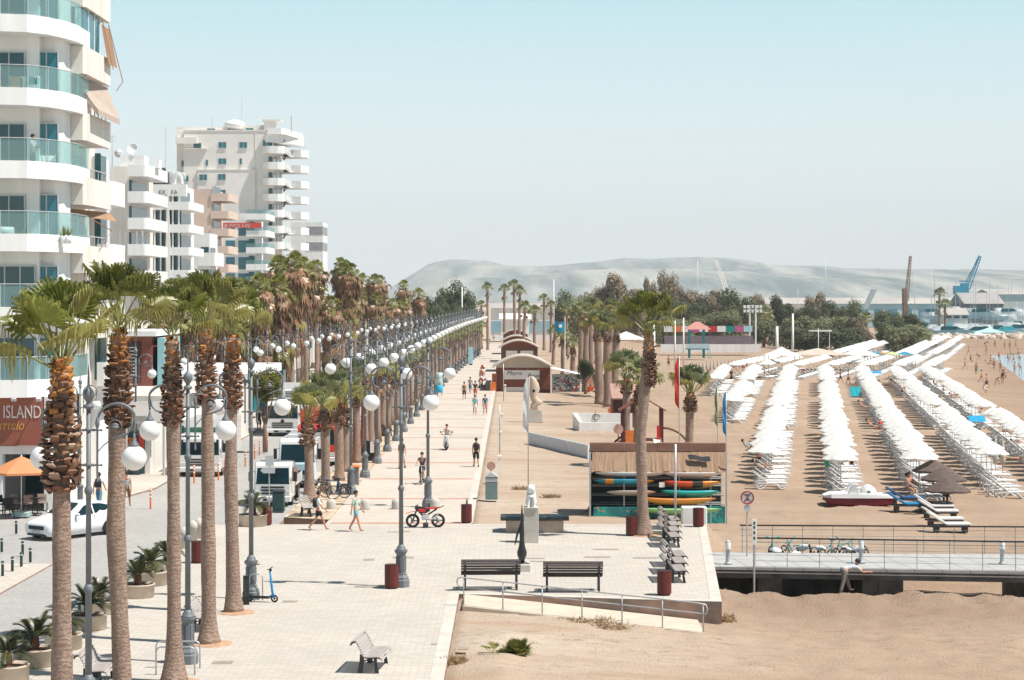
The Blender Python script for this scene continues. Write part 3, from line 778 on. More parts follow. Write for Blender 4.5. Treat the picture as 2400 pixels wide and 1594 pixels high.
# tall shaggy palms across the road
G3 = 'tall shaggy palms across the road'
gx = random.Random(8)
tops = [(600,640),(640,600),(690,575),(745,600),(790,590),(850,622),(890,630),(930,650),(985,648),(1030,690)]
nT = 0
for D, npal in ((172,4),(186,5),(200,5),(214,5),(228,5),(244,5),(262,5),(282,5),(305,4),(330,4),(352,3)):
    for j in range(npal):
        x = row2_x(D)-1.6-2.6*j+gx.uniform(-1.1,1.1)
        y = D+gx.uniform(-6,6)
        px = CX+x*F/y
        ztop = H+(HY-pw(px, tops))*y/F
        hgt = ztop-1.5-gx.choice([0,0,.6,1.6,3.0,4.4])*(.5+.5*(j < 3))
        hgt = max(6.5, hgt)
        lab = 'tall palm with a brown skirt of dead fronds in the grove across the road'
        t = thing('palm_tree', lab, 'palm tree', (x,y,0), gx.uniform(0,6.28), G3)
        inst('trunk', TT_.data, t, (0,0,0), 0, (1,1,hgt/10.0)) if nT else None
        if not nT:
            TT_ = trunk_obj(t, [(0,0,0),(.05,0,5),(0,0,10)], lambda z: .26-.006*z, 3, 1.4, 8, .8); TT_.scale = (1,1,hgt/10.0)
        inst('crown', CROWN_C[nT%3], t, (0,0,hgt+.15), 0, gx.uniform(.85,1.15)); t.rotation_euler = (gx.uniform(-.03,.03),gx.uniform(-.03,.03),gx.uniform(0,6.28))
        if gx.random() < .5: inst('dead_fronds', SKIRT_X[nT%2], t, (0,0,hgt), 0, gx.uniform(.9,1.1))
        else: inst('dead_fronds', SKIRT_L[nT%3], t, (0,0,hgt+.15), 0, (1.15,1.15,gx.uniform(.8,1.4)))
        nT += 1
# palms on the beach side
G4 = 'palms on the beach side of the promenade'
def bpalm(px, D, z0, hgt, r, lab, cs=1.0, kind='B', boots=None, dx=0.0, seed=1, n=9):
    x = (px-CX)*D/F
    cr = (CROWN_B if kind == 'B' else CROWN_D if kind == 'D' else CROWN_A)[seed%3]
    palm(x, D, z0, hgt, dx, r, cr, boots, hgt+.05, lab, G4, seed+60, 1.3, seed*1.1, cs, 1.1, n=n, step=.4)
bpalm(1614, 113, -.9, 5.4, .27, 'stout short palm standing behind the reed roofed shack', 1.0, 'B', BOOT_SM[0], .1, 1)
bpalm(1496, 120, -.5, 5.4, .34, 'bushy palm with a swollen trunk behind the tall lone palm', 1.25, 'D', BOOT_MID[0], .15, 2)
bpalm(1467, 132, -.4, 5.0, .27, 'palm with orange leaf bases beside the brown beach hut', 1.15, 'B', BOOT_SM[0], .05, 3)
spec = [(1405,191,7.0),(1425,187,7.0),(1440,205,6.6),(1372,215,8.2),(1385,225,8.6),(1361,236,8.6),(1320,262,5.0),(1342,245,4.2),(1398,262,7.6),(1418,268,7.4),
        (1207,330,13.6),(1216,318,12.4),(1226,300,9.6),(1252,290,9.0),(1182,360,13.0),(1143,372,13.4),(1275,380,11.0),(1291,366,9.6),
        (1432,255,8.4),(1330,345,9.0),(1296,300,5.6),(1447,300,8.5),(1128,395,9.5)]
for i, (px, D, hgt) in enumerate(spec):
    lab = ['palm at the left of the grey trunked trio near the sunglasses stand','middle palm of the grey trunked trio, its trunk nearest the viewer','right palm of the grey trunked trio behind the white wall'][i] if i < 3 else \
          'slim palm in the loose clump beyond the promenade kiosks' if 1190 < px < 1310 else 'palm in the crowded clump behind the sunglasses stand' if px >= 1310 else 'thin distant palm at the far end of the promenade'
    bpalm(px, D, -.3, hgt if D < 275 else hgt*.88, .42 if i < 3 else .34 if D < 275 else .26, lab, 1.15 if i < 3 else 1.0, 'B' if i < 3 else ('B','D')[i%2] if D < 260 else 'D', BOOT_SM[0] if D < 275 else None, gx.uniform(-.3,.3), i, 7)
# ---------------------------------------------------------------- buildings
def X(px, D): return (px-CX)*D/F
def Z(py, D): return H+(HY-py)*D/F
def window_mesh(w, h, glass='dark_glass', mull=1, sill=True, fr=.06):
    m = MB()
    m.box(-w/2,w/2,-.01,.05,0,h,1)
    for x0,x1,z0,z1 in ((-w/2,-w/2+fr,0,h),(w/2-fr,w/2,0,h),(-w/2+fr,w/2-fr,0,fr),(-w/2+fr,w/2-fr,h-fr,h)): m.box(x0,x1,-.05,-.012,z0,z1,0)
    for i in range(mull):
        x = -w/2+w*(i+1)/(mull+1); m.box(x-.03,x+.03,-.045,-.012,fr,h-fr,0)
    if sill: m.box(-w/2-.1,w/2+.1,-.14,-.055,-.09,-.003,0)
    return m.mesh('window', [M['alu'], M[glass]])
def band(mb, pts, z0, z1, th, mi=None):
    """upright band following a plan line, thickness towards the inside (left of travel)"""
    rings = []
    n = len(pts)
    for i, p in enumerate(pts):
        a = Vector(pts[max(i-1,0)]); b = Vector(pts[min(i+1,n-1)]); d = (b-a).normalized()
        q = Vector((p[0]-d.y*th, p[1]+d.x*th))
        rings.append([(p[0],p[1],z0),(q.x,q.y,z0),(q.x,q.y,z1),(p[0],p[1],z1)])
    mb.loft(rings, mi)
def plate(mb, pts, back, z0, z1, mi=None):
    poly = [tuple(p) for p in pts]+[tuple(p) for p in back]
    mb.prism(poly, z0, z1, mi)

# --- curved white hotel on the left
hot = thing('hotel_building', 'white hotel with rounded balconies, glass railings and a brown café sign', 'hotel', (-24,95,0))
def L(p): return (p[0]+24, p[1]-95)
cur = [(-31,92.3),(X(0,92.3),92.3),(X(64,92.6),92.6),(X(112,93.5),93.5),(X(140,94.4),94.4),(X(165,95.4),95.4),(X(184,96.4),96.4)]
cl = [L(p) for p in cur]
wallback = [L((X(160,97.0),97.0)), L((X(160,104),104)), L((-31,104))]
wl = MB()
# inner wall, set back behind the balconies
wy = 94.6-95
wl.prism([(-7,wy),(X(92,94.6)+24,wy),(X(92,94.6)+24,wy+.5),(X(128,95.1)+24,95.1-95),(X(160,97)+24,96.0-95),(X(160,97)+24,97.45-95),(-7,97.45-95)], 5.3, 31)
wl.build('wall', M['render_white'], hot)
glr = []
for i in range(7):
    zb = 5.3+3.4*i
    bm = MB(); band(bm, cl, zb, zb+.82, .16)
    plate(bm, [(p[0]-.01,p[1]+.16) for p in cl[:-1]]+[(cl[-1][0]-.17,cl[-1][1]+.1)], [(cl[-1][0]-.17,96.2-95+1.6),(-7,96.2-95+1.6)], zb+.05, zb+.45)
    bm.box(cl[-1][0]-.16, cl[-1][0], cl[-1][1]+.02, cl[-1][1]+2.6, zb+.01, zb+.81)
    bal = bm.build('balcony', M['white'], hot)
    gm_ = MB(); inn = [(p[0],p[1]+.07) for p in cl]; band(gm_, inn, zb+.84, zb+1.86, .018)
    gm_.box(cl[-1][0]-.09, cl[-1][0]-.07, cl[-1][1]+.1, cl[-1][1]+2.6, zb+.84, zb+1.86)
    gm_.build('railing_glass', M['rail_glass'], bal)
    rm = MB(); rm.tube([(p[0],p[1]+.06,zb+1.88) for p in cl]+[(cl[-1][0]-.08,cl[-1][1]+2.6,zb+1.88)], .02, 5)
    for p in cl[1:-1]: rm.box(p[0]-.012,p[0]+.012,p[1]+.04,p[1]+.1,zb+.82,zb+1.86)
    rm.build('handrail', M['alu'], bal)
wd = window_mesh(1.55, 2.25, 'dark_glass', 1, False); wd2 = window_mesh(1.15, 2.3, 'teal_glass', 1, False); wd3 = window_mesh(2.2, 2.3, 'dark_glass', 2, False)
for i in range(7):
    zb = 5.3+3.4*i+.46
    inst('window', wd if i > 1 else wd3, hot, (X(22 if i > 1 else 30,94.6)+24, wy-.06, zb+.02))
    inst('window', wd2, hot, (X(110,95)+24, wy+.28, zb+.02), .25)
# ground floor: fascia with the sign, dark café inside
gf = MB()
gf.box(-7, X(118,93.0)+24, 93.2-95, 93.6-95, 2.62, 3.0)
gf.box(X(101,93.0)+24, X(120,93)+24, 93.2-95, 99-95, 0, 5.3)
gf.box(-7, X(3,93.0)+24, 93.2-95, 93.7-95, 0, 2.62); gf.box(-7, X(120,93)+24, 98.6-95, 99-95, 0, 5.3)
gf.box(-7, X(100,93)+24, 93.62-95, 98.6-95, 2.7, 2.95)
gf.build('ground_floor', M['render_white'], hot)
MB().box(X(3,93)+24, X(101,93)+24, 97.6-95, 97.9-95, 0, 2.7).build('café_front', M['dark_glass'], hot)
M['sign_brown'] = mat('brown_sign_board', (.30,.095,.058), .6, .06, .8)
sg = MB().box(-7, X(97,92.9)+24, 92.95-95, 93.15-95, 3.05, 5.28).build('sign_board', M['sign_brown'], hot)
M['ltr_white'] = mat('pale_lettering', (.70,.66,.62), .5, .03, 3); M['ltr_gold'] = mat('gold_lettering', (.70,.36,.06), .5, .1, 3)
text('ISLAND', .86, M['ltr_white'], 'lettering', sg, (X(6,92.9)+24, 92.93-95, Z(980,92.9)), sx=.62)
text('ιττείο', .52, M['ltr_gold'], 'lettering', sg, (X(-3,92.9)+24, 92.93-95, Z(1007,92.9)), shear=.25, sx=.86)
for px in (35, 93):
    m = MB(); m.cbox((X(px,92.7)+24, 92.5-95, Z(936,92.5)), .22,.18,.14, (R(25),0,0)); m.box(X(px,92.7)+24-.03, X(px,92.7)+24+.03, 92.55-95, 92.95-95, Z(934,92.5), Z(932,92.5)); m.build('spotlight', M['alu'], hot)

# things kept on the hotel balconies
zf = 18.85+.46; yb = 93.2
t = thing('laundry_rack', 'drying rack with an orange towel and white and dark clothes on a hotel balcony', 'laundry rack', (X(58,yb),yb,zf)); m = MB()
for x in (-.55,.55):
    m.tube([(x,-.25,0),(x,.25,.95)], .012, 4); m.tube([(x,.25,0),(x,-.25,.95)], .012, 4)
for y in (-.25,-.08,.08,.25): m.tube([(-.75,y,.95),(.75,y,.95)], .008, 3)
m.build('frame', M['white'], t); m = MB(); m.loft([[(x,-.27,z) for x in (-.62,-.5,-.3,-.12)] for z in (.97,.5,.12)], cap=False, closed=False); m.build('towel', mat('peach_towel', (.70,.36,.20), .9, .1, 5), t)
m = MB(); m.loft([[(x,-.12,z) for x in (-.08,.05,.22)] for z in (.97,.55,.3)], cap=False, closed=False); m.build('white_shirt', M['white'], t); m = MB(); m.loft([[(x,-.2,z) for x in (.25,.4,.62)] for z in (.97,.75,.6)], cap=False, closed=False); m.build('dark_clothes', M['teal'], t)
zf = 12.05+.46
t = thing('balcony_table', 'small table with a white cloth at the left edge of a hotel balcony', 'table', (X(8,yb),yb,8.7+3.35+.46)); MB().lathe([(.5,.30),(.52,.55),(.48,.74),(.02,.76)], 14).build('cloth', M['white'], t, True); MB().lathe([(.03,0),(.03,.74)], 6).build('leg', M['alu'], t)
for i, px in enumerate((34,62,150,160)):
    t = thing('potted_plant', ['spiky potted plant beside the balcony table','potted plant at the feet of the man on the balcony','flowering potted plant at the rounded balcony corner','second potted plant at the rounded balcony corner'][i], 'potted plant', (X(px,yb+(1.2 if px > 100 else .3)),yb+(1.2 if px > 100 else .3),zf), i); MB().lathe([(.14,0),(.19,.36),(.16,.36)], 10).build('pot', M['white'] if i else M['blue'], t, True); gx = random.Random(i); m = MB()
    for k in range(40): a = gx.uniform(0,6.28); e = gx.uniform(.5,1.5); L_ = gx.uniform(.3,.65); d = Vector((math.cos(a)*math.cos(e),math.sin(a)*math.cos(e),math.sin(e))); s_ = Vector((-math.sin(a),math.cos(a),0))*.025; m.add([Vector((0,0,.34))-s_,Vector((0,0,.34))+s_,Vector((0,0,.34))+d*L_],[(0,1,2)])
    m.build('leaves', M['frond'], t)
for i, px in enumerate((100,110,120)):
    t = thing('folding_chair', ['white folding chair leaning on the balcony wall, left of three','white folding chair leaning on the balcony wall, middle of three','white folding chair leaning on the balcony wall, right of three'][i], 'chair', (X(px,94.62),94.62,15.4+.46), .3, 'white folding chairs'); m = MB()
    for x in (-.2,.2): m.tube([(x,-.2,0),(x,.2,.9)], .015, 4); m.tube([(x,.15,0),(x,-.15,.6)], .015, 4)
    m.build('frame', M['white'], t); MB().cbox((0,.12,.7), .4,.02,.3, (R(-24),0,0)).build('backrest', M['white'], t)

# --- apartment block with beige awnings next to it
ap = thing('apartment_building', 'cream apartment block with boxy balconies and a beige awning on the left', 'apartment building', (-21,97.5,0))
m = MB()
m.prism([(-6,1.2),(-1.2,1.2),(-1.2,8.5),(-6,8.5)], 0, 28)
m.build('wall', M['render_warm'], ap)
for i, zb in enumerate((7.9,11.15,14.5,17.66,20.92,24.2)):
    b = MB(); pl = [(-4.2,0),(-.02,0),(.12,.18),(.15,5.9),(.0,6.1)]
    band(b, pl, zb, zb+1.36, .16); plate(b, [(-4.2,.16),(-.1,.16),(-.05,5.9)], [(-4.2,5.9)], zb+.03, zb+.3)
    b.build('balcony', M['render_warm'], ap)
    d = MB(); d.box(-3.6,-1.25,1.1,1.19,zb+1.3,zb+2.9); d.box(-1.19,-1.1,2,5.4,zb+.4,zb+2.6); d.build('window', M['dark_glass'], ap)
    if i in (0,1,2,3):
        r = MB(); r.tube([(-.1,.3,zb+1.85),(-.02,5.8,zb+1.85)], .03, 5); r.tube([(-1.2,.1,zb+1.85),(-.1,.1,zb+1.85)], .03, 5)
        for y in (.3,1.2,2.1,3,3.9,4.8,5.7): r.box(-.09,-.05,y-.02,y+.02,zb+1.36,zb+1.85)
        r.build('railing', M['alu'], ap)
g_ = MB()      # glazed-in top balcony
for y0, y1 in ((.1,1.4),(1.45,2.8),(2.85,4.1)): g_.box(-.08,-.05,y0,y1,22.36,24.15,1); g_.box(-.1,-.02,y1-.04,y1+.06,22.3,24.18,0)
g_.box(-1.7,-.3,.08,.12,22.36,24.15,1); g_.box(-.4,-.1,.02,.14,22.3,24.18,0); g_.box(-1.75,-1.6,.02,.14,22.3,24.18,0)
g_.build('glazing', [M['white'], M['teal_glass']], ap)
M['awning'] = mat('beige_awning_cloth', (.52,.42,.35), .85, .08, 2, trans=.15); M['awning_br'] = mat('tan_awning_cloth', (.40,.24,.15), .85, .1, 2, trans=.2)
a = MB(); a.quad((-.6,.6,20.85),(.0,5.8,20.85),(.62,5.9,19.2),(.55,.9,19.25)); a.quad((.55,.9,19.25),(.62,5.9,19.2),(.64,5.9,18.9),(.57,.9,18.95)); a.quad((-.6,.6,20.83),(.55,.9,19.23),(.5,.95,18.95),(-.62,.7,20.5))
a.build('awning', M['awning'], ap)
a = MB(); a.quad((.02,4.2,23.9),(.05,6.2,23.9),(.42,6.3,21.9),(.35,4.3,21.9)); a.tube([(.05,5.9,24.1),(.72,6.3,21.2),(.4,6.2,20.7)], .025, 4); a.tube([(.05,4.4,24.1),(.62,4.3,21.6)], .025, 4)
a.build('awning', M['awning_br'], ap)
a = MB(); a.quad((-1,.5,14.35),(.1,5.9,14.35),(.5,5.9,13.9),(-.6,.6,14.0)); a.tube([(.0,1.5,13.9),(.25,5.8,13.4),(.3,3.0,12.6)], .03, 4); a.build('awning', M['awning_br'], ap)
ac = MB().bbox(-1.6,-.9,.85,1.15,13.3,13.95).build('air_conditioner', M['alu'], ap)

def block(name, label, D, px0, px1, pytop, depth, wallm, bands, pitch, parm, bandh=1.1, bx=1.6, by=1.2, side_px=None, wx=None, groups=None, glass='dark_glass', rail=None):
    """apartment block seen end-on; balconies wrap its promenade corner"""
    x0, x1 = X(px0,D), X(px1,D); zt = Z(pytop,D)
    t = thing(name, label, 'apartment building', (x1,D,0), 0, groups)
    w_ = x1-x0
    MB().box(-w_,-bx,0,depth,0,zt).build('wall', wallm, t)
    for zb in bands:
        b = MB(); n = 5
        pl = [(-w_*.5,-by),(-.5,-by)]+[(-.5+.5*math.sin(PI/2*k/n),-by+.5-.5*math.cos(PI/2*k/n)) for k in range(1,n+1)]+[(0,depth*.8)]
        band(b, pl, zb, zb+bandh, .15); plate(b, [(-w_*.5,-by+.15),(-.55,-by+.15),(-.15,-by+.5),(-.15,depth*.8)], [(-w_*.5,depth*.8)], zb+.02, zb+.25)
        o = b.build('balcony', parm, t)
        if zb+pitch < zt+1:
            g2 = MB(); g2.box(-w_*.46,-bx-.12,-.06,-.01,zb+.3,zb+pitch-.35); g2.box(-bx-.0+.01,-bx+.06,.6,depth*.7,zb+.3,zb+pitch-.4)
            g2.build('window', M[glass], t)
        if rail:
            g2 = MB(); band(g2, [(p[0]-.05,p[1]+.05) for p in pl], zb+bandh, zb+bandh+.75, .03); g2.build('railing_glass', M[rail], o)
    return t, w_, zt
# lower white wing with a curved parapet
t, w_, zt = block('apartment_building', 'low white wing with stepped balconies between the cream block and the dish roofed house', 105, 195, 272, 366, 3, M['render_white'], [5.3,8.4,11.5,14.8], 3.1, M['white'], 1.25, 1.0, .7)
# house with the satellite dish
t, w_, zt = block('apartment_building', 'white apartment house with a large round satellite dish on its roof', 220, 258, 352, 390, 14, M['render_warm'], [11.6,14.5,17.4,20.3,23.2], 2.95, M['white'], 1.25, 2.2, 1.5)
d = MB(); d.lathe([(0,0),(.5,.04),(.9,.16),(1.15,.32),(1.12,.34),(.86,.2),(.45,.08),(0,.05)], 18)
d.T = None
o = d.build('satellite_dish', M['white'], t, True); o.scale = (.62,.62,.62); o.location = (-2.2,1.5,zt+2.0); o.rotation_euler = (R(72),0,R(-15))
m = MB(); m.tube([(-2.2,1.7,zt),(-2.2,1.7,zt+2.4)], .08, 6); m.box(-3.6,-.9,1.2,4,zt,zt+1.3); m.box(-.2,.4,3,5,zt,zt+1.0); m.build('roof_hut', M['render_white'], t)
m = MB(); m.tube([(-4.6,2,zt),(-4.6,2,zt+3.6)], .04, 5)
for z in (2.9,3.2,3.5): m.tube([(-5.1,2,zt+z),(-4.1,2,zt+z)], .03, 4)
m.ball((-3.9,2,zt+1.6), .5, 8, 5); m.build('aerial', M['alu'], t)
m = MB()
for i in range(5): m.box(-3.4+.62*i,-3.25+.62*i,-.05,.25,14.9,17.2)
m.build('louvre', M['white'], t)
# EX… building
t, w_, zt = block('apartment_building', 'white arcaded building with pointed fin and dark rooftop tanks', 272, 345, 452, 433, 12, M['render_white'], [12.5,15.6,18.7,21.8], 3.1, M['white'], 1.1, 1.8, 1.2)
m = MB()
for i in range(6): x = -w_*.96+i*.82; m.box(x,x+.2,-.9,-.5,6,zt-.3)
for zb in (9.3,12.5,15.6,18.7,21.8): m.box(-w_*.97,-w_*.1,-1.0,-.2,zb,zb+.95)
m.box(-w_*.97,-w_*.12,-1.0,0,zt-1.6,zt)
m.build('arcade', M['white'], t)
m = MB()
for zb in (10.4,13.6,16.7,19.8): m.box(-w_*.93,-w_*.25,-.18,-.02,zb,zb+1.9)
m.build('window', M['dark_glass'], t)
m = MB(); m.loft([[(-w_*.55,-1.25,8),(-w_*.48,-1.25,8),(-w_*.48,-1.0,8),(-w_*.55,-1.0,8)],[(-w_*.56,-1.3,17),(-w_*.46,-1.3,17),(-w_*.46,-1.0,17),(-w_*.56,-1.0,17)],[(-w_*.52,-1.2,24.6),(-w_*.50,-1.2,24.6),(-w_*.50,-1.1,24.6),(-w_*.52,-1.1,24.6)]])
m.build('fin', M['render_grey'], t)
text('EX', .8, M['dark_steel'], 'lettering', t, (-w_*.72,-1.04,zt-1.35)); text('FA', .8, M['dark_steel'], 'lettering', t, (-w_*.45,-1.04,zt-1.35))
m = MB(); m.box(-w_,-w_*.55,.5,3,zt,zt+1.7); m.lathe([(.9,0),(.95,1.1),(.8,1.5)], 10, c=(-w_*.78,1.5,zt+.9)); m.build('water_tank', M['dark_steel'], t)
m = MB()
for x, s_ in ((-w_*.5,.9),(-w_*.36,.8),(-w_*.28,.7)): m.ball((x,1,zt+1.1), s_, 10, 6, sy=.3); m.box(x-.06,x+.06,1,1.1,zt,zt+1)
m.tube([(-w_*.62,1,zt),(-w_*.62,1,zt+8)], .05, 4); m.build('satellite_dish', M['alu'], t)
m = MB(); m.tube([(-1.9+.5*math.cos(a),-.3,zt+.1+1.3*math.sin(a)) for a in [PI*k/10 for k in range(11)]], .16, 6); m.build('roof_arch', M['white'], t)
# low white blocks in front of the peach house
t, w_, zt = block('apartment_building', 'low white flat roofed block in front of the peach building', 300, 424, 510, 547, 8, M['render_white'], [8.0,11.2,14.6], 3.2, M['white'], 2.0, 1.2, .8)
# peach house
t, w_, zt = block('apartment_building', 'peach coloured apartment house with rounded balconies in front of the tall tower', 340, 448, 540, 443, 12, M['render_pink'], [14.2,17.3,20.3,23.3,26.3], 3.05, M['render_pink'], 1.3, 3.0, .2)
# white hotel with banner
t, w_, zt = block('hotel_building', 'white and teal glass hotel carrying a long red banner', 380, 528, 630, 500, 12, M['render_white'], [8.8,11.9,15.0,18.2,21.4,24.6], 3.15, M['white'], 1.15, 2.6, 1.6, glass='teal_glass', rail='rail_glass')
t['category'] = 'hotel'
m = MB()
for zb in (9,12.1,15.2,18.4,21.6): m.box(-w_+.1,-w_*.78,-.06,-.01,zb,zb+2.3); m.box(-w_*.70,-w_*.46,-.06,-.01,zb,zb+2.3)
m.build('window', M['teal_glass'], t)
M['banner'] = mat('red_banner_cloth', (.62,.055,.045), .7, .06, 1)
bn = MB().box(-w_*1.02,-w_*.14,-1.82,-1.76,Z(535,380),Z(523,380)).build('banner', M['banner'], t)
text('鱼子的主人吗?', .80, M['ltr_white'], 'lettering', bn, (-w_*1.0,-1.85,Z(533.5,380)))

# --- tall tower
DT = 400.0
tw = thing('apartment_tower', 'tall cream apartment tower with stacked curved balconies above the palms', 'apartment tower', (X(640,DT),DT,0))
xL = X(412,DT)-X(640,DT); ztop = Z(308,DT); zpen = Z(296,DT)
m = MB(); m.box(xL+1.6,0,0,16,0,ztop); m.box(xL,xL+10.2,1.2,14,0,zpen); m.box(xL+9,xL+17.5,3,12,ztop,ztop+1.5)
m.box(xL+4.4,xL+16.0,-.35,-.002,0,Z(398,DT)); m.box(xL,xL+4.35,-.05,1.18,0,Z(405,DT))
m.build('wall', M['render_grey'], tw)
m = MB(); m.box(xL+15.93,xL+16.05,-.42,-.36,8,Z(398,DT)-.02); m.box(xL+4.4,xL+16.1,-.45,-.36,Z(399,DT),Z(397.5,DT)); m.box(xL+15.9,xL+16.0,-.08,-.004,Z(397,DT),ztop); m.box(xL+1.6,0,-.1,16,ztop+.003,ztop+.3); m.box(xL+1.62,xL+6.4,-.6,-.004,Z(350,DT),Z(349,DT)+.1)
m.build('string_course', M['render_warm'], tw)
wA = window_mesh(1.6,1.25,'teal_glass',1); wB = window_mesh(.5,1.25,'teal_glass',0); wC = window_mesh(1.6,1.2,'dark_glass',0)
def tz(zx, zy, me, yy=0.0): inst('window', me, tw, (X(200+zx/3.485,DT)-X(640,DT), yy-.03, Z(250+zy/3.485,DT)-.6))
for zx, zy, me in ((915,322,wC),(1120,315,wA),(1290,315,wA),(1482,300,wA),(993,460,wB),(1120,448,wA),(1270,448,wB),(1293,577,wA),(1293,705,wA),(1293,830,wA),(1293,955,wA)): tz(zx,zy,me)
for zx, zy in ((965,580),(1117,577),(1117,705),(965,705)): tz(zx,zy,wA,-.35)
for zx, zy in ((808,462),(812,588)): tz(zx,zy,wA,-.05 if zy > 500 else 1.2)
tz(1020,200,wA,1.2); tz(1325,190,wA,3.0)
m = MB(); m.box(xL,xL+4.3,-.5,1.19,Z(337,DT),Z(337,DT)+1.3); m.box(xL+.1,xL+4.2,.9,1.19,Z(337,DT)+1.3,Z(337,DT)+2.6); m.build('balcony', M['render_grey'], tw)
zb = Z(250+1165/3.485,DT); k_ = 0
while zb < ztop-4:
    b = MB(); n = 8
    pl = [(-2.0,-.05),(-1.95,-1.3)]+[(-1.95+1.7*(1-math.cos(PI/2*k/n)),-1.3-1.1*math.sin(PI/2*k/n)) for k in range(1,n+1)]+[(1.2,-2.4),(2.0,-2.1),(2.55,-1.3)]
    band(b, pl, zb, zb+1.45, .15); plate(b, [(p[0]*.98,p[1]*.95) for p in pl[1:]], [(2.5,8),(-1.9,8)], zb+.02, zb+.3)
    band(b, [(2.6,9.5),(4.6,9.2),(5.8,10.2),(5.8,14)], zb, zb+1.5, .15); plate(b, [(2.4,-1.0),(2.7,9.4),(4.6,9.4),(5.6,10.4)], [(5.6,15),(0,15)], zb+.02, zb+.3)
    o = b.build('balcony', M['render_white'], tw)
    r = MB()
    for j in range(14): y = -1.0+.75*j; r.box(2.55,2.66,y,y+.5,zb+.3,zb+1.35)
    r.build('railing', M['white'], o)
    d = MB(); d.box(.01,.1,1.0,4.0,zb+.4,zb+2.7); d.box(.01,.1,6.0,9.0,zb+.4,zb+2.7); d.box(-.9,-.1,-.08,-.01,zb+.4,zb+2.7); d.build('window', M['dark_glass'], tw)
    if k_ % 3 != 1:
        d = MB(); d.cbox((1.9,3+k_%2,zb+2.6), .1,2.2,.9, (0,R(35),0)); d.build('awning', M['dark_steel'], tw)
    zb += 3.19; k_ += 1
b = MB(); band(b, [(-1.2,-.05),(-1.0,-1.4),(1.8,-1.4),(2.4,-.6),(4.6,13)], zb+.7, zb+1.9, .15); plate(b, [(-1,-1.2),(1.7,-1.2),(2.3,-.5),(4.4,13)], [(0,13)], zb+.72, zb+1.0); b.build('balcony', M['render_white'], tw)
b = MB(); b.prism([(-1.5,-.8),(1.2,-.8),(4.8,13),(0,13)], ztop-2.2, ztop-.01); b.build('roof_overhang', M['render_white'], tw)
b = MB()
for j in range(9): b.box(1.0+.33*j,3.4+.3*j,1+1.2*j,1.15+1.2*j,ztop-2.5,ztop-2.3)
b.build('pergola', M['white'], tw)
m = MB(); m.ball((xL+11.5,2.2,zpen+.4), 2.2, 12, 6, sz=.5); m.build('roof_dome', M['white'], tw, True); m = MB(); m.box(xL+17.6,xL+19.8,1,4,ztop+.3,ztop+2.2); m.box(xL+17.2,xL+21,.5,4,ztop+2.2,ztop+2.5); m.build('roof_hut', M['render_grey'], tw); m = MB()
m.tube([(xL+13,2,ztop),(xL+13,2,ztop+7)], .05, 4); m.tube([(xL+23,2,ztop),(xL+23,2,ztop+3.4)], .12, 5); m.tube([(xL+7,2,zpen),(xL+7,2,zpen+2)], .08, 5); m.build('aerial', M['alu'], tw)
# grey banded block past the tower
t = thing('office_building', 'low office block with grey window bands at the right foot of the tower', 'office building', (X(757,430),430,0))
m = MB(); m.box(-7.0,0,0,10,0,Z(521,430)); m.build('wall', M['render_white'], t)
for py in (540,577):
    b = MB(); b.box(-3.6,-.02,-.06,-.005,Z(py+10,430),Z(py-9,430)); b.box(.005,.06,.3,9.5,Z(py+10,430),Z(py-9,430)); b.build('window_band', M['dark_glass'] if py < 0 else mat('grey_blind', (.30,.31,.33), .6, .2, .8), t)

# --- low shops, awnings and restaurants across the road
def shop(label, D, px0, px1, py0, py1, depth, wm, cat='shop', parts=()):
    x0, x1 = X(px0,D), X(px1,D)
    t = thing('shop_building', label, cat, (x1,D,0))
    MB().box(x0-x1,0,0,depth,max(0,Z(py1,D)),Z(py0,D)).build('wall', wm, t)
    return t, x0-x1
t, xw = shop('red brown timber pavilion with slatted shutters above the shop awnings', 120, 262, 356, 788, 906, 8, M['wood_red'], 'pavilion')
m = MB(); m.box(xw-.2,.3,-.4,8.2,Z(788,120),Z(776,120)); m.build('roof', M['render_white'], t)
m = MB(); m.box(xw+.1,-.65,-.05,-.005,Z(898,120),Z(800,120)); m.build('shutter', mat('dark_shutter', (.05,.022,.02), .6, .2, 2), t)
m = MB()
for k in range(9): m.box(xw+.2,-.9,-.09,-.055,Z(814+k*8,120)-.05,Z(814+k*8,120)+.02)
m.build('slat', M['alu'], t)
MB().box(.3,.7,.2,6,Z(910,120),Z(792,120)).build('side_panel', mat('pale_blue_glass', (.30,.55,.58), .3, .1, 1), t)
m = MB(); m.box(xw-2,.6,-2.2,.0-.01,Z(925,120),Z(906,120)); m.box(xw-2,.6,-2.3,-2.2,Z(928,120),Z(902,120)); m.build('terrace', M['render_white'], t)
MB().box(xw-3,.5,0,7.9,0,Z(926,120)).build('shop_front', M['dark_glass'], t)
def awning(label, D, px0, px1, pyb, pyf, out, m1, drop=.35, post=True):
    x0, x1 = X(px0,D), X(px1,D); zb, zf = Z(pyb,D), Z(pyf,D)
    t = thing('awning', label, 'awning', (x1,D,0))
    a = MB(); w0 = x0-x1; n = 5
    for k in range(n):
        a.quad((w0*k/n,0,zb),(w0*(k+1)/n,0,zb),(w0*(k+1)/n,-out,zf),(w0*k/n,-out,zf)); a.quad((w0*k/n,-out,zf),(w0*(k+1)/n,-out,zf),(w0*(k+1)/n,-out-.02,zf-drop),(w0*k/n,-out-.02,zf-drop))
    a.tri((0,0,zb),(0,-out,zf),(0,0,zf)); a.tri((w0,0,zb),(w0,0,zf),(w0,-out,zf))
    a.build('canopy', m1, t)
    p = MB()
    for x in (w0+.1,-.1): p.tube([(x,-out,0),(x,-out,zf)], .05, 6)
    p.build('post', M['alu'], t)
    return t
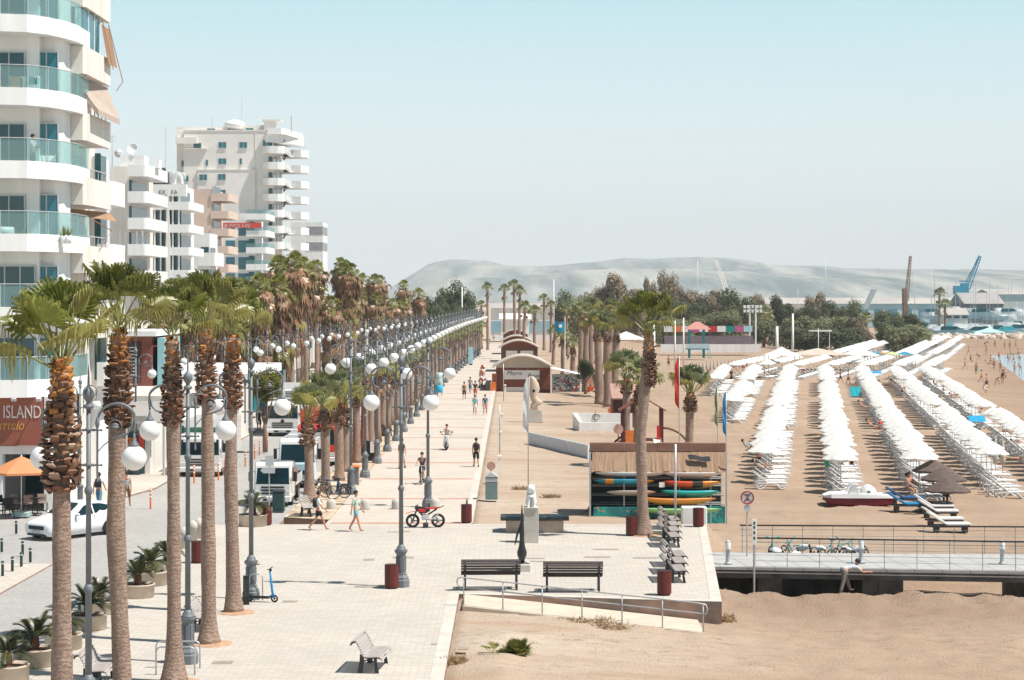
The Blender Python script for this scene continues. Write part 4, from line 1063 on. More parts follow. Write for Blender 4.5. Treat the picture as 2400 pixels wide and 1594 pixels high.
M['canvas'] = mat('pale_canvas', (.62,.57,.51), .85, .06, .8, trans=.1); M['canvas_grey'] = mat('grey_canvas', (.33,.31,.29), .85, .1, .8); M['canvas_white'] = mat('white_canvas', (.74,.73,.71), .8, .05, .6)
awning('beige canvas awning below the red brown timber pavilion', 116, 286, 408, 905, 922, 3, M['canvas'])
awning('folded grey awning under the beige canvas', 112, 302, 398, 940, 985, 1.2, M['canvas_grey'], .1)
awning('long white canopy roof of the restaurant behind the trees', 165, 400, 660, 850, 868, 7, M['canvas_white'], .5)
awning('cream canopy with a terracotta border nearer the road', 138, 375, 545, 892, 915, 5, M['canvas'], .9)
awning('white canopy beside the box truck', 135, 392, 505, 925, 975, 4, M['canvas_white'], .4)
awning('small white peaked canopy behind the box truck', 172, 655, 720, 905, 935, 4, M['canvas_white'], .3)
m = mat('striped_awning', (.45,.38,.33), .8, .3, 3, stretch=(4,.1,.1))
awning('grey striped awning above the green shop front', 205, 640, 705, 835, 862, 5, m, .4)
t, xw = shop('brown trimmed restaurant front behind the cream canopy', 140, 370, 560, 905, 1065, 5, M['render_warm'], 'restaurant')
MB().box(xw,-.1,-.06,-.005,Z(935,140),Z(905,140)).build('fascia', M['wood_red'], t)
m = MB(); m.box(xw+.5,xw*.55,-.06,-.005,0,Z(980,140)); m.box(xw*.45,-.5,-.06,-.005,0,Z(980,140)); m.build('window', M['dark_glass'], t)
text('CITY BAR', .55, M['teal'], 'lettering', t, (xw*.58,-.1,Z(955,140)))
t, xw = shop('white shop with red and white signs behind the tallest globe lamps', 260, 470, 630, 745, 850, 8, M['render_white'], 'shop')
sb = MB().box(xw*.62,0,-.15,-.01,Z(765,260),Z(752,260)).build('sign_board', M['banner'], t)
text('B-86', .62, M['ltr_white'], 'lettering', sb, (xw*.56,-.2,Z(763,260)))
m = MB(); m.box(xw*.5,-.6,-.06,-.005,0,Z(775,260)); m.build('window', M['dark_glass'], t)
MB().box(xw*.64,.2,-1.4,-.01,Z(772,260),Z(766,260)).build('canopy', M['white'], t)
t, xw = shop('low shop with a bright red fascia board beside the palm grove', 225, 596, 700, 800, 860, 6, M['canvas_white'], 'shop')
MB().box(xw*.97,-2.5,-.12,-.01,Z(825,225),Z(808,225)).build('sign_board', M['banner'], t)
MB().box(xw*.97,-.4,-.08,-.01,0,Z(832,225)).build('window', M['dark_glass'], t)
t, xw = shop('grey office wing beside the red and white signs', 275, 630, 735, 700, 850, 8, M['render_grey'], 'shop')
m = MB()
for k in range(3): m.box(xw*.9+k*2.0,xw*.9+k*2+1.3,-.05,-.005,Z(815,275),Z(725,275))
m.build('window', M['dark_glass'], t)
t, xw = shop('dark shop front with an orange cash machine sign behind the car', 112, 180, 352, 985, 1180, 6, M['render_grey'], 'shop')
m = MB(); m.box(xw*.97,xw*.55,-.06,-.005,0,Z(1010,112)); m.box(xw*.48,-.3,-.06,-.005,0,Z(1010,112)); m.build('window', M['dark_glass'], t)
MB().box(xw,0,-1.2,-.01,Z(988,112),Z(972,112)).build('canopy', M['canvas_grey'], t)
sb = MB().box(-1.25,-.6,-.8,-.7,Z(1042,112),Z(1024,112)).build('cash_machine_sign', M['orange'], t)
text('ATM', .33, M['dark_steel'], 'lettering', sb, (-1.2,-.82,Z(1037,112)))
MB().box(-.5,-.22,-.8,-.7,Z(1050,112),Z(1012,112)).build('hanging_sign', M['red'], t)
MB().box(xw*.92,xw*.92+.3,-.9,-.8,Z(1084,112),Z(1048,112)).build('hanging_sign', M['red'], t)
sb = MB().box(-1.6,-1.2,-.9,-.8,Z(975,112),Z(915,112)).build('hanging_sign', M['white'], t)
text('3', .5, M['blue'], 'lettering', sb, (-1.55,-.92,Z(940,112)))

for lab, D, px0, px1, py0, py1 in (('dark block for the shade of an open restaurant front under the long white canopy',173,396,664,868,960),('dark block for the shade of a shop interior beneath the cream canopy',143.5,378,548,935,1060)):
    t, xw = shop(lab, D, px0, px1, py0, py1, 2, M['dark_glass'], 'restaurant'); m = MB(); g_ = random.Random(int(D))  # dark blocks: shade of the open fronts put into the colour
    for k in range(9): x = xw*(k+.3)/9; m.box(x,x+g_.uniform(.3,.9),-.3,-.05,g_.uniform(0,.6),g_.uniform(.9,2.2),g_.choice([0,1,2,3]))
    m.build('display', [M['white'],M['teal'],M['orange'],M['wood_red']], t)
# ---------------------------------------------------------------- people: one skinned surface per pose, clothes as close-fitting children
def skel(p=0, lh=0, lk=0, rh=0, rk=0, la=0, lb=10, ra=0, rb=10, ab=10, head=0, ground=True, tw=0):
    """facing -y; p>0 leans back. angles in degrees, legs/arms positive = forward"""
    J = {}
    u = Vector((0, math.sin(R(p)), math.cos(R(p))))
    pel = Vector((0,0,0)); J['pel'] = pel
    J['sp'] = pel+u*.20; J['ch'] = pel+u*.38; J['nk'] = pel+u*.53
    hu = Vector((0, math.sin(R(p*.6+head)), math.cos(R(p*.6+head))))
    J['n2'] = J['nk']+hu*.06; J['h1'] = J['nk']+hu*.125+Vector((0,-.012,0)); J['h2'] = J['nk']+hu*.20; J['h3'] = J['nk']+hu*.255
    f = Vector((0,-math.cos(R(p*.6+head)), math.sin(R(p*.6+head))))
    J['nose'] = J['h1']+f*.098+hu*.01
    for s, h, k, a, b in ((1,lh,lk,la,lb),(-1,rh,rk,ra,rb)):
        n = 'L' if s > 0 else 'R'
        J['hip'+n] = pel+Vector((s*.095,0,-.05))
        J['kn'+n] = J['hip'+n]+Vector((s*.01,-math.sin(R(h)),-math.cos(R(h))))*.42
        J['cf'+n] = J['kn'+n]+Vector((0,-math.sin(R(h-k)),-math.cos(R(h-k))))*.14+Vector((0,.012,0))
        J['an'+n] = J['kn'+n]+Vector((0,-math.sin(R(h-k)),-math.cos(R(h-k))))*.41
        fa = R(h-k)*.7
        J['he'+n] = J['an'+n]+Vector((0,.03,-.035))
        J['to'+n] = J['an'+n]+Vector((s*.02,-.15*math.cos(fa)-.0*math.sin(fa),-.045+.13*math.sin(max(fa,-.4))))
        J['sh'+n] = J['ch']+u*.085+Vector((s*.165,0,0))
        d = Vector((s*math.sin(R(ab)),-math.sin(R(a))*math.cos(R(ab)),-math.cos(R(a))*math.cos(R(ab))))
        J['el'+n] = J['sh'+n]+d*.29
        e = Vector((s*math.sin(R(ab*.3)),-math.sin(R(a+b)),-math.cos(R(a+b)))).normalized()
        J['wr'+n] = J['el'+n]+e*.25
        J['hd'+n] = J['wr'+n]+e*.075
        sd = Vector((0,1,0)) if abs(e.y) < .7 else Vector((0,0,1))
        sd = (sd-e*sd.dot(e)).normalized(); inn = e.cross(sd)*(1)
        for q, (off, ln) in enumerate(((-.032,.068),(-.011,.082),(.011,.078),(.030,.060))):
            J['f%d%s' % (q,n)] = J['hd'+n]+e*.03-sd*off; J['g%d%s' % (q,n)] = J['hd'+n]+e*(.03+ln*.9)-sd*off*1.2+inn*(.018+.004*q)*-s
        J['t0'+n] = J['wr'+n]+e*.035+sd*.040; J['t1'+n] = J['wr'+n]+e*.085+sd*.066
    if ground:
        dz = -min(J['anL'].z, J['anR'].z, J['toL'].z+.045, J['toR'].z+.045)+.075
        for k_ in J: J[k_] = J[k_]+Vector((0,0,dz))
    return J
RAD = dict(pel=(.135,.105), sp=(.118,.09), ch=(.145,.105), nk=(.055,.055), n2=(.052,.055), h1=(.070,.086), h2=(.078,.096), h3=(.045,.055), nose=(.012,.014),
           hip=.085, kn=.058, cf=.060, an=.036, he=.036, to=.030, sh=.056, el=.040, wr=.027, hd=(.036,.020), f=.010, g=.007, t0=.013, t1=.010)
def rad(k):
    if k in RAD: return RAD[k]
    b = k.rstrip('LR')
    if b in RAD: return RAD[b]
    return RAD.get(b[0], .06)
def skin_mesh(J, edges, grow=0.0, fac=1.0, sub=1, name='body', over=None):
    keys = []; 
    for a, b in edges:
        for k in (a,b):
            if k not in keys: keys.append(k)
    me = bpy.data.meshes.new(name); me.from_pydata([J[k] for k in keys], [(keys.index(a),keys.index(b)) for a,b in edges], [])
    ob = bpy.data.objects.new(name, me); C.objects.link(ob)
    ob.modifiers.new('s','SKIN'); ss = ob.modifiers.new('u','SUBSURF'); ss.levels = sub; ss.render_levels = sub
    for i, k in enumerate(keys):
        r = (over or {}).get(k, rad(k)); r = r if isinstance(r, tuple) else (r,r)
        sv = me.skin_vertices[0].data[i]; sv.radius = (r[0]*fac+grow, r[1]*fac+grow); sv.use_root = (i == 0)
    dg = bpy.context.evaluated_depsgraph_get(); dg.update()
    out = bpy.data.meshes.new_from_object(ob.evaluated_get(dg)); bpy.data.objects.remove(ob); bpy.data.meshes.remove(me)
    out.name = name; out.polygons.foreach_set('use_smooth', [True]*len(out.polygons))
    return out
TORSO = [('pel','sp'),('sp','ch'),('ch','nk')]
def arm_e(n, part=4):
    e = [('ch','sh'+n),('sh'+n,'el'+n),('el'+n,'wr'+n),('wr'+n,'hd'+n)][:part]
    return e
def leg_e(n, part=3):
    return [('pel','hip'+n),('hip'+n,'kn'+n),('kn'+n,'cf'+n),('cf'+n,'an'+n)][:part]
def body_edges(fingers):
    e = TORSO+[('nk','n2'),('n2','h1'),('h1','h2'),('h2','h3'),('h1','nose')]
    for n in 'LR':
        e += arm_e(n)+leg_e(n,4)+[('an'+n,'he'+n),('an'+n,'to'+n)]
        if fingers:
            for q in range(4): e += [('hd'+n,'f%d%s' % (q,n)),('f%d%s' % (q,n),'g%d%s' % (q,n))]
            e += [('wr'+n,'t0'+n),('t0'+n,'t1'+n)]
    return e
def hair_mesh(J, long=False):
    m = MB(); c = (J['h1']+J['h2'])*.5+(J['h2']-J['h1']).normalized()*.028
    f = (J['nose']-J['h1']).normalized(); u = (J['h3']-J['h1']).normalized(); s = f.cross(u)
    n, k = 14, 8
    rings = []
    for i in range(k+1):
        a = PI*.5-(PI*.62)*i/k
        ring = []
        for j in range(n):
            t = 2*PI*j/n; back = -math.cos(t)
            aa = a if back > -.35 else max(a, .25)
            if long and back > .2: aa = a-.25*i/k
            r = .112
            ring.append(c+u*(math.sin(aa)*r*1.06)+(f*math.cos(t)*1.02+s*math.sin(t)*.86)*math.cos(aa)*r)
        rings.append(ring)
    m.loft(rings)
    return m.mesh('hair', M['hair'], True)
POSES = {
 'walk': dict(lh=26,lk=6,rh=-20,rk=22,la=-22,lb=18,ra=24,rb=22,ab=9),
 'walk2': dict(lh=-16,lk=14,rh=20,rk=4,la=18,lb=15,ra=-18,rb=12,ab=11),
 'stand': dict(lh=3,lk=2,rh=-4,rk=3,la=4,lb=14,ra=-4,rb=20,ab=10),
 'elbows': dict(lh=2,lk=2,rh=-3,rk=3,la=15,lb=75,ra=10,rb=80,ab=8),
 'sit': dict(p=-4,lh=82,lk=80,rh=80,rk=76,la=28,lb=50,ra=30,rb=45,ab=12,ground=False),
 'lounge': dict(p=52,lh=86,lk=4,rh=88,rk=6,la=40,lb=20,ra=35,rb=30,ab=16,ground=False,head=-10),
 'knees': dict(p=62,lh=140,lk=95,rh=128,rk=92,la=55,lb=40,ra=45,rb=50,ab=14,ground=False,head=-12),
 'prone': dict(p=86,lh=91,lk=2,rh=89,rk=2,la=70,lb=15,ra=75,rb=15,ab=22,ground=False),
 'bend': dict(p=-82,lh=30,lk=8,rh=-12,rk=6,la=58,lb=30,ra=48,rb=40,ab=12,head=20),
 'bike': dict(p=-24,lh=68,lk=62,rh=42,rk=72,la=50,lb=20,ra=50,rb=20,ab=14,ground=False,head=18),
 'moped': dict(p=-6,lh=72,lk=78,rh=70,rk=76,la=42,lb=32,ra=42,rb=32,ab=24,ground=False,head=4),
 'crouch': dict(p=-40,lh=95,lk=118,rh=80,rk=110,la=50,lb=30,ra=45,rb=30,ab=10),
}
PM = {}
def pose_part(pose, part):
    key = (pose, part)
    if key in PM: return PM[key]
    J = skel(**POSES[pose])
    if part == 'body': me = skin_mesh(J, body_edges(pose in ('walk','walk2','stand','bend','elbows','bike')), 0, .93)
    elif part in ('shirt','vest','longshirt'):
        K = dict(J); K['nk2'] = J['ch']+(J['nk']-J['ch'])*.72; K['hem'] = J['pel']+(J['sp']-J['pel'])*(-.05 if part != 'longshirt' else -.55)
        e = [('hem','sp'),('sp','ch'),('ch','nk2')]
        over = {'hem':(.140,.112),'nk2':(.070,.062),'ch':(.152,.112),'sp':(.128,.100)}
        for n in 'LR':
            e.append(('ch','sh'+n)); over['sh'+n] = .064
            if part != 'vest':
                K['sl'+n] = J['sh'+n].lerp(J['el'+n], .62 if part == 'shirt' else .9); over['sl'+n] = .058; e.append(('sh'+n,'sl'+n))
        me = skin_mesh(K, e, .004, 1.0, 1, 'shirt', over)
    elif part in ('shorts','trunks','trousers','longshorts'):
        K = dict(J); over = {'pel':(.142,.115),'wst':(.128,.100)}; K['wst'] = J['pel'].lerp(J['sp'], .42)
        e = [('wst','pel')]
        for n in 'LR':
            e.append(('pel','hip'+n)); over['hip'+n] = .095
            if part == 'trousers':
                e += [('hip'+n,'kn'+n),('kn'+n,'an'+n)]; over['kn'+n] = .076; over['an'+n] = .060
            else:
                K['le'+n] = J['hip'+n].lerp(J['kn'+n], {'shorts':.62,'trunks':.30,'longshorts':1.0}[part]); over['le'+n] = .086; e.append(('hip'+n,'le'+n))
        me = skin_mesh(K, e, .004, 1.0, 1, 'shorts' if part != 'trousers' else 'trousers', over)
    elif part == 'hair': me = hair_mesh(J)
    elif part == 'longhair': me = hair_mesh(J, True)
    elif part == 'cap':
        me = hair_mesh(J).copy(); me.name = 'cap'
    elif part == 'shoes':
        m = MB()
        for n in 'LR':
            a, t = J['he'+n], J['to'+n]; d = (t-a); m.loft([[a+d*k+Vector((w_*x,0,z)) for x, z in ((-1,-.035),(1,-.035),(1,.02),(0,.05),(-1,.02))] for k, w_ in ((-.12,.03),(.3,.042),(.8,.045),(1.22,.03))])
        me = m.mesh('shoes', M['black'], True)
    elif part == 'backpack':
        m = MB(); c = J['sp'].lerp(J['ch'],.62); u = (J['ch']-J['sp']).normalized(); b = Vector((0,1,0)); b = (b-u*b.dot(u)).normalized()
        rings = [[c+b*d+Vector((x*k,0,0))+u*(z*k) for x, z in ((-.15,-.2),(.15,-.2),(.16,.08),(.10,.22),(-.10,.22),(-.16,.08))] for d, k in ((.10,1.0),(.20,.97),(.26,.7))]
        m.loft(rings)
        for s in (-1,1): m.tube([c+u*.19+b*.11+Vector((s*.09,0,0)), J['sh'+('L' if s > 0 else 'R')]+Vector((-s*.05,0,.07)), c-b*.12+Vector((s*.11,0,0))+u*.05, c+b*.10+Vector((s*.12,0,0))-u*.14], .014, 5)
        me = m.mesh('backpack', M['black'], True)
    PM[key] = me
    return me
CL = {}
def cloth(col):
    k = tuple(col)
    if k not in CL: CL[k] = mat('cloth', col, .85, .12, 8, bmp=.2)
    return CL[k]
PCOL = {}
def colored(me, col):
    k = (me.name, tuple(col))
    if k not in PCOL:
        c = me.copy(); c.materials.clear(); c.materials.append(cloth(col)); PCOL[k] = c
    return PCOL[k]
NAMES = dict(vest='shirt', longshirt='shirt', trunks='shorts', longshorts='shorts', longhair='hair')
def person(x, y, z, pose, rz, label, top=None, bottom=None, hair='hair', extra=(), group=None, scale=1.0, haircol=None):
    t = thing('person', label, 'person', (x,y,z), R(rz), group, scale)
    bm_ = pose_part(pose,'body')
    if not bm_.materials: bm_.materials.append(M['skin'])
    inst('body', bm_, t)
    for it in (top, bottom):
        if it: inst(NAMES.get(it[0], it[0]), colored(pose_part(pose, it[0]), it[1]), t)
    h = pose_part(pose, hair)
    if hair == 'cap' or haircol: inst(NAMES.get(hair,hair), colored(h, haircol or (.02,.025,.05)), t)
    else: inst('hair', h, t)
    for e in extra: inst(e, pose_part(pose, e), t)
    return t
BLK = (.015,.016,.020); WHT = (.72,.71,.69); NAV = (.03,.05,.10); TEA = (.04,.30,.33); RDC = (.45,.05,.045); KHK = (.42,.36,.28); GRY = (.28,.28,.29); BLU = (.05,.17,.30); PNK = (.55,.28,.28); MINT = (.50,.60,.50)
p = gp(747,1243); person(p.x,p.y,0,'walk',90,'woman in a white shirt and black shorts with a dark backpack walking across the square',('longshirt',WHT),('shorts',BLK),'hair',('backpack',),'strollers on the square',.98)
p = gp(834,1246); person(p.x,p.y,0,'walk2',75,'young man in a pale green loose top and blue patterned shorts walking barefoot',('longshirt',MINT),('shorts',(.12,.35,.42)),'hair',(),'strollers on the square',1.0)
p = gp(1116,1094); person(p.x,p.y,0,'walk',185,'man in a black sleeveless top and long black shorts seen from behind on the promenade',('vest',BLK),('longshorts',BLK),'cap',('shoes','backpack'),None,1.0)
p = gp(942,1098); person(p.x,p.y,0,'walk2',170,'bare chested man in pale shorts half hidden by the lamp post',None,('longshorts',WHT),'hair',('shoes','backpack'),None,1.0)
for px, py, pose, rz, lab, tp, bt, hr in (
  (1113,973,'walk',0,'woman in a turquoise top and white shorts holding hands on the promenade',('shirt',(.10,.45,.50)),('shorts',WHT),'cap'),
  (1137,973,'walk2',-4,'man in a blue shirt and pale shorts walking hand in hand',('shirt',BLU),('longshorts',PNK),'hair'),
  (1088,937,'walk2',180,'woman in a brown top and black skirt walking away along the promenade',('vest',(.30,.15,.10)),('longshorts',BLK),'longhair'),
  (1102,922,'walk',175,'person with a grey top and blue skirt farther up the promenade',('shirt',GRY),('longshorts',BLU),'hair'),
  (1114,933,'walk',180,'man in a black shirt and red shorts near the ride machine',('shirt',BLK),('longshorts',RDC),'cap'),
  (1099,853,'walk2',180,'distant stroller in a dark top beside the advertising pillar',('shirt',NAV),('shorts',WHT),'hair'),
  (1145,818,'walk',0,'faraway walker in turquoise near the end of the promenade',('shirt',TEA),('shorts',WHT),'hair'),
  (1157,800,'walk2',180,'faraway walker in white near the end of the promenade',('shirt',WHT),('shorts',NAV),'hair'),
  (232,1192,'walk',175,'man in a white shirt and jeans with a dark backpack on the shop pavement',('shirt',WHT),('trousers',(.10,.22,.33)),'hair'),
  (297,1190,'walk2',178,'man in a grey vest and brown shorts walking past the shops',('vest',(.42,.47,.52)),('longshorts',(.22,.12,.08)),'hair'),
  (287,1186,'walk',182,'person in a dark green top half hidden by a palm trunk',('shirt',(.03,.16,.15)),('longshorts',GRY),'hair'),
  (607,1012,'stand',180,'woman in a long dark dress standing by the canopy across the road',('longshirt',BLK),('longshorts',BLK),'longhair')):
    q = gp(px,py); t = person(q.x,q.y,0,pose,rz,lab,tp,bt,hr,('backpack',) if 'backpack' in lab else (),'strollers on the promenade' if px > 900 else 'strollers by the shops')
q = at(78,548,92.0); person(X(78,93.6),93.5,15.4+.45,'elbows',75,'man in a white shirt leaning on the glass rail of a hotel balcony',('shirt',WHT),('longshorts',(.06,.08,.09)))
# worker bending at the jetty
person(X(1975,72.6),72.4,-.86,'bend',115,'workman in a pale grey shirt and grey trousers bending over the edge of the jetty',('longshirt',(.46,.49,.53)),('trousers',(.20,.17,.15)),'hair',('shoes',))
# ---------------------------------------------------------------- beach: parasols and loungers
M['parasol'] = mat('white_parasol_cloth', (.76,.75,.71), .8, .04, 1.5, trans=.22, rndv=.03)
M['plastic'] = mat('white_plastic', (.74,.74,.73), .4, .04, 2, rndv=.05)
M['sling'] = mat('lounger_sling', (.66,.67,.68), .7, .06, 3, rndv=.06)
def parasol_canopy(n=8, r=1.06, z=1.98, h=.50, seed=0, flop=.05):
    g = random.Random(seed); m = MB()
    N = n*2; rings = []
    for k, (rr, zz) in enumerate(((.03,1.0),(.32,.74),(.66,.40),(1.0,0.0),(1.0,-.12))):
        ring = []
        for i in range(N):
            a = 2*PI*i/N
            s = 1.0 if i % 2 == 0 else (1-.075*min(1,rr*1.3))
            dz = 0 if i % 2 == 0 else -.035*rr
            ring.append((r*rr*s*math.cos(a), r*rr*s*math.sin(a), z+h*zz+dz+(g.uniform(-flop,flop)*.3 if k > 2 else 0)))
        rings.append(ring)
    m.loft(rings, cap=False)
    m.ball((0,0,z+h+.02), .035, 6, 4)
    return m.mesh('canopy', M['parasol'])
PAR = [parasol_canopy(seed=i) for i in range(4)]
pm = MB(); pm.tube([(0,0,-.3),(0,0,2.45)], .024, 6)
for i in range(4):
    a = PI/4+PI/2*i; pm.tube([(0,0,1.9),(.9*math.cos(a),.9*math.sin(a),2.02)], .008, 3, cap=False)
POLE = pm.mesh('pole', M['alu'])
def lounger_parts(detail=True):
    f = MB(); s = MB()
    n = 6 if detail else 4
    for y in (-.31,.31):
        # curved side frame: foot loop, seat rail, back loop
        f.tube([(.95,y,.36),(1.0,y,.28),(.88,y,.10),(.72,y,.02),(.56,y,.06),(.40,y,.24),(.22,y,.34),(-.05,y,.34),(-.25,y,.22),(-.42,y,.06),(-.58,y,.02),(-.74,y,.10),(-.80,y,.24),(-.70,y,.33),(-.4,y,.35),(.3,y,.36),(.95,y,.36)], .030, n, cap=False)
        f.tube([(-.12,y*.93,.37),(-.52,y*.93,.66),(-.86,y*.93,.92)], .026, n)
    f.tube([(-.86,-.29,.92),(-.86,.29,.92)], .026, n); f.tube([(.95,-.31,.36),(.95,.31,.36)], .028, n)
    if detail:
        f.tube([(-.55,-.28,.66),(-.62,-.28,.05)], .016, 4); f.tube([(-.55,.28,.66),(-.62,.28,.05)], .016, 4)
        k = 0
        x = -.08
        while x < .9: s.box(x,x+.075,-.29,.29,.362,.377); x += .1
        for i in range(9):
            t0 = i/9; t1 = t0+.085
            a, b = Vector((-.13,0,.385)).lerp(Vector((-.86,0,.92)),t0), Vector((-.13,0,.385)).lerp(Vector((-.86,0,.92)),t1)
            s.quad((a.x,-.28,a.z),(a.x,.28,a.z),(b.x,.28,b.z),(b.x,-.28,b.z))
    else:
        s.box(-.1,.94,-.29,.29,.36,.375); s.quad((-.12,-.28,.38),(-.12,.28,.38),(-.86,.28,.92),(-.86,-.28,.92))
    return f, s
f1, s1 = lounger_parts(True); LF, LS = f1.mesh('frame', M['plastic'], True), s1.mesh('slats', M['sling'])
f2, s2 = lounger_parts(False)
cm = MB(); cm.add(f2.v, f2.f, 0); cm.add(s2.v, s2.f, 1); LLOW = cm.mesh('sun_lounger', [M['plastic'], M['sling']])
ROWS = [(2,14.85,116.3,.149),(3,18.3,111.0,.151),(4,22.6,110.2,.152),(5,27.96,116.3,.151),(6,31.4,113.0,.151),(1,19.1,173.0,.147),(0,22.2,218.6,.14)]
RN = {0:'the short leftmost row',1:'the second row from left',2:'the row nearest the surfboard shack',3:'the row behind the pedal boat',4:'the row behind the thatched parasols',5:'the second row from the sea',6:'the row closest to sea'}
jr = random.Random(21)
spots = []; lspots = []
for r, x0, y0, sl in ROWS:
    y = y0; i = 0
    while y < 300:
        xx = x0+(y-y0)*sl if y < 258 else x0+(258-y0)*sl+(y-258)*.28
        gap = (158 < y < 164.5) or (210 < y < 217) or (255 < y < 263)
        px = CX+xx*F/y
        if not gap and px < 2470: spots.append((y, r, xx, i)); lspots.append((y, r, xx))
        y += 3.1; i += 1
    y = y0-3.1; m_ = {3:1,2:1,4:1,5:2}.get(r,0)          # loungers standing out in front of the last parasol
    for k in range(m_): lspots.append((y-3.1*k, r, x0+(y-3.1*k-y0)*sl))
for k, (xa, ya) in enumerate(((51.8,320),(56.0,326),(59.5,308),(62.8,315),(67.0,318))):      # the farther block
    y = ya
    while y < (405,420,450,450,450)[k]: spots.append((y, 9, xa+(y-ya)*.26, 0)); lspots.append((y, 9, xa+(y-ya)*.26)); y += 3.1
spots.sort(); lspots.sort()
far = MB(); farp = MB()
cnt = {}
for j, (y, r, x, i) in enumerate(spots):
    z = ground_h(x,y)-.02
    if j < 296:
        k = cnt.get(r,0); cnt[r] = k+1
        lab = ('open white parasol at the near end of %s' % RN[r]) if k == 0 else ('%s white parasol from the near end of %s' % (ORD[k], RN[r])) if k < 8 and r in (2,3,4,5,6) else ('white parasol in the far half of %s' % RN[r])
        t = thing('parasol', lab, 'parasol', (x+jr.uniform(-.12,.12),y+jr.uniform(-.15,.15),z+jr.uniform(-.05,.06)), jr.uniform(0,.5), 'white parasols on the beach')
        t.rotation_euler = (jr.uniform(-.035,.035),jr.uniform(-.035,.035),PI/8+jr.uniform(-.15,.15))
        inst('canopy', PAR[j%4], t); inst('pole', POLE, t)
    else:
        me = PAR[j%4]; far.T = Matrix.Translation((x,y,z+jr.uniform(-.05,.05)))@Matrix.Rotation(jr.uniform(0,.4),4,'Z')
        far.add([v.co for v in me.vertices], [tuple(p.vertices) for p in me.polygons]); far.tube([(0,0,0),(0,0,2.2)], .03, 4)
far.T = None
o = far.build('distant_parasols', M['parasol']); tag(o, 'white parasols massed at the far end of the beach', 'parasols', None, 'stuff')
q = 0; done = {}
for j, (y, r, x) in enumerate(lspots):
    for s in (-.78,.78):
        lx, ly = x+.22+jr.uniform(-.1,.1), y+s+jr.uniform(-.08,.08)
        z = ground_h(lx,ly)
        rz = jr.uniform(-.05,.05)
        if q < 296:
            k = done.get(r,0); done[r] = k+1
            lab = ('white plastic sun lounger %s the near end of %s' % ('at' if k == 0 else 'second from' if k == 1 else 'third from', RN[r])) if k < 3 else ('white plastic sun lounger beneath the parasols of %s' % RN[r])
            if y < 150:
                t = thing('sun_lounger', lab, 'sun lounger', (lx,ly,z), rz, 'white loungers on the beach'); inst('frame', LF, t); inst('slats', LS, t)
            else: tag(inst('sun_lounger', LLOW, None, (lx,ly,z), rz), lab, 'sun lounger', 'white loungers on the beach')
            q += 1
        else:
            farp.T = Matrix.Translation((lx,ly,z)); farp.add(f2.v, f2.f, 0); farp.add(s2.v, s2.f, 1)
farp.T = None
o = farp.build('distant_loungers', [M['plastic'], M['sling']]); tag(o, 'white loungers under the distant parasols', 'loungers', None, 'stuff')
# ---- sunbathers
def onl(px, py, pose, rz, label, top=None, bot=None, hair='hair', dz=.42, ex=()):
    q = gp(px,py,-.95); person(q.x, q.y, ground_h(q.x,q.y)+dz, pose, rz, label, top, bot, hair, ex, 'people on the beach')
onl(1786,1117,'knees',90,'sunbather in a red swimsuit with raised knees on the lounger nearest the shack',None,('trunks',RDC),'longhair',.48)
onl(1757,1068,'lounge',90,'sunbather in turquoise leaning back in a lounger behind the first parasol',('vest',TEA),('trunks',BLK),'longhair',.50)
onl(1776,1085,'sit',80,'person in a red and black dress sitting beneath the first parasol pole',('longshirt',RDC),('shorts',BLK),'hair',.42)
onl(1971,1101,'sit',5,'person in a white top sitting under the parasol behind the pedal boat',('shirt',WHT),('shorts',NAV),'hair',.42)
onl(1996,1102,'sit',0,'man in a black shirt and blue shorts sitting under the parasol behind the pedal boat',('shirt',BLK),('shorts',(.05,.12,.35)),'hair',.42)
onl(2062,1015,'sit',60,'person in a red dress sitting on a lounger in the middle row',('longshirt',(.6,.05,.04)),('shorts',RDC),'hair',.42)
onl(2045,1010,'lounge',90,'dark haired sunbather beside the person in the red dress',None,('trunks',BLK),'longhair',.48)
onl(2024,960,'lounge',90,'sunbather on a mint green towel in the middle row',None,('trunks',(.05,.3,.28)),'longhair',.5)
onl(2130,1162,'sit',35,'broad shouldered man sitting under the nearest brown thatched parasol',None,('trunks',NAV),'hair',.45)
onl(2145,1160,'lounge',95,'sunbather lying on a blue cushioned lounger under the thatched parasol',None,('trunks',PNK),'hair',.62)
onl(2366,1085,'prone',70,'sunbather stretched on a lounger at the right edge',None,('trunks',(.05,.3,.12)),'longhair',.45)
sp_ = [(2068,908),(2088,912),(2098,905),(2180,905),(2196,912),(2210,928),(2225,938),(2240,932),(2255,945),(2270,960),(2300,965),(2315,975),(2330,982),(2352,1022),(2372,1030),(2390,1050),(2145,868),(2158,872),(2170,882),(2135,850),(2120,850),(1720,868),(1742,866)]
for i, (px, py) in enumerate(sp_):
    pose = ('lounge','sit','knees','prone')[i%4]
    q = gp(px,py,-1.0)
    person(q.x, q.y, ground_h(q.x,q.y)+.46, pose, 90+jr.uniform(-25,25), ['sunbather in dark swimwear among the crowded loungers near the sea','sunbather in red among the crowded loungers near the sea','sunbather in blue among the crowded loungers near the sea'][i%3],
           None if i%3 else ('vest',(BLK,RDC,NAV)[i%3]), ('trunks',(BLK,RDC,BLU)[i%3]), ('hair','longhair')[i%2], (), 'people on the beach')
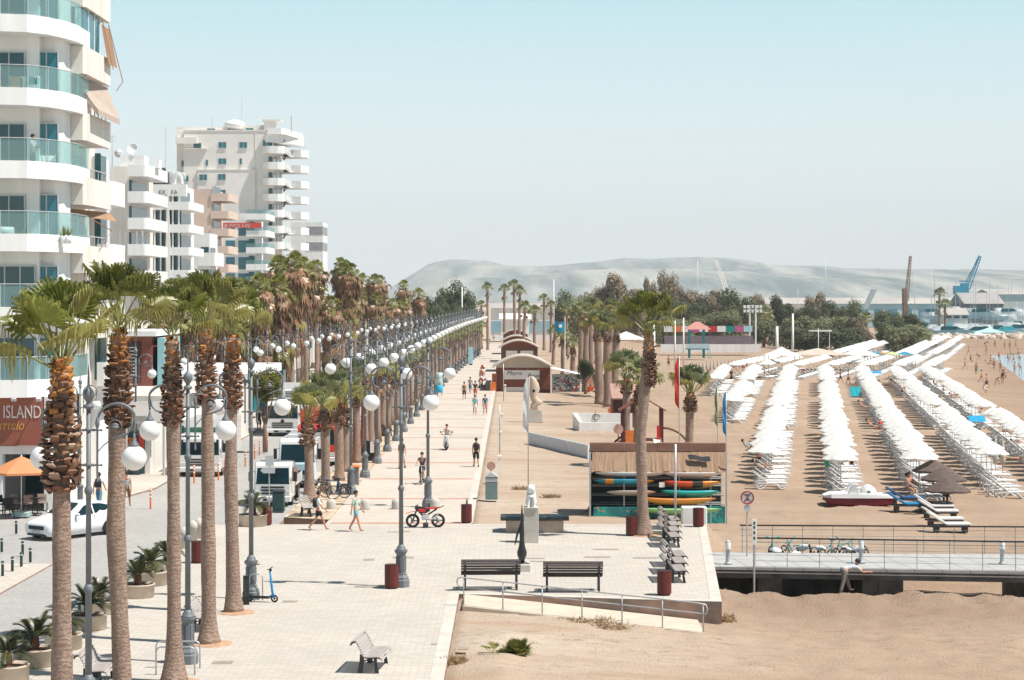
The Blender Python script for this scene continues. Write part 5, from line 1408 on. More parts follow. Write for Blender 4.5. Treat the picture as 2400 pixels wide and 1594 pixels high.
st_ = [(1714,896,'stand',40,'person in a dark wetsuit standing beside the second row of parasols',('longshirt',BLK),('trousers',BLK)),
 (1970,895,'walk',90,'bare chested man in black shorts walking between the parasol rows',None,('longshorts',BLK)),
 (1988,897,'walk2',90,'man in a grey shirt and dark shorts walking between the parasol rows',('shirt',GRY),('longshorts',NAV)),
 (2288,872,'stand',150,'person in white hat and turquoise shorts standing alone on the sand',None,('longshorts',TEA)),
 (2312,906,'walk',60,'woman in dark blue swimwear with an outstretched arm near the water',None,('longshorts',NAV)),
 (2306,922,'crouch',120,'person in a white shirt crouching behind the last parasols',('shirt',WHT),('shorts',WHT)),
 (2336,898,'bend',60,'sunburnt man in white trunks bending down near the water',None,('trunks',WHT)),
 (2350,895,'stand',10,'person with a white cap and black top near the water',('shirt',BLK),('trunks',BLK)),
 (2378,870,'stand',30,'wading person in dark swimwear at the edge of the sea',None,('trunks',NAV)),
 (2376,845,'walk',40,'tanned bather walking into the sea',None,('trunks',RDC)),
 (2390,842,'stand',0,'bather in a white shirt standing in the shallows',('shirt',WHT),('trunks',NAV)),
 (2355,820,'stand',20,'slim bather standing at the far water line',None,('trunks',BLK)),(2367,822,'stand',160,'red skinned bather standing at the far water line',None,('trunks',RDC)),
 (2381,818,'walk',90,'bather in orange walking along the far water line',None,('trunks',(.6,.2,.1))),
 (2341,835,'sit',0,'bather in red kneeling on the sand',('vest',RDC),('trunks',RDC)),(2312,828,'stand',200,'bather in orange standing in front of the boulders',None,('trunks',(.6,.25,.1))),
 (2308,815,'bend',90,'person in dark clothes bending near the stray parasol',('shirt',NAV),('shorts',NAV)),(2316,850,'lounge',80,'sunbather lying on a dark towel on the open sand',None,('trunks',NAV)),
 (1567,860,'stand',10,'bare chested man standing by the red banner flag',None,('longshorts',BLK)),(1447,878,'stand',190,'woman in black standing behind the grey palm trunks',('longshirt',BLK),('trousers',BLK))]
for i_, (px, py) in enumerate(((2330,862),(2262,860),(2275,842),(2295,838),(2322,852),(2345,868),(2300,890),(2362,838),(2372,832),(2386,830),(2332,818),(2270,826),(2352,880),(2392,866))):
    st_.append((px,py,('stand','walk','sit','bend','walk2')[i_%5],i_*70,'bather in %s swimwear %s' % (('dark','red','blue')[i_%3],'scattered over the open sand between the last parasols and the sea'),None,('trunks',(NAV,RDC,TEA)[i_%3])))
for px, py, pose, rz, lab, tp, bt in st_:
    q = gp(px,py,-1.2 if px > 2300 else -.95); z = max(ground_h(q.x,q.y), -1.85)
    person(q.x,q.y,z+(.4 if pose == 'sit' else .2 if pose == 'lounge' else 0),pose,rz,lab,tp,bt,'hair',(), 'people on the beach')
# towels, bins, sundries among the rows
M['towel_b'] = mat('blue_towel', (.02,.33,.46), .9, .15, 4); M['bin_orange'] = mat('orange_plastic_bin', (.62,.13,.04), .5, .1, 2)
for px, py, lab in ((1882,878,'orange waste bin between the parasol rows'),(2117,924,'orange waste bin beside the loungers of the crowded row'),(1742,862,'orange waste bin left of the walkers'),(1645,895,'red orange bin at the edge of the sand'),(2150,833,'small orange bin at the far parasols')):
    q = gp(px,py,-.95); m = MB(); m.lathe([(.20,0),(.26,.02),(.29,.85),(.31,.86),(.31,.92),(.26,.92),(.25,.5)], 12)
    tag(m.build('waste_bin', M['bin_orange'], None, True, (q.x,q.y,ground_h(q.x,q.y))), lab, 'bin', 'orange bins on the beach')
def towel(px, py, D, w_, h_, col, lab, tilt=55):
    q = at(px,py,D); m = MB(); n = 6
    for i in range(n):
        for j in range(3):
            f = lambda a,b: ((a/n-.5)*w_+.02*math.sin(b*3), -.02+.02*math.sin(a*2.1+b), (b/3-.5)*h_)
            m.quad(f(i,j),f(i+1,j),f(i+1,j+1),f(i,j+1))
    o = m.build('towel', mat('towel_cloth', col, .9, .15, 5), None, True, (q.x,q.y,q.z)); o.rotation_euler = (R(-tilt),0,0); tag(o, lab, 'towel', 'towels on the loungers')
towel(2005,918,203,1.1,1.0,(.02,.40,.46),'turquoise towel hung over a lounger in the middle row',20)
towel(1938,1085,111,.25,.9,(.03,.38,.16),'bright green towel on a backrest behind the pedal boat',60)
towel(2290,982,158,1.3,.9,(.02,.28,.50),'round blue towel on a lounger near the sea',60)
towel(2052,873,240,1.5,.8,(.03,.25,.55),'blue towel beside the crossing of the rows',70)
# closed parasols
M['parasol_shut'] = mat('beige_furled_cloth', (.50,.44,.38), .9, .1, 3)
m = MB(); m.lathe([(.02,0),(.02,.75),(.14,.8),(.19,1.1),(.13,1.9),(.05,2.3),(.015,2.4)], 9); SHUT = m.mesh('furled_parasol', M['parasol_shut'], True)
for px, py in ((2333,1115),(2350,1118)):
    q = gp(px,py,-1); tag(inst('furled_parasol', SHUT, None, (q.x,q.y,ground_h(q.x,q.y))), 'furled beige parasol %s in the second row from the sea' % ('left of the pair' if px < 2340 else 'right of the pair'), 'parasol', 'furled parasols')
for i in range(14):
    q = gp(1640+i*8.5, 876-i*.9, -.7); tag(inst('furled_parasol', SHUT, None, (q.x,q.y,ground_h(q.x,q.y)),0,.85), 'furled beige parasol standing in the fence-like line left of the rows', 'parasol', 'furled parasols in a line')
# ---------------------------------------------------------------- furniture of the square and promenade
def bench_meshes(wood):
    L = 1.66; prof = [(-.40,.77),(-.36,.835),(-.29,.86),(-.23,.81),(-.19,.735),(-.155,.66),(-.12,.585),(-.085,.51),(-.04,.455),(.03,.435),(.105,.435),(.18,.44),(.255,.445),(.33,.445),(.40,.425),(.445,.365)]
    seat = MB(); back = MB()
    for i, (x, z) in enumerate(prof):
        a = prof[max(i-1,0)]; b = prof[min(i+1,len(prof)-1)]
        t = math.atan2(b[1]-a[1], b[0]-a[0])
        (back if i < 8 else seat).cbox((x,0,z), .058, L, .022, (0,-t,0))
    lg = MB()
    pts = [(x+.012,z-.035) for x, z in prof]
    def leg(y):
        lg.loft([[(x,y-.03,z-.02),(x,y+.03,z-.02),(x,y+.03,z+.02),(x,y-.03,z+.02)] for x, z in pts])
        lg.loft([[(x-w_,y-.03,z),(x+w_,y-.03,z),(x+w_,y+.03,z),(x-w_,y+.03,z)] for x, z, w_ in ((-.10,.50,.05),(-.10,.32,.055),(-.15,.0,.07))])
        lg.loft([[(x-w_,y-.03,z),(x+w_,y-.03,z),(x+w_,y+.03,z),(x-w_,y+.03,z)] for x, z, w_ in ((.26,.42,.04),(.27,.28,.035),(.31,.0,.05))])
        lg.tube([(-.1,y,.3),(.08,y,.36),(.26,y,.3)], .02, 5)
    leg(0)
    return seat.mesh('seat', wood), back.mesh('backrest', wood), lg.mesh('leg', M['dark_iron'] if 'dark_iron' in M else M['dark_steel'])
BG = bench_meshes(M['wood_grey']); BD = bench_meshes(M['wood_dark'])
def bench(x, y, rz, label, dark=False, group='slatted benches', sc=1.0):
    t = thing('park_bench', label, 'bench', (x,y,0), R(rz), group, sc); B = BD if dark else BG
    inst('seat', B[0], t); inst('backrest', B[1], t)
    inst('leg', B[2], t, (0,-.72,0)); inst('leg', B[2], t, (0,.72,0))
    return t
q = gp(868,1566); bench(q.x,q.y,-6,'grey slatted bench standing alone at the bottom of the square')
q = gp(1150,1383); bench(q.x,q.y+.2,91.5,'slatted bench coloured dark for shade, seen from behind above the top of the handrail',True,sc=1.22)  # shade on the bench backs is put into the dark wood colour
q = gp(1343,1388); bench(q.x,q.y+.2,89.5,'slatted bench coloured dark for shade, seen from behind in front of the drain gratings',True,sc=1.22)
for i, D in enumerate((86.0,84.0,82.0,80.0)):
    bench(X(1568,D),D,2,('farthest of the row of benches nearest the lone palm','second farthest bench of the row beside the lone palm','third bench of the row beside the lone palm','front bench of the row beside the lone palm')[i])
for i, D in enumerate((74.2,72.3,70.2)):
    bench(X(1578,D),D,2,('rear bench of the near row at the terrace edge','middle bench of the near row at the terrace edge','front bench of the near row, behind the red bin')[i])
bench(-9.35,60.0,0,'slatted bench half hidden behind the foreground palm with orange earth')
q = gp(722,1209); bench(q.x,q.y,-8,'slatted bench beside the woman with the backpack')
bench(-10.8,51.6,0,'slatted bench cut off at the bottom edge beneath the palms')
for i, (px, py) in enumerate(((800,1158),(872,1077),(905,1022),(925,985))): q = gp(px,py); bench(q.x,q.y,10,('dark bench on the planting strip beside the bicycles','dark bench below the covered rental stand','dark bench farther up the planting strip','smallest dark bench on the planting strip')[i],True,'dark benches on the planting strip')
# slatted bins
m = MB(); m2 = MB()
for k in range(26):
    a = 2*PI*k/26; m.cbox((.228*math.cos(a),.228*math.sin(a),.43), .022,.048,.74, (0,0,a))
m2.lathe([(.19,0),(.215,.05),(.215,.78),(.20,.79)], 20); m2.lathe([(.20,.79),(.235,.79),(.238,.82),(.19,.82)], 20)
BINS, BINB = m.mesh('slat_cladding', M['bin_red']), m2.mesh('body', mat('dark_bin_liner', (.05,.014,.014), .6, .2, 3))
for px, py, lab in ((917,1381,'dark red slatted bin beside the lamp post in the middle of the square'),(1093,1227,'dark red slatted bin with a green bottle on top near the promenade'),(1481,1257,'dark red slatted bin left of the lone palm'),
                    (1638,1236,'dark red slatted bin against the white block'),(1558,1397,'dark red slatted bin in front of the near bench row'),(461,1321,'dark red slatted bin between the planters and a foreground palm'),(623,1232,'dark red slatted bin with orange rim beside the cycad tub')):
    q = gp(px,py); t = thing('litter_bin', lab, 'bin', (q.x,q.y+.2,0), 0, 'dark red slatted bins'); inst('slat_cladding', BINS, t); inst('body', BINB, t)
q = gp(1096,1190); m = MB(); m.lathe([(.035,0),(.038,.02),(.038,.16),(.014,.22),(.014,.28),(.01,.29)], 8)
q = gp(1093,1227); tag(m.build('bottle', mat('green_glass', (.03,.09,.06), .2, .1, 3), None, True, (q.x+.02,q.y+.2,.82)), 'green bottle standing on the bin near the promenade', 'bottle')
q = gp(830,1137); t = thing('litter_bin','grey square bin with an orange lid beside the dark bench','bin',(q.x,q.y,0)); MB().bbox(-.25,.25,-.25,.25,0,.95,.03).build('body', M['lamp_metal'], t); MB().bbox(-.32,.32,-.32,.32,.96,1.04,.03).build('lid', M['orange'], t)
# round tubs with cycads
def frond(m, az, el, Lf, rng, w_=.10):
    p = Vector((.05*math.cos(az),.05*math.sin(az),0)); d = Vector((math.cos(az)*math.cos(el),math.sin(az)*math.cos(el),math.sin(el)))
    pts = []; n = 9
    for i in range(n+1): t = i/n; pts.append(p+d*Lf*t+Vector((0,0,-.55*Lf*t*t*math.cos(el)-.12*t*t)))
    s = Vector((-math.sin(az),math.cos(az),0))
    m.tube(pts, [.012-.009*i/n for i in range(n+1)], 3, cap=False)
    for i in range(2, n*3):
        t = i/(n*3); k = t*n; a = pts[int(k)].lerp(pts[min(n,int(k)+1)], k-int(k)); f = (pts[min(n,int(k)+1)]-pts[int(k)]).normalized()
        L_ = w_*2.0*math.sin(PI*min(1,t*.85+.12))**.6
        for sg in (-1,1):
            e = (s*sg*.8+f*.6+Vector((0,0,.25))).normalized()
            m.tri(a, a+f*.03, a+e*L_)
def cycad_mesh(seed, n=26):
    g = random.Random(seed); m = MB()
    for i in range(n): frond(m, i*2.4+g.uniform(-.2,.2), g.uniform(.15,1.25), g.uniform(.62,.85), g)
    return m.mesh('crown', M['cyc'])
M['cyc'] = leaf_mat('cycad_leaf', (.040,.052,.020), (.085,.085,.030), (.20,.17,.06), .12)
CYC = [cycad_mesh(i) for i in range(3)]
m = MB(); m.lathe([(.52,0),(.55,.03),(.55,.40),(.57,.41),(.57,.45),(.50,.45),(.49,.38)], 30); TUB = m.mesh('tub', mat('sandstone_concrete', (.52,.43,.34), .9, .16, 1.6, bmp=.2, bsc=14, rndv=.06), True)
m = MB(); m.lathe([(.495,.385),(.3,.41),(.02,.43)], 16); SOIL = m.mesh('soil', M['soil'], True)
m = MB(); m.lathe([(.10,.4),(.13,.5),(.12,.7),(.08,.78)], 9); STM = m.mesh('trunk', M['boot'], False)
tubs = [(-13.1,51.7,1.0),(-12.95,54.0,1.05),(-12.75,56.6,.95),(-12.75,59.9,1.0),(-13.0,62.9,.9),(-12.45,66.3,.98),(-12.55,69.1,1.05),(-12.5,72.1,.95),(-11.3,86.9,1.12)]
tl = ['cycad tub cut off at the lower left corner','large cycad tub left of the leftmost palm trunk','cycad tub behind the leftmost palm trunk','cycad tub just behind the nearest tall lamp post','cycad tub peeping past the lumpy palm','dark cycad tub to the right of the lumpy palm','spreading cycad tub behind the dark one','farthest cycad tub of the roadside line','cycad tub standing alone near the flatbed truck']
for i, (x, y, s_) in enumerate(tubs):
    t = thing('cycad_tub', tl[i], 'planter', (x,y,0), i*1.1, 'cycad tubs along the road', s_)
    inst('tub', TUB, t); inst('soil', SOIL, t); inst('trunk', STM, t); inst('crown', CYC[i%3], t, (0,0,.74), 0, 1.1+.1*(i%2))
# bollards
m = MB(); m.lathe([(.05,0),(.05,.40),(.058,.405),(.058,.43),(.05,.435),(.05,.46),(.058,.465),(.058,.49),(.045,.51),(.03,.52)], 9); BOL = m.mesh('post', mat('bollard_green', (.035,.085,.07), .5, .2, 4), True)
m = MB(); m.lathe([(.0535,.405),(.0600,.406),(.0600,.428),(.0535,.43)], 9); BOLR = m.mesh('band', M['white'], True)
bl = [(4,1294),(53,1301),(71,1318),(50,1328),(29,1339),(6,1350),(38,1251),(530,1226),(186,1443),(60,1520)]
bn_ = ['at the left edge above the others','second from the palm trunk in the upper pair','nearest the leftmost palm trunk','below the tallest pair','second from the left edge in the lower line','at the left edge in the lower line','standing by the white hatchback','alone between two palm trunks','hidden behind the cycad crown','beyond the large cycad tub']
for (px,py), e in zip(bl, bn_):
    q = gp(px,py); t = thing('bollard', 'green bollard with pale band '+e, 'bollard', (q.x,q.y,.0), 0, 'green bollards by the road', 1.05); inst('post', BOL, t); inst('band', BOLR, t)
m = MB(); m.lathe([(.22,0),(.225,.05),(.225,.30),(.20,.40),(.12,.47),(.02,.50)], 16); SB = m.mesh('stone_bollard', M['concrete'], True)
for px, py, lab in ((776,1194,'pale domed stone beside the woman with the backpack'),(856,1194,'pale domed stone right of the young man in green'),(929,1193,'pale domed stone left of the motorbike'),(1019,1191,'pale domed stone behind the motorbike saddle')):
    q = gp(px,py); tag(inst('stone_bollard', SB, None, (q.x,q.y,0)), lab, 'bollard', 'domed stone bollards')
m = MB(); m.lathe([(.17,0),(.17,.5),(.19,.52),(.20,.62),(.17,.74),(.09,.82),(.01,.85)], 14); SB2 = m.mesh('stone_bollard', M['concrete'], True)
for px, py, lab in ((466,1262,'tall white stone bollard above the bin between the palms'),(452,1268,'tall white stone bollard left of the bin between the palms'),(431,1285,'white stone bollard nearest the last cycad tub'),(413,1296,'white stone bollard beside the third palm trunk')):
    q = gp(px,py); tag(inst('stone_bollard', SB2, None, (q.x,q.y,0)), lab, 'bollard', 'white stone bollards')
m = MB(); m.lathe([(.05,0),(.045,.05),(.045,.92),(.03,.98),(.01,1.0)], 8); OB = m.mesh('post', M['orange'], True)
m = MB()
for z in (.55,.72,.88): m.lathe([(.047,z),(.0475,z),(.0475,z+.06),(.047,z+.06)], 8)
OBW = m.mesh('band', M['white'], True)
for i, (px, py) in enumerate(((455,1130),(512,1123),(526,1113),(575,1091),(586,1080),(597,1074),(608,1065),(617,1056),(627,1048),(602,1180),(640,1175),(353,1190))):
    q = gp(px,py); t = thing('road_post', 'slim orange road post '+('beside the green and white truck' if i < 3 else 'of the line running behind the tall lamp posts' if i < 9 else ('with white bands in front of the flatbed truck','to the right of the grey sign board','beside the blue sign stand')[i-9]), 'road post', (q.x,q.y,-.06), 0, 'orange road posts', 1.0); inst('post', OB, t); inst('band', OBW, t)
# bike rails, handrail
def rail(name, label, pts, r=.022, cat='rail'):
    m = MB()
    for p in pts: m.tube(p, r, 7)
    return tag(m.build(name, M['steel'], None, True), label, cat)
def arch(x0, x1, y, h): return [(x0,y,0),(x0,y,h-.12),(x0+.04,y,h-.03),(x0+.12,y,h),(x1-.12,y,h),(x1-.04,y,h-.03),(x1,y,h-.12),(x1,y,0)]
rail('bike_rail', 'steel hoop bike rail in front of the lamp base beside a palm', [arch(X(372,54),X(474,54),53.6,.72)]); rail('bike_rail', 'nearer steel hoop bike rail beside the flared palm foot', [arch(X(372,53),X(462,53),52.6,.74)])
rail('bike_rail', 'steel hoop rail holding the blue scooters', [arch(X(588,66),X(619,66),65.6,.85)])
M['steel_p'] = mat('galvanised_tube', (.46,.46,.46), .4, .12, 5, metal=.35)
A, Bp = Vector((-1.60,64.35,0)), Vector((X(1652,62.6),62.75,-.60))
hr = thing('handrail', 'steel tube handrail sloping down along the ramp in front of the benches', 'handrail', (0,0,0))
m = MB(); up = Vector((0,0,.92)); md = Vector((0,0,.60)); e = (Bp-A).normalized()
m.tube([A+md-e*.05,A+md-e*.16+Vector((0,0,.06)),A+md-e*.19+Vector((0,0,.16)),A+up-e*.16-Vector((0,0,.05)),A+up-e*.05]+[A.lerp(Bp,t)+up for t in (.0,.5,.97)]+[Bp+up+e*.05-Vector((0,0,.03)),Bp+up+e*.1-Vector((0,0,.16)),Bp+md+e*.06]+[Bp.lerp(A,t)+md for t in (.02,.5,.99)], .024, 7)
m.build('rail', M['steel_p'], hr, True)
for k in range(7):
    p = A.lerp(Bp,k/6.06+.005); MB().tube([p+Vector((0,0,-.1)),p+up], .024, 7).build('post', M['steel_p'], hr, True)
# the ramp with its low kerb
m = MB(); n = 12; la = []; lb = []
for k in range(n+1):
    t = k/n; a = A.lerp(Bp,t); yb = lerp(66.95,65.25,t); la.append((a.x,a.y-.12,a.z+.012)); lb.append((a.x+.02,yb-.02 if t > 0 else 66.9,a.z+.010))
for k in range(n): m.quad(la[k],la[k+1],lb[k+1],lb[k]); m.quad((la[k][0],la[k][1],-1),(la[k+1][0],la[k+1][1],-1),la[k+1],la[k])
o = m.build('ramp', mat('sandy_concrete', (.55,.46,.37), .9, .12, 1.5, world=True)); o['kind'] = 'structure'
# notice stele and cabinet
q = at(577,1390,65.0); t = thing('notice_board', 'black perforated notice panel leaning beside the palm and the blue scooters', 'sign', (X(577,64.6),64.6,0), R(12)); MB().bbox(-.10,.10,-.04,.04,0,.95,.01).build('panel', M['black'], t)
m = MB()
for i in range(4):
    for j in range(10): m.cbox((-.07+.045*i,-.042,.3+.055*j), .018,.006,.018)
m.build('perforation', M['lamp_metal'], t)
q = gp(653,1198); t = thing('utility_cabinet', 'dark green utility cabinet with a domed top beside the flatbed truck', 'cabinet', (q.x,q.y,0)); MB().bbox(-.27,.27,-.25,.25,0,.92,.04).build('body', mat('dark_green_sheet', (.018,.055,.05), .5, .2, 2), t); MB().bbox(-.30,.30,-.28,.28,.921,1.0,.06).build('lid', M['dark_steel'], t); MB().bbox(-.2,.2,-.262,-.252,.15,.8,.004).build('door', mat('dark_green_sheet', (.022,.065,.058), .5, .2, 2), t)
q = gp(614,1185); t = thing('sign_board', 'rounded pale grey sign board standing before the flatbed truck', 'sign', (q.x,q.y,0)); m = MB(); m.xprof([(-.02,0),(.02,0),(.02,.1),(-.02,.1)], -.15,.15); m.loft([[(.2*math.cos(a)+0,y,.55+.2*math.sin(a)) for a in [PI*k/8 for k in range(9)]]+[(-.2,y,.05),(.2,y,.05)] for y in (-.015,.015)]); m.build('panel', mat('pale_board', (.45,.53,.57), .5, .08, 3), t); MB().cbox((0,-.02,.58), .07,.012,.09).build('symbol', M['black'], t)
q = gp(631,1187); t = thing('direction_sign', 'arrow shaped sign and square plate on one grey pole before the truck', 'sign', (q.x,q.y,0)); MB().tube([(0,0,0),(0,0,2.35)], .03, 7).build('pole', M['steel_p'], t)
m = MB(); m.yprof([(-.42,1.72),(-.28,1.58),(.28,1.58),(.28,1.86),(-.28,1.86)], -.05,-.034); m.build('arrow_plate', M['alu'], t); MB().box(-.18,.22,-.05,-.034,1.92,2.42).build('square_plate', M['alu'], t)
# mailbox-like kiosk, white posts, thin poles along the promenade edge
q = gp(1152,1170); t = thing('utility_kiosk', 'grey green metal kiosk with a gabled white top beside the promenade', 'kiosk', (q.x,q.y,0)); m = MB(); m.bbox(-.30,.30,-.3,.3,0,1.12,.02); m.build('body', mat('grey_green_sheet', (.16,.24,.24), .5, .08, 2), t)
m = MB(); m.yprof([(-.34,1.121),(.34,1.121),(0,1.36)], -.34,.34); m.build('roof', M['alu'], t)
m = MB()
for z in (.9,.96,1.02): m.box(-.29,.29,-.315,-.301,z,z+.025)
m.build('louvre', M['white'], t)
m = MB(); m.lathe([(.10,0),(.10,.03),(.09,.9),(.13,.91),(.13,1.0),(.10,1.03)], 4, ph=PI/4); WP = m.mesh('marker_post', M['white'])
for px, py, lab in ((1171,1110,'white square post beside the grey green kiosk'),(1172,1047,'second white square post along the promenade edge'),(1176,1000,'third white square post along the promenade edge'),(1184,925,'white square post nearest the brown kiosk')):
    q = gp(px,py); tag(inst('marker_post', WP, None, (q.x,q.y,0), 0, (1.25,1.25,1.0)), lab, 'post', 'white square posts')
for px, py, pt, lab in ((1171,1063,950,'thin grey pole beside the promenade, nearer one'),(1180,940,853,'thin grey pole in front of the brown kiosk')):
    q = gp(px,py); h = (py-pt)*q.y/F; tag(MB().tube([(q.x,q.y,0),(q.x,q.y,h)], .035, 6).build('thin_pole', M['steel_p'], None, True), lab, 'pole')
for px, py, c, lab in ((1151,1092,(.50,.30,.24),'pale pink lollipop sign behind the grey green kiosk'),(1384,894,(.55,.25,.18),'faded round sign in a terracotta tub by the sunglasses stand'),(1432,962,(.62,.16,.05),'orange round sign beside the grey palm trunks'),(1449,1006,(.58,.34,.28),'pink round sign in an orange tub before the slide')):
    D = {1151:101,1384:212,1432:178,1449:119}[px]; p = at(px,py,D); zg = -.1 if px != 1449 else -.35
    t = thing('round_sign', lab, 'sign', (p.x,D,zg)); h = p.z-zg; r_ = {1151:.22,1384:.34,1432:.30,1449:.30}[px]
    m = MB(); m.lathe([(0,-.02),(r_,-.02),(r_,.02),(0,.02)], 20); o = m.build('disc', mat('faded_disc', c, .6, .1, 3), t, False, (0,0,h)); o.rotation_euler = (PI/2,0,0)
    MB().tube([(0,.03,0),(0,.03,h)], .03, 6).build('pole', M['wood_dark'], t)
    if px in (1384,1449): MB().lathe([(.3,0),(.38,.5),(.42,.52),(.36,.5)], 10).build('tub', M['orange'], t, True)
# sculptures
q = gp(1262,1268); t = thing('lion_statue', 'white stone lion sitting on a tall block plinth', 'statue', (X(1245,81),81,0)); m = MB()
for k in range(3): m.bbox(-.30,.30,-.28,.28,k*.47+.002,(k+1)*.47,.012)
m.build('plinth', M['concrete'], t)
J = {'a':Vector((0,.18,1.52)),'b':Vector((0,.10,1.78)),'c':Vector((0,-.02,2.02)),'d':Vector((0,-.10,2.18)),'e':Vector((.0,-.24,2.14)),'f':Vector((.12,-.18,1.75)),'g':Vector((.12,-.22,1.46)),'h':Vector((-.12,-.18,1.75)),'i':Vector((-.12,-.22,1.46)),'j':Vector((.2,.05,1.50)),'k':Vector((-.2,.05,1.50)),'l':Vector((.09,-.02,2.33)),'m':Vector((-.09,-.02,2.33)),'n':Vector((.13,-.30,1.43)),'o':Vector((-.13,-.30,1.43))}
sm = skin_mesh(J, [('a','b'),('b','c'),('c','d'),('d','e'),('c','f'),('f','g'),('c','h'),('h','i'),('a','j'),('a','k'),('d','l'),('d','m'),('g','n'),('i','o')], 0, 1, 1, 'lion', dict(a=(.24,.2),b=(.22,.19),c=(.23,.20),d=(.18,.17),e=(.09,.09),f=.08,g=.055,h=.08,i=.055,j=.12,k=.12,l=.04,m=.04,n=.05,o=.05))
sm.materials.append(mat('white_marble', (.70,.70,.70), .6, .1, 5, bmp=.9, bsc=9)); inst('lion', sm, t)
MB().bbox(-.27,.27,-.34,.34,1.412,1.45,.01).build('base', M['concrete'], t)
q = gp(1222,1338); t = thing('bronze_sculpture', 'slender dark bronze sculpture with a tulip shaped foot on a low stone', 'sculpture', (q.x,q.y,0)); MB().bbox(-.33,.33,-.3,.3,0,.26,.02).build('base', M['concrete'], t)
m = MB(); m.lathe([(.03,.0),(.10,.03),(.17,.20),(.18,.32),(.12,.52),(.085,.75),(.09,1.0),(.075,1.25),(.05,1.55),(.03,1.85),(.012,2.05)], 14, c=(.02,0,.36)); m.loft([[(x*k+.02,y*k,z) for x, y in ((-.3,-.08),(.25,-.1),(.3,.1),(-.2,.1))] for k, z in ((1,.262),(.55,.30),(.2,.40))]); m.tube([(.03,0,1.9),(-.06,-.02,1.6),(-.16,-.02,1.3),(-.24,0,.95)], [.02,.04,.045,.02], 7)
m.build('figure', mat('dark_bronze', (.028,.028,.032), .35, .3, 4, metal=.3, spec=.6), t, True)
q = gp(1253,1248); t = thing('stone_table', 'long stone table with a dark scribbled top behind the lion statue', 'table', (X(1253,84.8),84.8,0)); MB().bbox(-1.22,1.22,-.5,.5,.0,.52,.02).build('base', mat('beige_rubble', (.50,.38,.30), .9, .2, 3, bmp=.3), t)
m = MB(); m.bbox(-1.45,1.45,-.62,.62,.521,.68,.03); m.build('top', mat('dark_slate', (.03,.04,.045), .45, .35, 5), t)
m = MB(); g_ = random.Random(5)
for k in range(40): x = g_.uniform(-1.35,1.3); y = g_.uniform(-.55,.5); m.cbox((x,y,.683), g_.uniform(.03,.3), .02, .004, (0,0,g_.uniform(-.7,.7)))
m.build('chalk_mark', mat('chalky_scribble', (.30,.38,.38), .9, .1, 4), t)
q = gp(1254,990,-.15); t = thing('stone_sculpture', 'carved sandstone sculpture with a pierced round head on a flared plinth', 'sculpture', (q.x,q.y,-.15))
m = MB(); m.loft([[(-a,-b_,z),(a,-b_,z),(a,b_,z),(-a,b_,z)] for a, b_, z in ((.62,.4,0),(.50,.34,1.0))]); m.build('plinth', M['concrete'], t)
m = MB(); m.loft([[(o_+a*math.cos(t_),.26*math.sin(t_),z) for t_ in [2*PI*k/14 for k in range(14)]] for o_, a, z in ((-.1,.34,1.001),(-.1,.28,1.25),(.05,.40,1.45),(.22,.45,1.6),(.05,.40,1.8),(-.1,.30,2.0),(-.12,.36,2.3),(-.05,.42,2.7),(-.1,.40,3.1),(-.2,.28,3.5),(-.26,.12,3.7))]); m.build('figure', mat('carved_sandstone', (.58,.46,.36), .9, .1, 2, bmp=.2), t, True)
m = MB(); m.ball((-.1,-.30,2.55), .12, 10, 6, sy=.3); m.build('hole', M['black'], t)
# white planter trough, low blue panels
p0 = at(1355,995,155); t = thing('trough_planter', 'long white plastered trough with a scrawl on its inner wall', 'planter', (X(1358,152),152,-.3))
m = MB(); m.box(.21,4.0,-.2,0,0,.68); m.box(-.1,4.2,2.6,2.8,0,1.22); m.loft([[(-.02,-.2,0),(.2,-.2,0),(.2,-.2,.72),(-.02,-.2,.72)],[(-.42,2.85,0),(-.11,2.85,0),(-.11,2.85,1.25),(-.42,2.85,1.25)]]); m.build('wall', M['render_white'], t)
m = MB(); m.tube([(1.4+.3*math.cos(a),2.58,0.95+.22*math.sin(a)) for a in [k*.4 for k in range(14)]], .02, 4); m.tube([(1.25,2.58,.7),(1.35,2.58,1.4)], .02, 4); m.build('scrawl', M['dark_steel'], t)
a_, b_ = gp(1238,1042,-.2), gp(1378,1075,-.25); t = thing('low_barrier', 'low pale blue barrier of three panels running to the reed shack', 'barrier', (0,0,0))
for k in range(3):
    u, v = a_.lerp(b_,k/3+.004), a_.lerp(b_,(k+1)/3-.004); h = Vector((0,0,.85)); d_ = Vector((.1,.12,0))
    m = MB(); m.quad(u,v,v+h,u+h); m.quad(u+d_,u+d_+h,v+d_+h,v+d_); m.quad(u+h,v+h,v+d_+h,u+d_+h); m.quad(u,u+h,u+d_+h,u+d_); m.quad(v,v+d_,v+d_+h,v+h); m.build('panel', mat('pale_blue_sheet', (.50,.58,.64), .4, .06, 1), t)
# flags
def feather(px, pyb, pyt, f0, f1, w_, D, zg, col, lab, bend=0.0, wave=.06):
    p = at(px,pyt,D); h = p.z-zg; t = thing('feather_flag', lab, 'flag', (p.x,D,zg), 0, 'feather flags'); MB().tube([(0,0,0),(0,0,h*.6),(bend*.5,0,h)], [.03,.022,.012], 6).build('pole', M['steel_p'], t, True)
    z1, z0 = Z(f0,D)-zg, Z(f1,D)-zg; m = MB(); n = 14
    for i in range(n):
        for j in range(3):
            def f(a,b): tt = a/n; ww = w_*min(1,.35+tt*4)*(1 if tt < .9 else (1-tt)*10*.9+.1); return (-.02-ww*b/3+bend*.5*(1-tt), wave*math.sin(a*.9+b*1.3)*b/3, lerp(z1,z0,tt))
            m.quad(f(i,j),f(i,j+1),f(i+1,j+1),f(i+1,j))
    m.build('cloth', mat('flag_cloth', col, .75, .12, 3, trans=.25), t, True)
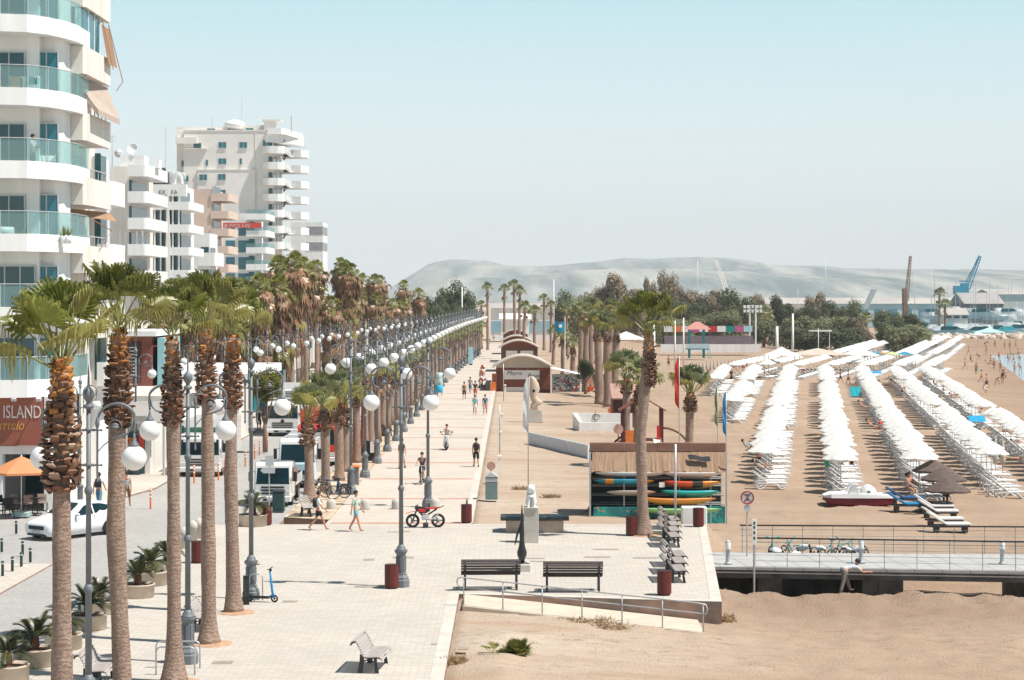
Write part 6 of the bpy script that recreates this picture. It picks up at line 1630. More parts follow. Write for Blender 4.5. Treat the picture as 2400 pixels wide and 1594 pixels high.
feather(1592,1240,835,838,958,.20,100,-.6,(.62,.04,.03),'tall red feather flag behind the reed roofed shack')
feather(1702,1085,915,918,1022,.16,104,-.9,(.03,.26,.55),'slim blue feather flag right of the reed roofed shack',wave=.12)
feather(1682,1050,905,908,1000,.14,108,-.9,(.20,.26,.10),'ragged green feather flag beside the blue one',wave=.14)
feather(1238,1155,882,885,1016,.26,101.5,-.15,(.70,.70,.70),'tall white feather flag with dark marks beside the promenade',.1)
q = gp(1583,1236); tag(MB().tube([(0,0,0),(0,0,3.65)], .05, 8).build('steel_pole', M['steel_p'], None, True, (X(1583,85.6),85.6,0)), 'plain steel pole standing behind the row of benches', 'pole')
p = at(1313,790,235); t = thing('flag', 'blue pennant flag with a white emblem on a thin pole', 'flag', (X(1324,235),235,-.2)); MB().tube([(0,0,0),(0,0,Z(742,235)+.2)], .06, 6).build('pole', M['white'], t)
z1 = Z(755,235)+.2; m = MB(); m.loft([[(x,.1*math.sin(x*3),z1-.9*a) for x in (-.05,-.4,-.8,-1.15)] for a in (0,.5,1,1.3)], cap=False, closed=False); m.build('cloth', mat('flag_cloth', (.02,.28,.45), .75, .1, 2), t); MB().ball((-.55,-.12,z1-.5), .22, 8, 5, sy=.15).build('emblem', M['white'], t)
# prohibition sign near the jetty
q = gp(1751,1386,-.9); t = thing('prohibition_sign', 'round red rimmed prohibition sign on a pole above the sand', 'sign', (X(1751,76.8),76.8,-.9)); D = 76.8
z0 = Z(1166,D)+.9; m = MB(); m.tube([(0,0,0),(0,0,z0+.2)], .035, 7); m.build('pole', M['steel_p'], t)
m = MB(); m.lathe([(0,-.012),(.25,-.012),(.25,.012),(0,.012)], 22); o = m.build('disc', M['white'], t, False, (0,-.06,z0)); o.rotation_euler = (PI/2,0,0)
m = MB(); m.tube([(.25*math.cos(a)*.95,-.08,z0+.25*math.sin(a)*.95) for a in [2*PI*k/24 for k in range(24)]], .028, 5, closed=True); m.tube([(-.15,-.085,z0+.16),(.15,-.085,z0-.16)], .016, 4); m.build('rim', mat('sign_red', (.32,.03,.04), .5, .1, 3), t)
m = MB(); m.tube([(.13,-.084,z0+.16),(-.12,-.084,z0-.17)], .018, 4); m.cbox((-.02,-.084,z0+.1), .1,.008,.05); m.cbox((.04,-.084,z0-.09), .09,.008,.06); m.build('pictogram', M['black'], t)
MB().box(-.12,.12,-.075,-.055,z0-.52,z0-.30).build('plate', M['alu'], t)
t = thing('leaning_pole', 'grey pole with a perforated white plate standing in the dug sand', 'pole', (X(1759,74.5),73.4,-.9)); MB().tube([(0,0,-.1),(.0,0,2.0)], .04, 7).build('pole', M['steel_p'], t); m = MB(); m.bbox(-.09,.09,-.06,-.04,1.75,2.7,.008); m.build('plate', M['white'], t)
m = MB()
for z in (1.95,2.15,2.35,2.5): m.box(-.03,.03,-.066,-.061,z,z+.1)
m.build('slot', M['black'], t)
# ---------------------------------------------------------------- jetty, shack, boats and boards
jt = thing('jetty', 'concrete jetty running out over the beach with wire railings', 'jetty', (0,0,0))
M['deck'] = mat('grey_deck_slabs', (.40,.385,.37), .85, .1, 1.2, world=True); M['beam'] = mat('dark_beam_and_underside_shade', (.055,.055,.058), .7, .4, 1.5, (.09,.085,.08), world=True)
yF, yB = lambda x: 73.8-(x-7.6)*.12, lambda x: 78.0-(x-7.6)*.05
m = MB(); x = 6.75; k = 0
while x < 46:
    x2 = x+.98; m.prism([(x,yF(x)),(x2,yF(x2)),(x2-.25,lerp(yF(x2),yB(x2),.5)-.015),(x-.25,lerp(yF(x),yB(x),.5)-.015)], -.12, -.012); m.prism([(x-.25,lerp(yF(x),yB(x),.5)+.015),(x2-.25,lerp(yF(x2),yB(x2),.5)+.015),(x2-.5,yB(x2)),(x-.5,yB(x))], -.12, -.012); x += 1.0
m.build('deck', M['deck'], jt)
m = MB()
for f_, dy in ((yF,0),(yB,-.3)): m.prism([(7.4,f_(7.4)+dy+.02),(46,f_(46)+dy+.02),(46,f_(46)+dy+.28),(7.4,f_(7.4)+dy+.28)], -.42, -.122)
m.build('beam', M['beam'], jt)
m = MB()
for f_ in (yF,): m.prism([(7.4,f_(7.4)-.0),(46,f_(46)-.0),(46,f_(46)+.018),(7.4,f_(7.4)+.018)], -.24, -.2)
m.build('edge_strip', M['wood_grey'], jt)
for x in (9.6,13.4,14.0,19.4,24,30,38):
    m = MB(); m.box(x-.45,x+.45,yF(x)+.5,yB(x)-.4,-1.6,-.421); m.build('pier_block', M['beam'], jt)  # dark colour stands in for the deep shade under the deck
m = MB(); m.box(7.2,13.5,yF(9)+2.6,yB(9)-.05,-1.6,-.425); m.build('back_wall', M['beam'], jt)
for f_, n_, y_ in ((yF,.08,1),(yB,-.12,2)):
    r = MB(); r.tube([(8.9,f_(8.9)+n_,1.06),(46,f_(46)+n_,1.06)], .03, 6); r.build('handrail', M['dark_steel'], jt, True)
    wv = MB()
    for z in (.22,.44,.66,.9): wv.tube([(8.9,f_(8.9)+n_,z),(46,f_(46)+n_,z)], .009, 4)
    x = 9.0; k = 0
    while x < 46: wv.tube([(x,f_(x)+n_,0),(x,f_(x)+n_,1.06)], .012, 4); x += 1.17
    wv.build('wire_railing', mat('wire', (.16,.22,.25), .5, .2, 3), jt)
m = MB(); m.lathe([(.17,0),(.10,.06),(.085,.10),(.085,.48),(.10,.50),(.10,.80),(.08,.86),(.02,.90)], 12); LB = m.mesh('post', mat('grey_light_bollard', (.42,.44,.46), .5, .06, 3), True)
m = MB(); m.lathe([(.101,.55),(.104,.56),(.104,.78),(.101,.79)], 12); LB2 = m.mesh('light_head', M['white'], True)
for px, py, lab in ((1706,1322,'grey light bollard at the root of the jetty'),(2018,1320,'grey light bollard beside the bending workman'),(2349,1322,'grey light bollard at the far right of the jetty')):
    q = gp(px,py); t = thing('light_bollard', lab, 'light bollard', (q.x,q.y,0), 0, 'light bollards on the jetty'); inst('post', LB, t); inst('light_head', LB2, t)
# heap of bicycles and tricycles behind the jetty
g_ = random.Random(3)
for i, (px, lab) in enumerate(((1800,'left toy tricycle in the heap behind the jetty'),(1840,'teal handlebarred toy tricycle in the heap behind the jetty'),(1875,'tilted toy tricycle in the middle of the heap'),(1915,'white fendered toy tricycle in the heap'),(1955,'toy tricycle lying flat in the heap'),(2000,'last toy tricycle of the heap by the light bollard'))):
    q = gp(px,1290,-.3); t = thing('tricycle', lab, 'tricycle', (q.x,79.2,-.45), g_.uniform(-.6,.6), 'toy tricycles behind the jetty'); t.rotation_euler = (g_.uniform(-.5,.5),g_.uniform(-.6,.6),g_.uniform(0,3))
    for x, y in ((.35,0),(-.3,.25),(-.3,-.25)):
        w_ = MB(); w_.tube([(x+.2*math.cos(a),y,.22+.2*math.sin(a)) for a in [2*PI*k/12 for k in range(12)]], .03, 5, closed=True); w_.ball((x,y,.22), .05, 6, 4); w_.build('wheel', M['black'], t)
    w_ = MB(); w_.tube([(.35,0,.22),(.28,0,.75),(.28,0,.8)], .025, 5); w_.tube([(.3,0,.6),(-.2,0,.3),(-.3,0,.24)], .03, 5); w_.tube([(.3,-.3,.85),(.28,0,.78),(.3,.3,.85)], .025, 5); w_.build('frame', M['teal'], t)
    w_ = MB(); w_.ball((-.2,0,.42), .24, 10, 6, sz=.45); w_.build('seat', M['plastic'], t)

# reed roofed shack with boards
D = 93.2; x0, x1 = X(1384,D), X(1699,D); zg = -.55; zt = Z(1036,D)
sh = thing('beach_shack', 'reed roofed shack open at the front with racks of surfboards and kayaks', 'shack', ((x0+x1)/2,D,zg)); wd_ = (x1-x0)/2; h = zt-zg
def reed():
    m, nt, b = _mat('reed_matting'); v = coords(nt, False, (22,1,.6)); f = ramp(nt, noise(nt, v, 1.6, 5, .7), .3, .7); c = mixc(nt, f, (.20,.115,.07), (.46,.31,.20)); f2 = ramp(nt, noise(nt, coords(nt, False, (1,1,1)), 1.2, 3), .3, .7); c = mixc(nt, f2, mixc(nt, .7, (.22,.13,.09), c), c)
    nt.links.new(c, b.inputs['Base Color']); b.inputs['Roughness'].default_value = .9; bump(nt, b, f, .7, .03); return m
M['reed'] = reed()
m = MB(); n = 60; g_ = random.Random(2)
zE = Z(1102,D)-zg; top = [(-wd_+2*wd_*i/n,-.1+.02*g_.random(),h-.38) for i in range(n+1)]; bot = [(-wd_+2*wd_*i/n,-1.0+.03*g_.random(),zE+g_.uniform(-.06,.04)) for i in range(n+1)]
for i in range(n): m.quad(bot[i],bot[i+1],top[i+1],top[i]); m.quad((bot[i][0],bot[i][1]+.06,bot[i][2]),(top[i][0],top[i][1]+.06,top[i][2]-.05),(top[i+1][0],top[i+1][1]+.06,top[i+1][2]-.05),(bot[i+1][0],bot[i+1][1]+.06,bot[i+1][2])); m.quad(bot[i+1],bot[i],(bot[i][0],bot[i][1]+.06,bot[i][2]),(bot[i+1][0],bot[i+1][1]+.06,bot[i+1][2]))
m.quad((-wd_,.1,h-.38),(wd_,.1,h-.38),(wd_,1.9,h-.75),(-wd_,1.9,h-.75)); m.build('roof', M['reed'], sh)
m = MB()
for k in range(4): a = -wd_+2*wd_*k/4; m.bbox(a-.03,a+2*wd_/4+.02,-.18+.015*(k%2),.10,h-.42,h-.02-.015*(k%2),.02)
m.build('ridge_roll', mat('brown_canvas_roll', (.235,.125,.09), .85, .2, 2, stretch=(.5,4,4)), sh)
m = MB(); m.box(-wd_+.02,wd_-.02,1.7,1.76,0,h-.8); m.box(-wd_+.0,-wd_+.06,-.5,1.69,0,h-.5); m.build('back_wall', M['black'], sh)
m = MB(); m.box(-wd_-.10,-wd_-.02,-.98,-.86,0,h-.4)
for x in (wd_-.02,): m.tube([(x,-1.0,0),(x,-.9,h-.4)], .035, 6); m.tube([(x,1.5,0),(x,1.5,h-.6)], .035, 6)
for x in (-1.62,.95,wd_-.75): m.tube([(x,-.85,0),(x,-.75,zE+.1)], .03, 6)
for z in (.78,1.22,1.66,2.0): m.tube([(-wd_,.35,z),(wd_,.35,z)], .03, 5); m.tube([(-wd_,1.2,z),(wd_,1.2,z)], .03, 5)
m.build('post', M['steel_p'], sh)
def mural():
    m, nt, b = _mat('painted_mural'); v = coords(nt); f = ramp(nt, noise(nt, v, 1.8, 3, .5), .45, .55); c = mixc(nt, f, (.015,.17,.18), (.02,.32,.30)); f2 = ramp(nt, noise(nt, v, 4.5, 2, .5), .62, .66); c = mixc(nt, f2, c, (.42,.28,.10)); f3 = ramp(nt, noise(nt, coords(nt, False, (1.7,1,1)), 6, 2), .66, .70); c = mixc(nt, f3, c, (.02,.05,.09)); nt.links.new(c, b.inputs['Base Color']); b.inputs['Roughness'].default_value = .6; return m
M['mural'] = mural()
m = MB(); m.box(-wd_+.1,.3,-.95,-.9,0,.80); m.box(1.9,wd_-.05,-.62,-.57,0,.80); m.box(.3,1.9,-.5,-.45,0,.8); m.build('painted_panel', M['mural'], sh)
MB().box(-.0,.26,-.9,-.88,Z(1138,D)-zg,Z(1126,D)-zg).build('notice', M['white'], sh)
# cast off cloth lying over the reed
m = MB(); f = lambda u,v: (lerp(1.35,2.35,u)+.06*v, lerp(-.42,-.76,v*.7+u*.25)-.10, lerp(h-.56,h-.86,v*.7+u*.25)+.03*math.sin(u*7))
for i in range(8):
    for j in range(3): m.quad(f(i/8,j/3),f((i+1)/8,j/3),f((i+1)/8,(j+1)/3),f(i/8,(j+1)/3))
tag(m.build('dark_cloth', mat('black_cloth', (.03,.03,.035), .9, .2, 4), None, True, ((x0+x1)/2,D,zg)), 'black cloth draped over the reed roof of the shack', 'cloth')
def board(L_, w_, th, cols, px, py, dy, lab, cat, rocker=.10, fin=False, hull=False, tilt=22, yaw=0.0):
    """surfboard or kayak lying along x, seen edge-on"""
    m = MB(); n = 22; rings = []
    for i in range(n+1):
        t = i/n*2-1; ww = w_/2*max(.02,(1-abs(t)**2.6))**.55; tt = th/2*max(.08,(1-abs(t)**3)); zc = rocker*(abs(t)**2.2)*(1 if t < 0 else .8)
        rings.append([(L_/2*t, ww*math.cos(a), zc+tt*math.sin(a)*(1.0 if math.sin(a) < 0 or not hull else .75)) for a in [2*PI*k/12 for k in range(12)]])
    m.loft(rings)
    if len(cols) > 1:
        for fi, f_ in enumerate(m.f):
            xm = sum(m.v[v][0] for v in f_)/len(f_); m.m[fi] = min(len(cols)-1, int((xm/L_+.5)*len(cols)))
    p = at(px,py,D+dy); t = thing('kayak' if hull else 'surfboard', lab, cat, (p.x,D+dy,p.z), R(yaw), 'kayaks on the shack racks' if hull else 'boards on the shack racks')
    t.rotation_euler = (R(-tilt),0,R(yaw)); m.build('hull' if hull else 'deck', [mat('board_gelcoat', c, .35, .06, 2, spec=.6) for c in cols], t, True)
    if hull:
        k = MB(); k.loft([[(x,y,th*.30) for x, y in ((-L_*.12,-w_*.2),(L_*.12,-w_*.2),(L_*.14,0),(L_*.12,w_*.2),(-L_*.12,w_*.2),(-L_*.14,0))],[(x,y,th*.44) for x, y in ((-L_*.13,-w_*.24),(L_*.13,-w_*.24),(L_*.15,0),(L_*.13,w_*.24),(-L_*.13,w_*.24),(-L_*.15,0))]]); k.build('cockpit', M['black'], t)
    if fin: k = MB(); k.loft([[(L_*.40-.10,0,.06),(L_*.40+.06,0,.06),(L_*.40+.06,.015,.06)],[(L_*.40+.10,0,.34),(L_*.40+.16,0,.34),(L_*.40+.16,.01,.34)]]); k.build('fin', M['plastic'], t)
board(3.3,.75,.13,[(.72,.74,.76)],1478,1113,-.72,'white surfboard on the upper left rack','surfboard',.10)
board(2.75,.75,.14,[(.74,.75,.75)],1622,1114,-.78,'white surfboard with an upturned fin on the upper right rack','surfboard',.12,True)
board(2.8,.75,.16,[(.02,.25,.42),(.75,.33,.03),(.02,.30,.45),(.03,.36,.50),(.02,.28,.42),(.72,.36,.05)],1463,1130,-.72,'blue and yellow paddle board on the left rack','paddle board',.08)
board(2.3,.72,.15,[(.55,.50,.45)],1480,1156,-.72,'beige board low on the left rack','surfboard',.06)
board(2.65,.72,.34,[(.62,.07,.02),(.66,.09,.02),(.60,.08,.02),(.03,.03,.03),(.72,.25,.02),(.70,.28,.03)],1622,1136,-.86,'orange and red kayak with a black middle on the right rack','kayak',.16,hull=True)
board(2.7,.72,.34,[(.01,.36,.36)],1618,1158,-.90,'turquoise kayak on the right rack','kayak',.16,hull=True)
board(3.6,.72,.30,[(.75,.26,.05)],1587,1176,-1.15,'light orange kayak lying low across the shack front','kayak',.20,hull=True)
board(3.9,.7,.28,[(.28,.55,.22)],1592,1199,-1.3,'pale green kayak on the ground before the shack','kayak',.14,hull=True)
q = gp(1671,1203,-.55); t = thing('buoy', 'round orange buoy lying before the shack corner', 'buoy', (q.x,q.y,-.3)); MB().ball((0,0,0), .22, 14, 9).build('float', M['orange'], t, True); MB().lathe([(.05,.2),(.05,.27)], 8).build('eye', M['orange'], t)
q = gp(1648,1236); t = thing('concrete_block', 'white concrete block behind the red bin at the terrace corner', 'block', (X(1628,87.8),88.1,-.1)); MB().bbox(-.55,.55,-.3,.4,0,.80,.03).build('block', M['white'], t)
# scrub in front of the shack
def bush(name, label, x, y, z, rx, ry, rz, n, m_, cat='shrub', seed=1, sz=.09, group=None, wd=.3):
    g = random.Random(seed); b = MB()
    for i in range(n):
        t = g.uniform(0,2*PI); u = g.random()**.4; e = g.uniform(0,1); lump = 1+.25*math.sin(t*3+seed)+.15*math.sin(t*7)
        c = Vector((rx*u*lump*math.cos(t), ry*u*lump*math.sin(t), rz*e*math.sqrt(max(.02,1-u*u*.9))*(.8+.3*math.sin(t*5+e*4))))
        d = Vector((g.uniform(-1,1),g.uniform(-1,1),g.uniform(-.3,1))).normalized(); s_ = d.cross(Vector((g.uniform(-1,1),g.uniform(-1,1),.3))).normalized(); L_ = sz*g.uniform(.6,1.5)
        b.add([c, c+d*L_*.5+s_*L_*wd, c+d*L_, c+d*L_*.5-s_*L_*wd], [(0,1,2,3)], 0 if g.random() < .75 else 1)
    o = b.build(name, [m_, M['frond_dead']], None, False, (x,y,z)); return tag(o, label, cat, group)
M['scrub'] = leaf_mat('scrub_leaf', (.10,.095,.05), (.20,.18,.09), (.33,.25,.14), .2); M['scrub_dry'] = leaf_mat('dry_grass', (.26,.17,.08), (.40,.28,.14), (.50,.38,.22), .2)
q = gp(1415,1206,-.4); bush('low_bush','low grey green bush with dry tips before the shack',q.x,q.y,-.42,.95,.5,.55,1500,M['scrub'],'shrub',2,.10)
q = gp(1238,1520,-.15)
t = thing('dwarf_palm', 'small bushy fan palm growing in the sand below the ramp', 'dwarf palm', (X(1213,56.2),56.2,-.14)); gx = random.Random(5); m = MB()
for i in range(34): fan(m, (gx.uniform(-.12,.12),gx.uniform(-.1,.1),0), i*2.4, gx.uniform(.25,1.4), gx.uniform(.12,.3), gx.uniform(.26,.42), .25, 12, gx, 0 if gx.random()<.8 else 1, 1, 1.5, .006, 1)
m.build('fronds', [M['frond'],M['frond_old']], t)
t = thing('dwarf_palm', 'tiny sprout of fan palm left of the bushy one', 'dwarf palm', (X(1156,56.4),56.4,-.14)); m = MB()
for i in range(8): fan(m, (0,0,0), i*2.4, gx.uniform(.4,1.2), gx.uniform(.15,.3), gx.uniform(.2,.3), .2, 8, gx, 0 if i%2 else 1, 1, .7, .006, 1)
m.build('fronds', [M['frond'],M['frond_old']], t)
for i, (px, py, rx, n) in enumerate(((1065,1560,.35,260),(1380,1452,.8,160),(1430,1462,.5,140),(1220,1150,.5,200),(1290,1168,.45,200),(1690,1280,.5,260),(1700,1420,.28,260),(1150,1140,.3,100))):
    q = gp(px,py,-.2); zz = ground_h(q.x,q.y); bush('dry_tuft', ['dry tuft beside the mound at the walkway edge','dry straggling grass along the foot of the ramp','sparse dry tuft below the handrail','dry tuft left of the lion statue','dry tuft right of the lion statue','dry scrub beside the jetty root','scrub at the corner of the terrace wall','thin dry grass by the kiosk'][i],q.x,q.y,zz-.03,rx,.28,.15,n*2,M['scrub_dry'],'grass tuft',i+5,.20,'dry tufts in the sand',.05)
# pedal boat
D = 104.5; zg = -.97; t = thing('pedal_boat', 'white pedal boat with a dark red hull lying on the sand', 'pedal boat', (X(2010,D),D,zg), R(-3))
m = MB(); Lb = 1.75
for y in (-.55,.55): m.loft([[(x,y+w_*a,z) for a, z in ((-1,z1),(-1,z0+.1),(-.5,z0),(.5,z0),(1,z0+.1),(1,z1))] for x, w_, z0, z1 in ((-Lb,.08,.26,.46),(-Lb+.25,.24,.08,.46),(-.5,.27,.02,.46),(1.1,.27,.02,.46),(Lb,.22,.10,.46))])
m.build('hull', mat('dark_red_hull', (.16,.012,.02), .4, .1, 2), t, False)
m = MB(); m.loft([[(x,-w_,.462),(x,w_,.462),(x,w_*.95,z),(x,-w_*.95,z)] for x, w_, z in ((-Lb-.05,.5,.56),(-Lb+.3,.84,.66),(-.3,.86,.70),(.6,.86,.66),(Lb,.80,.60))])
m.loft([[(x,y,z0),(x,y+.34,z0),(x,y+.34,z1),(x,y,z1)] for x, z0, z1, y in ((-.55,.7,.72,-.72),(-.35,.7,1.15,-.72),(-.2,.7,1.2,-.72),(.0,.7,.75,-.72))]); m.loft([[(x,y,z0),(x,y+.34,z0),(x,y+.34,z1),(x,y,z1)] for x, z0, z1, y in ((-.55,.7,.72,.30),(-.35,.7,1.15,.30),(-.2,.7,1.2,.30),(.0,.7,.75,.30))])
m.build('deck', M['plastic'], t, False)
m = MB(); m.loft([[(.55+.42*math.cos(a),y,.63+.46*math.sin(a)) for a in [PI*k/12 for k in range(13)]] for y in (-.30,-.25,.25,.30)]); m.build('wheel_cover', M['plastic'], t, True)
m = MB(); m.ball((.55,-.32,.76), .055, 8, 5); m.tube([(.45,-.33,.76),(.65,-.33,.74)], .02, 5); m.build('handle', M['black'], t)
# brown thatched parasols with wooden loungers
M['thatch'] = mat('brown_thatch', (.115,.082,.068), .9, .3, 5, stretch=(1,1,3), bmp=.5, bsc=16)
def thatch(px, pyr, D, lab, r=1.22):
    zg = -.95; x = X(px,D); zr = Z(pyr,D)-zg
    t = thing('thatched_parasol', lab, 'parasol', (x,D,zg), .4, 'brown thatched parasols'); m = MB(); g = random.Random(int(px)); N = 8; rings = []
    for rr, zz in ((.02,.62),(.4,.40),(.8,.14),(1.0,0),(1.0,-.10),(.85,.02)):
        rings.append([(r*rr*(1 if i%2 == 0 else .985)*math.cos(2*PI*i/(N*3)), r*rr*math.sin(2*PI*i/(N*3)), zr+zz+(g.uniform(-.04,.02) if rr == 1.0 else 0)) for i in range(N*3)])
    m.loft(rings, cap=False); m.build('canopy', M['thatch'], t); p = MB(); p.tube([(0,0,-.2),(0,0,zr+.5)], .055, 8)
    for i in range(4): a = PI/2*i; p.tube([(0,0,zr*.62),(.4*math.cos(a),.4*math.sin(a),zr+.10)], .03, 5)
    p.build('pole', M['wood_dark'], t)
thatch(2220,1148,101.5,'nearest brown thatched parasol with its post between cushioned loungers',1.18); thatch(2212,1122,106,'middle brown thatched parasol'); thatch(2187,1102,110,'rear brown thatched parasol',1.15)
def cushion_lounger(px, py, lab, col, flat=False):
    q = gp(px,py,-.95); t = thing('wooden_lounger', lab, 'sun lounger', (q.x,q.y,-.95), R(2), 'cushioned wooden loungers'); m = MB(); m.box(-.75,.95,-.33,-.27,.26,.34); m.box(-.75,.95,.27,.33,.26,.34); m.box(-.75,.95,-.26,.26,.30,.33)
    m.build('frame', M['wood_dark'], t)
    for x in (-.55,.78):
        k = MB(); k.box(x-.08,x+.08,-.31,.31,0,.255); k.build('leg', M['wood_dark'], t)
    c = MB(); c.bbox(-.15,1.0,-.31,.31,.345,.45,.04); M_ = Matrix.Translation((-.15,0,.36))@Matrix.Rotation(R(32),4,'Y'); c.T = M_; c.bbox(-.98,.02,-.31,.31,0,.10,.04); c.T = None
    c.build('cushion', mat('lounger_cushion', col, .85, .06, 4), t)
cushion_lounger(2222,1247,'wooden lounger with white cushion nearest the jetty',(.66,.63,.60)); cushion_lounger(2208,1234,'second wooden lounger with white cushion from the jetty',(.64,.61,.58)); cushion_lounger(2198,1215,'third wooden lounger with white cushion behind the parasol post',(.66,.63,.60)); cushion_lounger(2188,1203,'rearmost white cushioned wooden lounger',(.62,.60,.57)); cushion_lounger(2126,1198,'wooden lounger with bright blue cushion and towels',(.02,.20,.42)); cushion_lounger(2120,1183,'wooden lounger with dark blue cushion behind the bright blue one',(.02,.08,.22))
# ---------------------------------------------------------------- vehicles
def car_paint(name, c, r=.28):
    m = mat(name, c, r, .02, 1, spec=.55); m.node_tree.nodes['Principled BSDF'].inputs['Coat Weight'].default_value = .5; return m
M['car_white'] = car_paint('white_car_paint', (.74,.76,.78)); M['truck_white'] = car_paint('white_truck_paint', (.70,.69,.67), .4); M['truck_red'] = car_paint('red_truck_paint', (.62,.045,.02), .35); M['van_white'] = car_paint('white_van_paint', (.72,.73,.74))
M['windscreen'] = mat('windscreen_glass', (.004,.020,.024), .06, .4, 1.0, spec=.7); M['chrome'] = mat('wheel_silver', (.55,.56,.58), .3, .05, 4, metal=.5); M['lens'] = mat('headlamp_lens', (.55,.56,.56), .15, .1, 6, spec=.7)
def wheel_parts(r, w_, spokes=10):
    t = MB(); t.lathe([(r*.62,-w_/2),(r*.93,-w_/2),(r,-w_*.3),(r,w_*.3),(r*.93,w_/2),(r*.62,w_/2)], 24, cap=False); t.lathe([(.01,-w_*.1),(r*.63,-w_*.1)], 20)
    m = MB(); m.lathe([(r*.60,-w_*.42),(r*.66,-w_*.48),(r*.66,-w_*.40),(r*.58,-w_*.30)], 24, cap=False); m.lathe([(.001,-w_*.46),(r*.16,-w_*.44),(r*.16,-w_*.3)], 12)
    for k in range(spokes): a = 2*PI*k/spokes; m.cbox((r*.37*math.cos(a),r*.37*math.sin(a),-w_*.40), r*.5,r*.09,w_*.08, (0,0,a))
    return t.mesh('tyre', M['rubber'], True), m.mesh('rim', M['chrome'])
WH = {}
def wheels(t, r, w_, pos, spokes=10):
    if (r,w_) not in WH: WH[(r,w_)] = wheel_parts(r, w_, spokes)
    for x, y in pos:
        rot = (0,-PI/2,0) if x > 0 else (0,PI/2,0)
        h = inst('wheel', WH[(r,w_)][0], t, (x,y,r), rot=(0,PI/2 if x < 0 else -PI/2,0)); inst('rim', WH[(r,w_)][1], h)
t = thing('hatchback_car', 'white three door hatchback turning on the grey road between two palm trunks', 'car', (-18.45,83.6,-.06), R(-36))
m = MB(); rings = []
for y, zb, zm, ze, zt, wb, wm, we, wt in ((-1.96,.30,.42,.58,.62,.55,.60,.58,.50),(-1.88,.20,.40,.66,.73,.68,.76,.74,.60),(-1.6,.17,.42,.74,.83,.78,.84,.81,.64),(-1.15,.17,.45,.83,.93,.80,.86,.83,.66),(-.82,.17,.46,.88,1.00,.80,.86,.82,.66),(-.45,.17,.46,.90,1.23,.80,.86,.82,.62),(-.08,.17,.46,.91,1.42,.80,.86,.82,.56),(.35,.17,.46,.93,1.475,.80,.86,.82,.56),(1.0,.17,.46,.96,1.45,.80,.86,.82,.55),(1.5,.17,.48,.99,1.36,.80,.86,.81,.53),(1.74,.19,.48,1.0,1.18,.78,.84,.78,.52),(1.90,.25,.50,.90,.98,.72,.80,.74,.5),(1.97,.34,.52,.72,.78,.6,.68,.64,.45)):
    h = [(wb,zb),(wm,zm),(wm*.995,lerp(zm,ze,.55)),(we,ze),(lerp(we,wt,.88),lerp(ze,zt,.86)),(wt*.8,lerp(ze,zt,.98)),(wt*.35,zt)]
    rings.append([(-a,y,b) for a, b in h]+[(a,y,b) for a, b in reversed(h)])
m.loft(rings); m.build('body', M['car_white'], t, True)
def sidep(sg, pts, off=.008): return [(sg*(lerp(.82,.60,(z-.92)/.5)+off),y,z) for y, z in pts]
for sg in (1,-1):
    m = MB(); a = sidep(sg, [(-.62,.95),(-.30,1.12),(-.02,1.30),(.25,1.37),(.42,1.375),(.42,.96)]); m.add(a,[tuple(range(6))]); b_ = sidep(sg, [(.50,.97),(.50,1.375),(.95,1.35),(1.35,1.26),(1.42,1.16),(1.05,1.02)]); m.add(b_,[tuple(range(6))]); m.build('side_window', M['windscreen'], t)
    m = MB(); m.ball((sg*.93,-.52,1.0), .10, 10, 6, sx=1.0,sy=.6,sz=.75); m.build('mirror', M['car_white'], t, True)
    m = MB(); m.loft([[(sg*(x),y,z) for x, y, z in p] for p in ([(.60,-1.86,.60),(.76,-1.70,.66),(.76,-1.66,.72),(.62,-1.80,.69)],[(.82,-1.22,.80),(.835,-1.20,.81),(.83,-1.18,.84),(.81,-1.20,.84)])]); m.build('headlight', M['lens'], t)
    m = MB(); m.box(sg*.845-.004,sg*.845+.022 if sg>0 else sg*.845+.004,.08,.26,.80,.83); m.build('door_handle', M['car_white'], t)
    m = MB(); m.cbox((sg*.848,-.62,.66), .012,.012,.5); m.cbox((sg*.848,.45,.66), .012,.012,.5); m.build('door_gap', M['dark_steel'], t)
    for y in (-1.24,1.24): m = MB(); m.loft([[(sg*x,y+.345*math.cos(a),.30+.345*math.sin(a)) for a in [PI*(k/14*1.16-.08) for k in range(15)]] for x in (.70,.872)]); m.build('wheel_arch', M['black'], t)
m = MB(); m.quad((-.62,-.80,1.02),(.62,-.80,1.02),(.52,-.11,1.425),(-.52,-.11,1.425)); o = m.build('windscreen', M['windscreen'], t); o.location = (0,-.012,.012)
m = MB(); m.loft([[(x,y,z) for x, y in ((-.52,-1.945),(-.4,-1.985),(.4,-1.985),(.52,-1.945))] for z in (.46,.62)], closed=False, cap=False); m.loft([[(x,y,z) for x, y in ((-.6,-1.92),(-.4,-1.995),(.4,-1.995),(.6,-1.92))] for z in (.20,.29)], closed=False, cap=False); m.build('grille', M['black'], t)
MB().box(-.25,.25,-2.0,-1.99,.33,.43).build('number_plate', M['alu'], t)
wheels(t, .30, .20, ((.74,-1.24),(-.74,-1.24),(.74,1.24),(-.74,1.24)), 12)
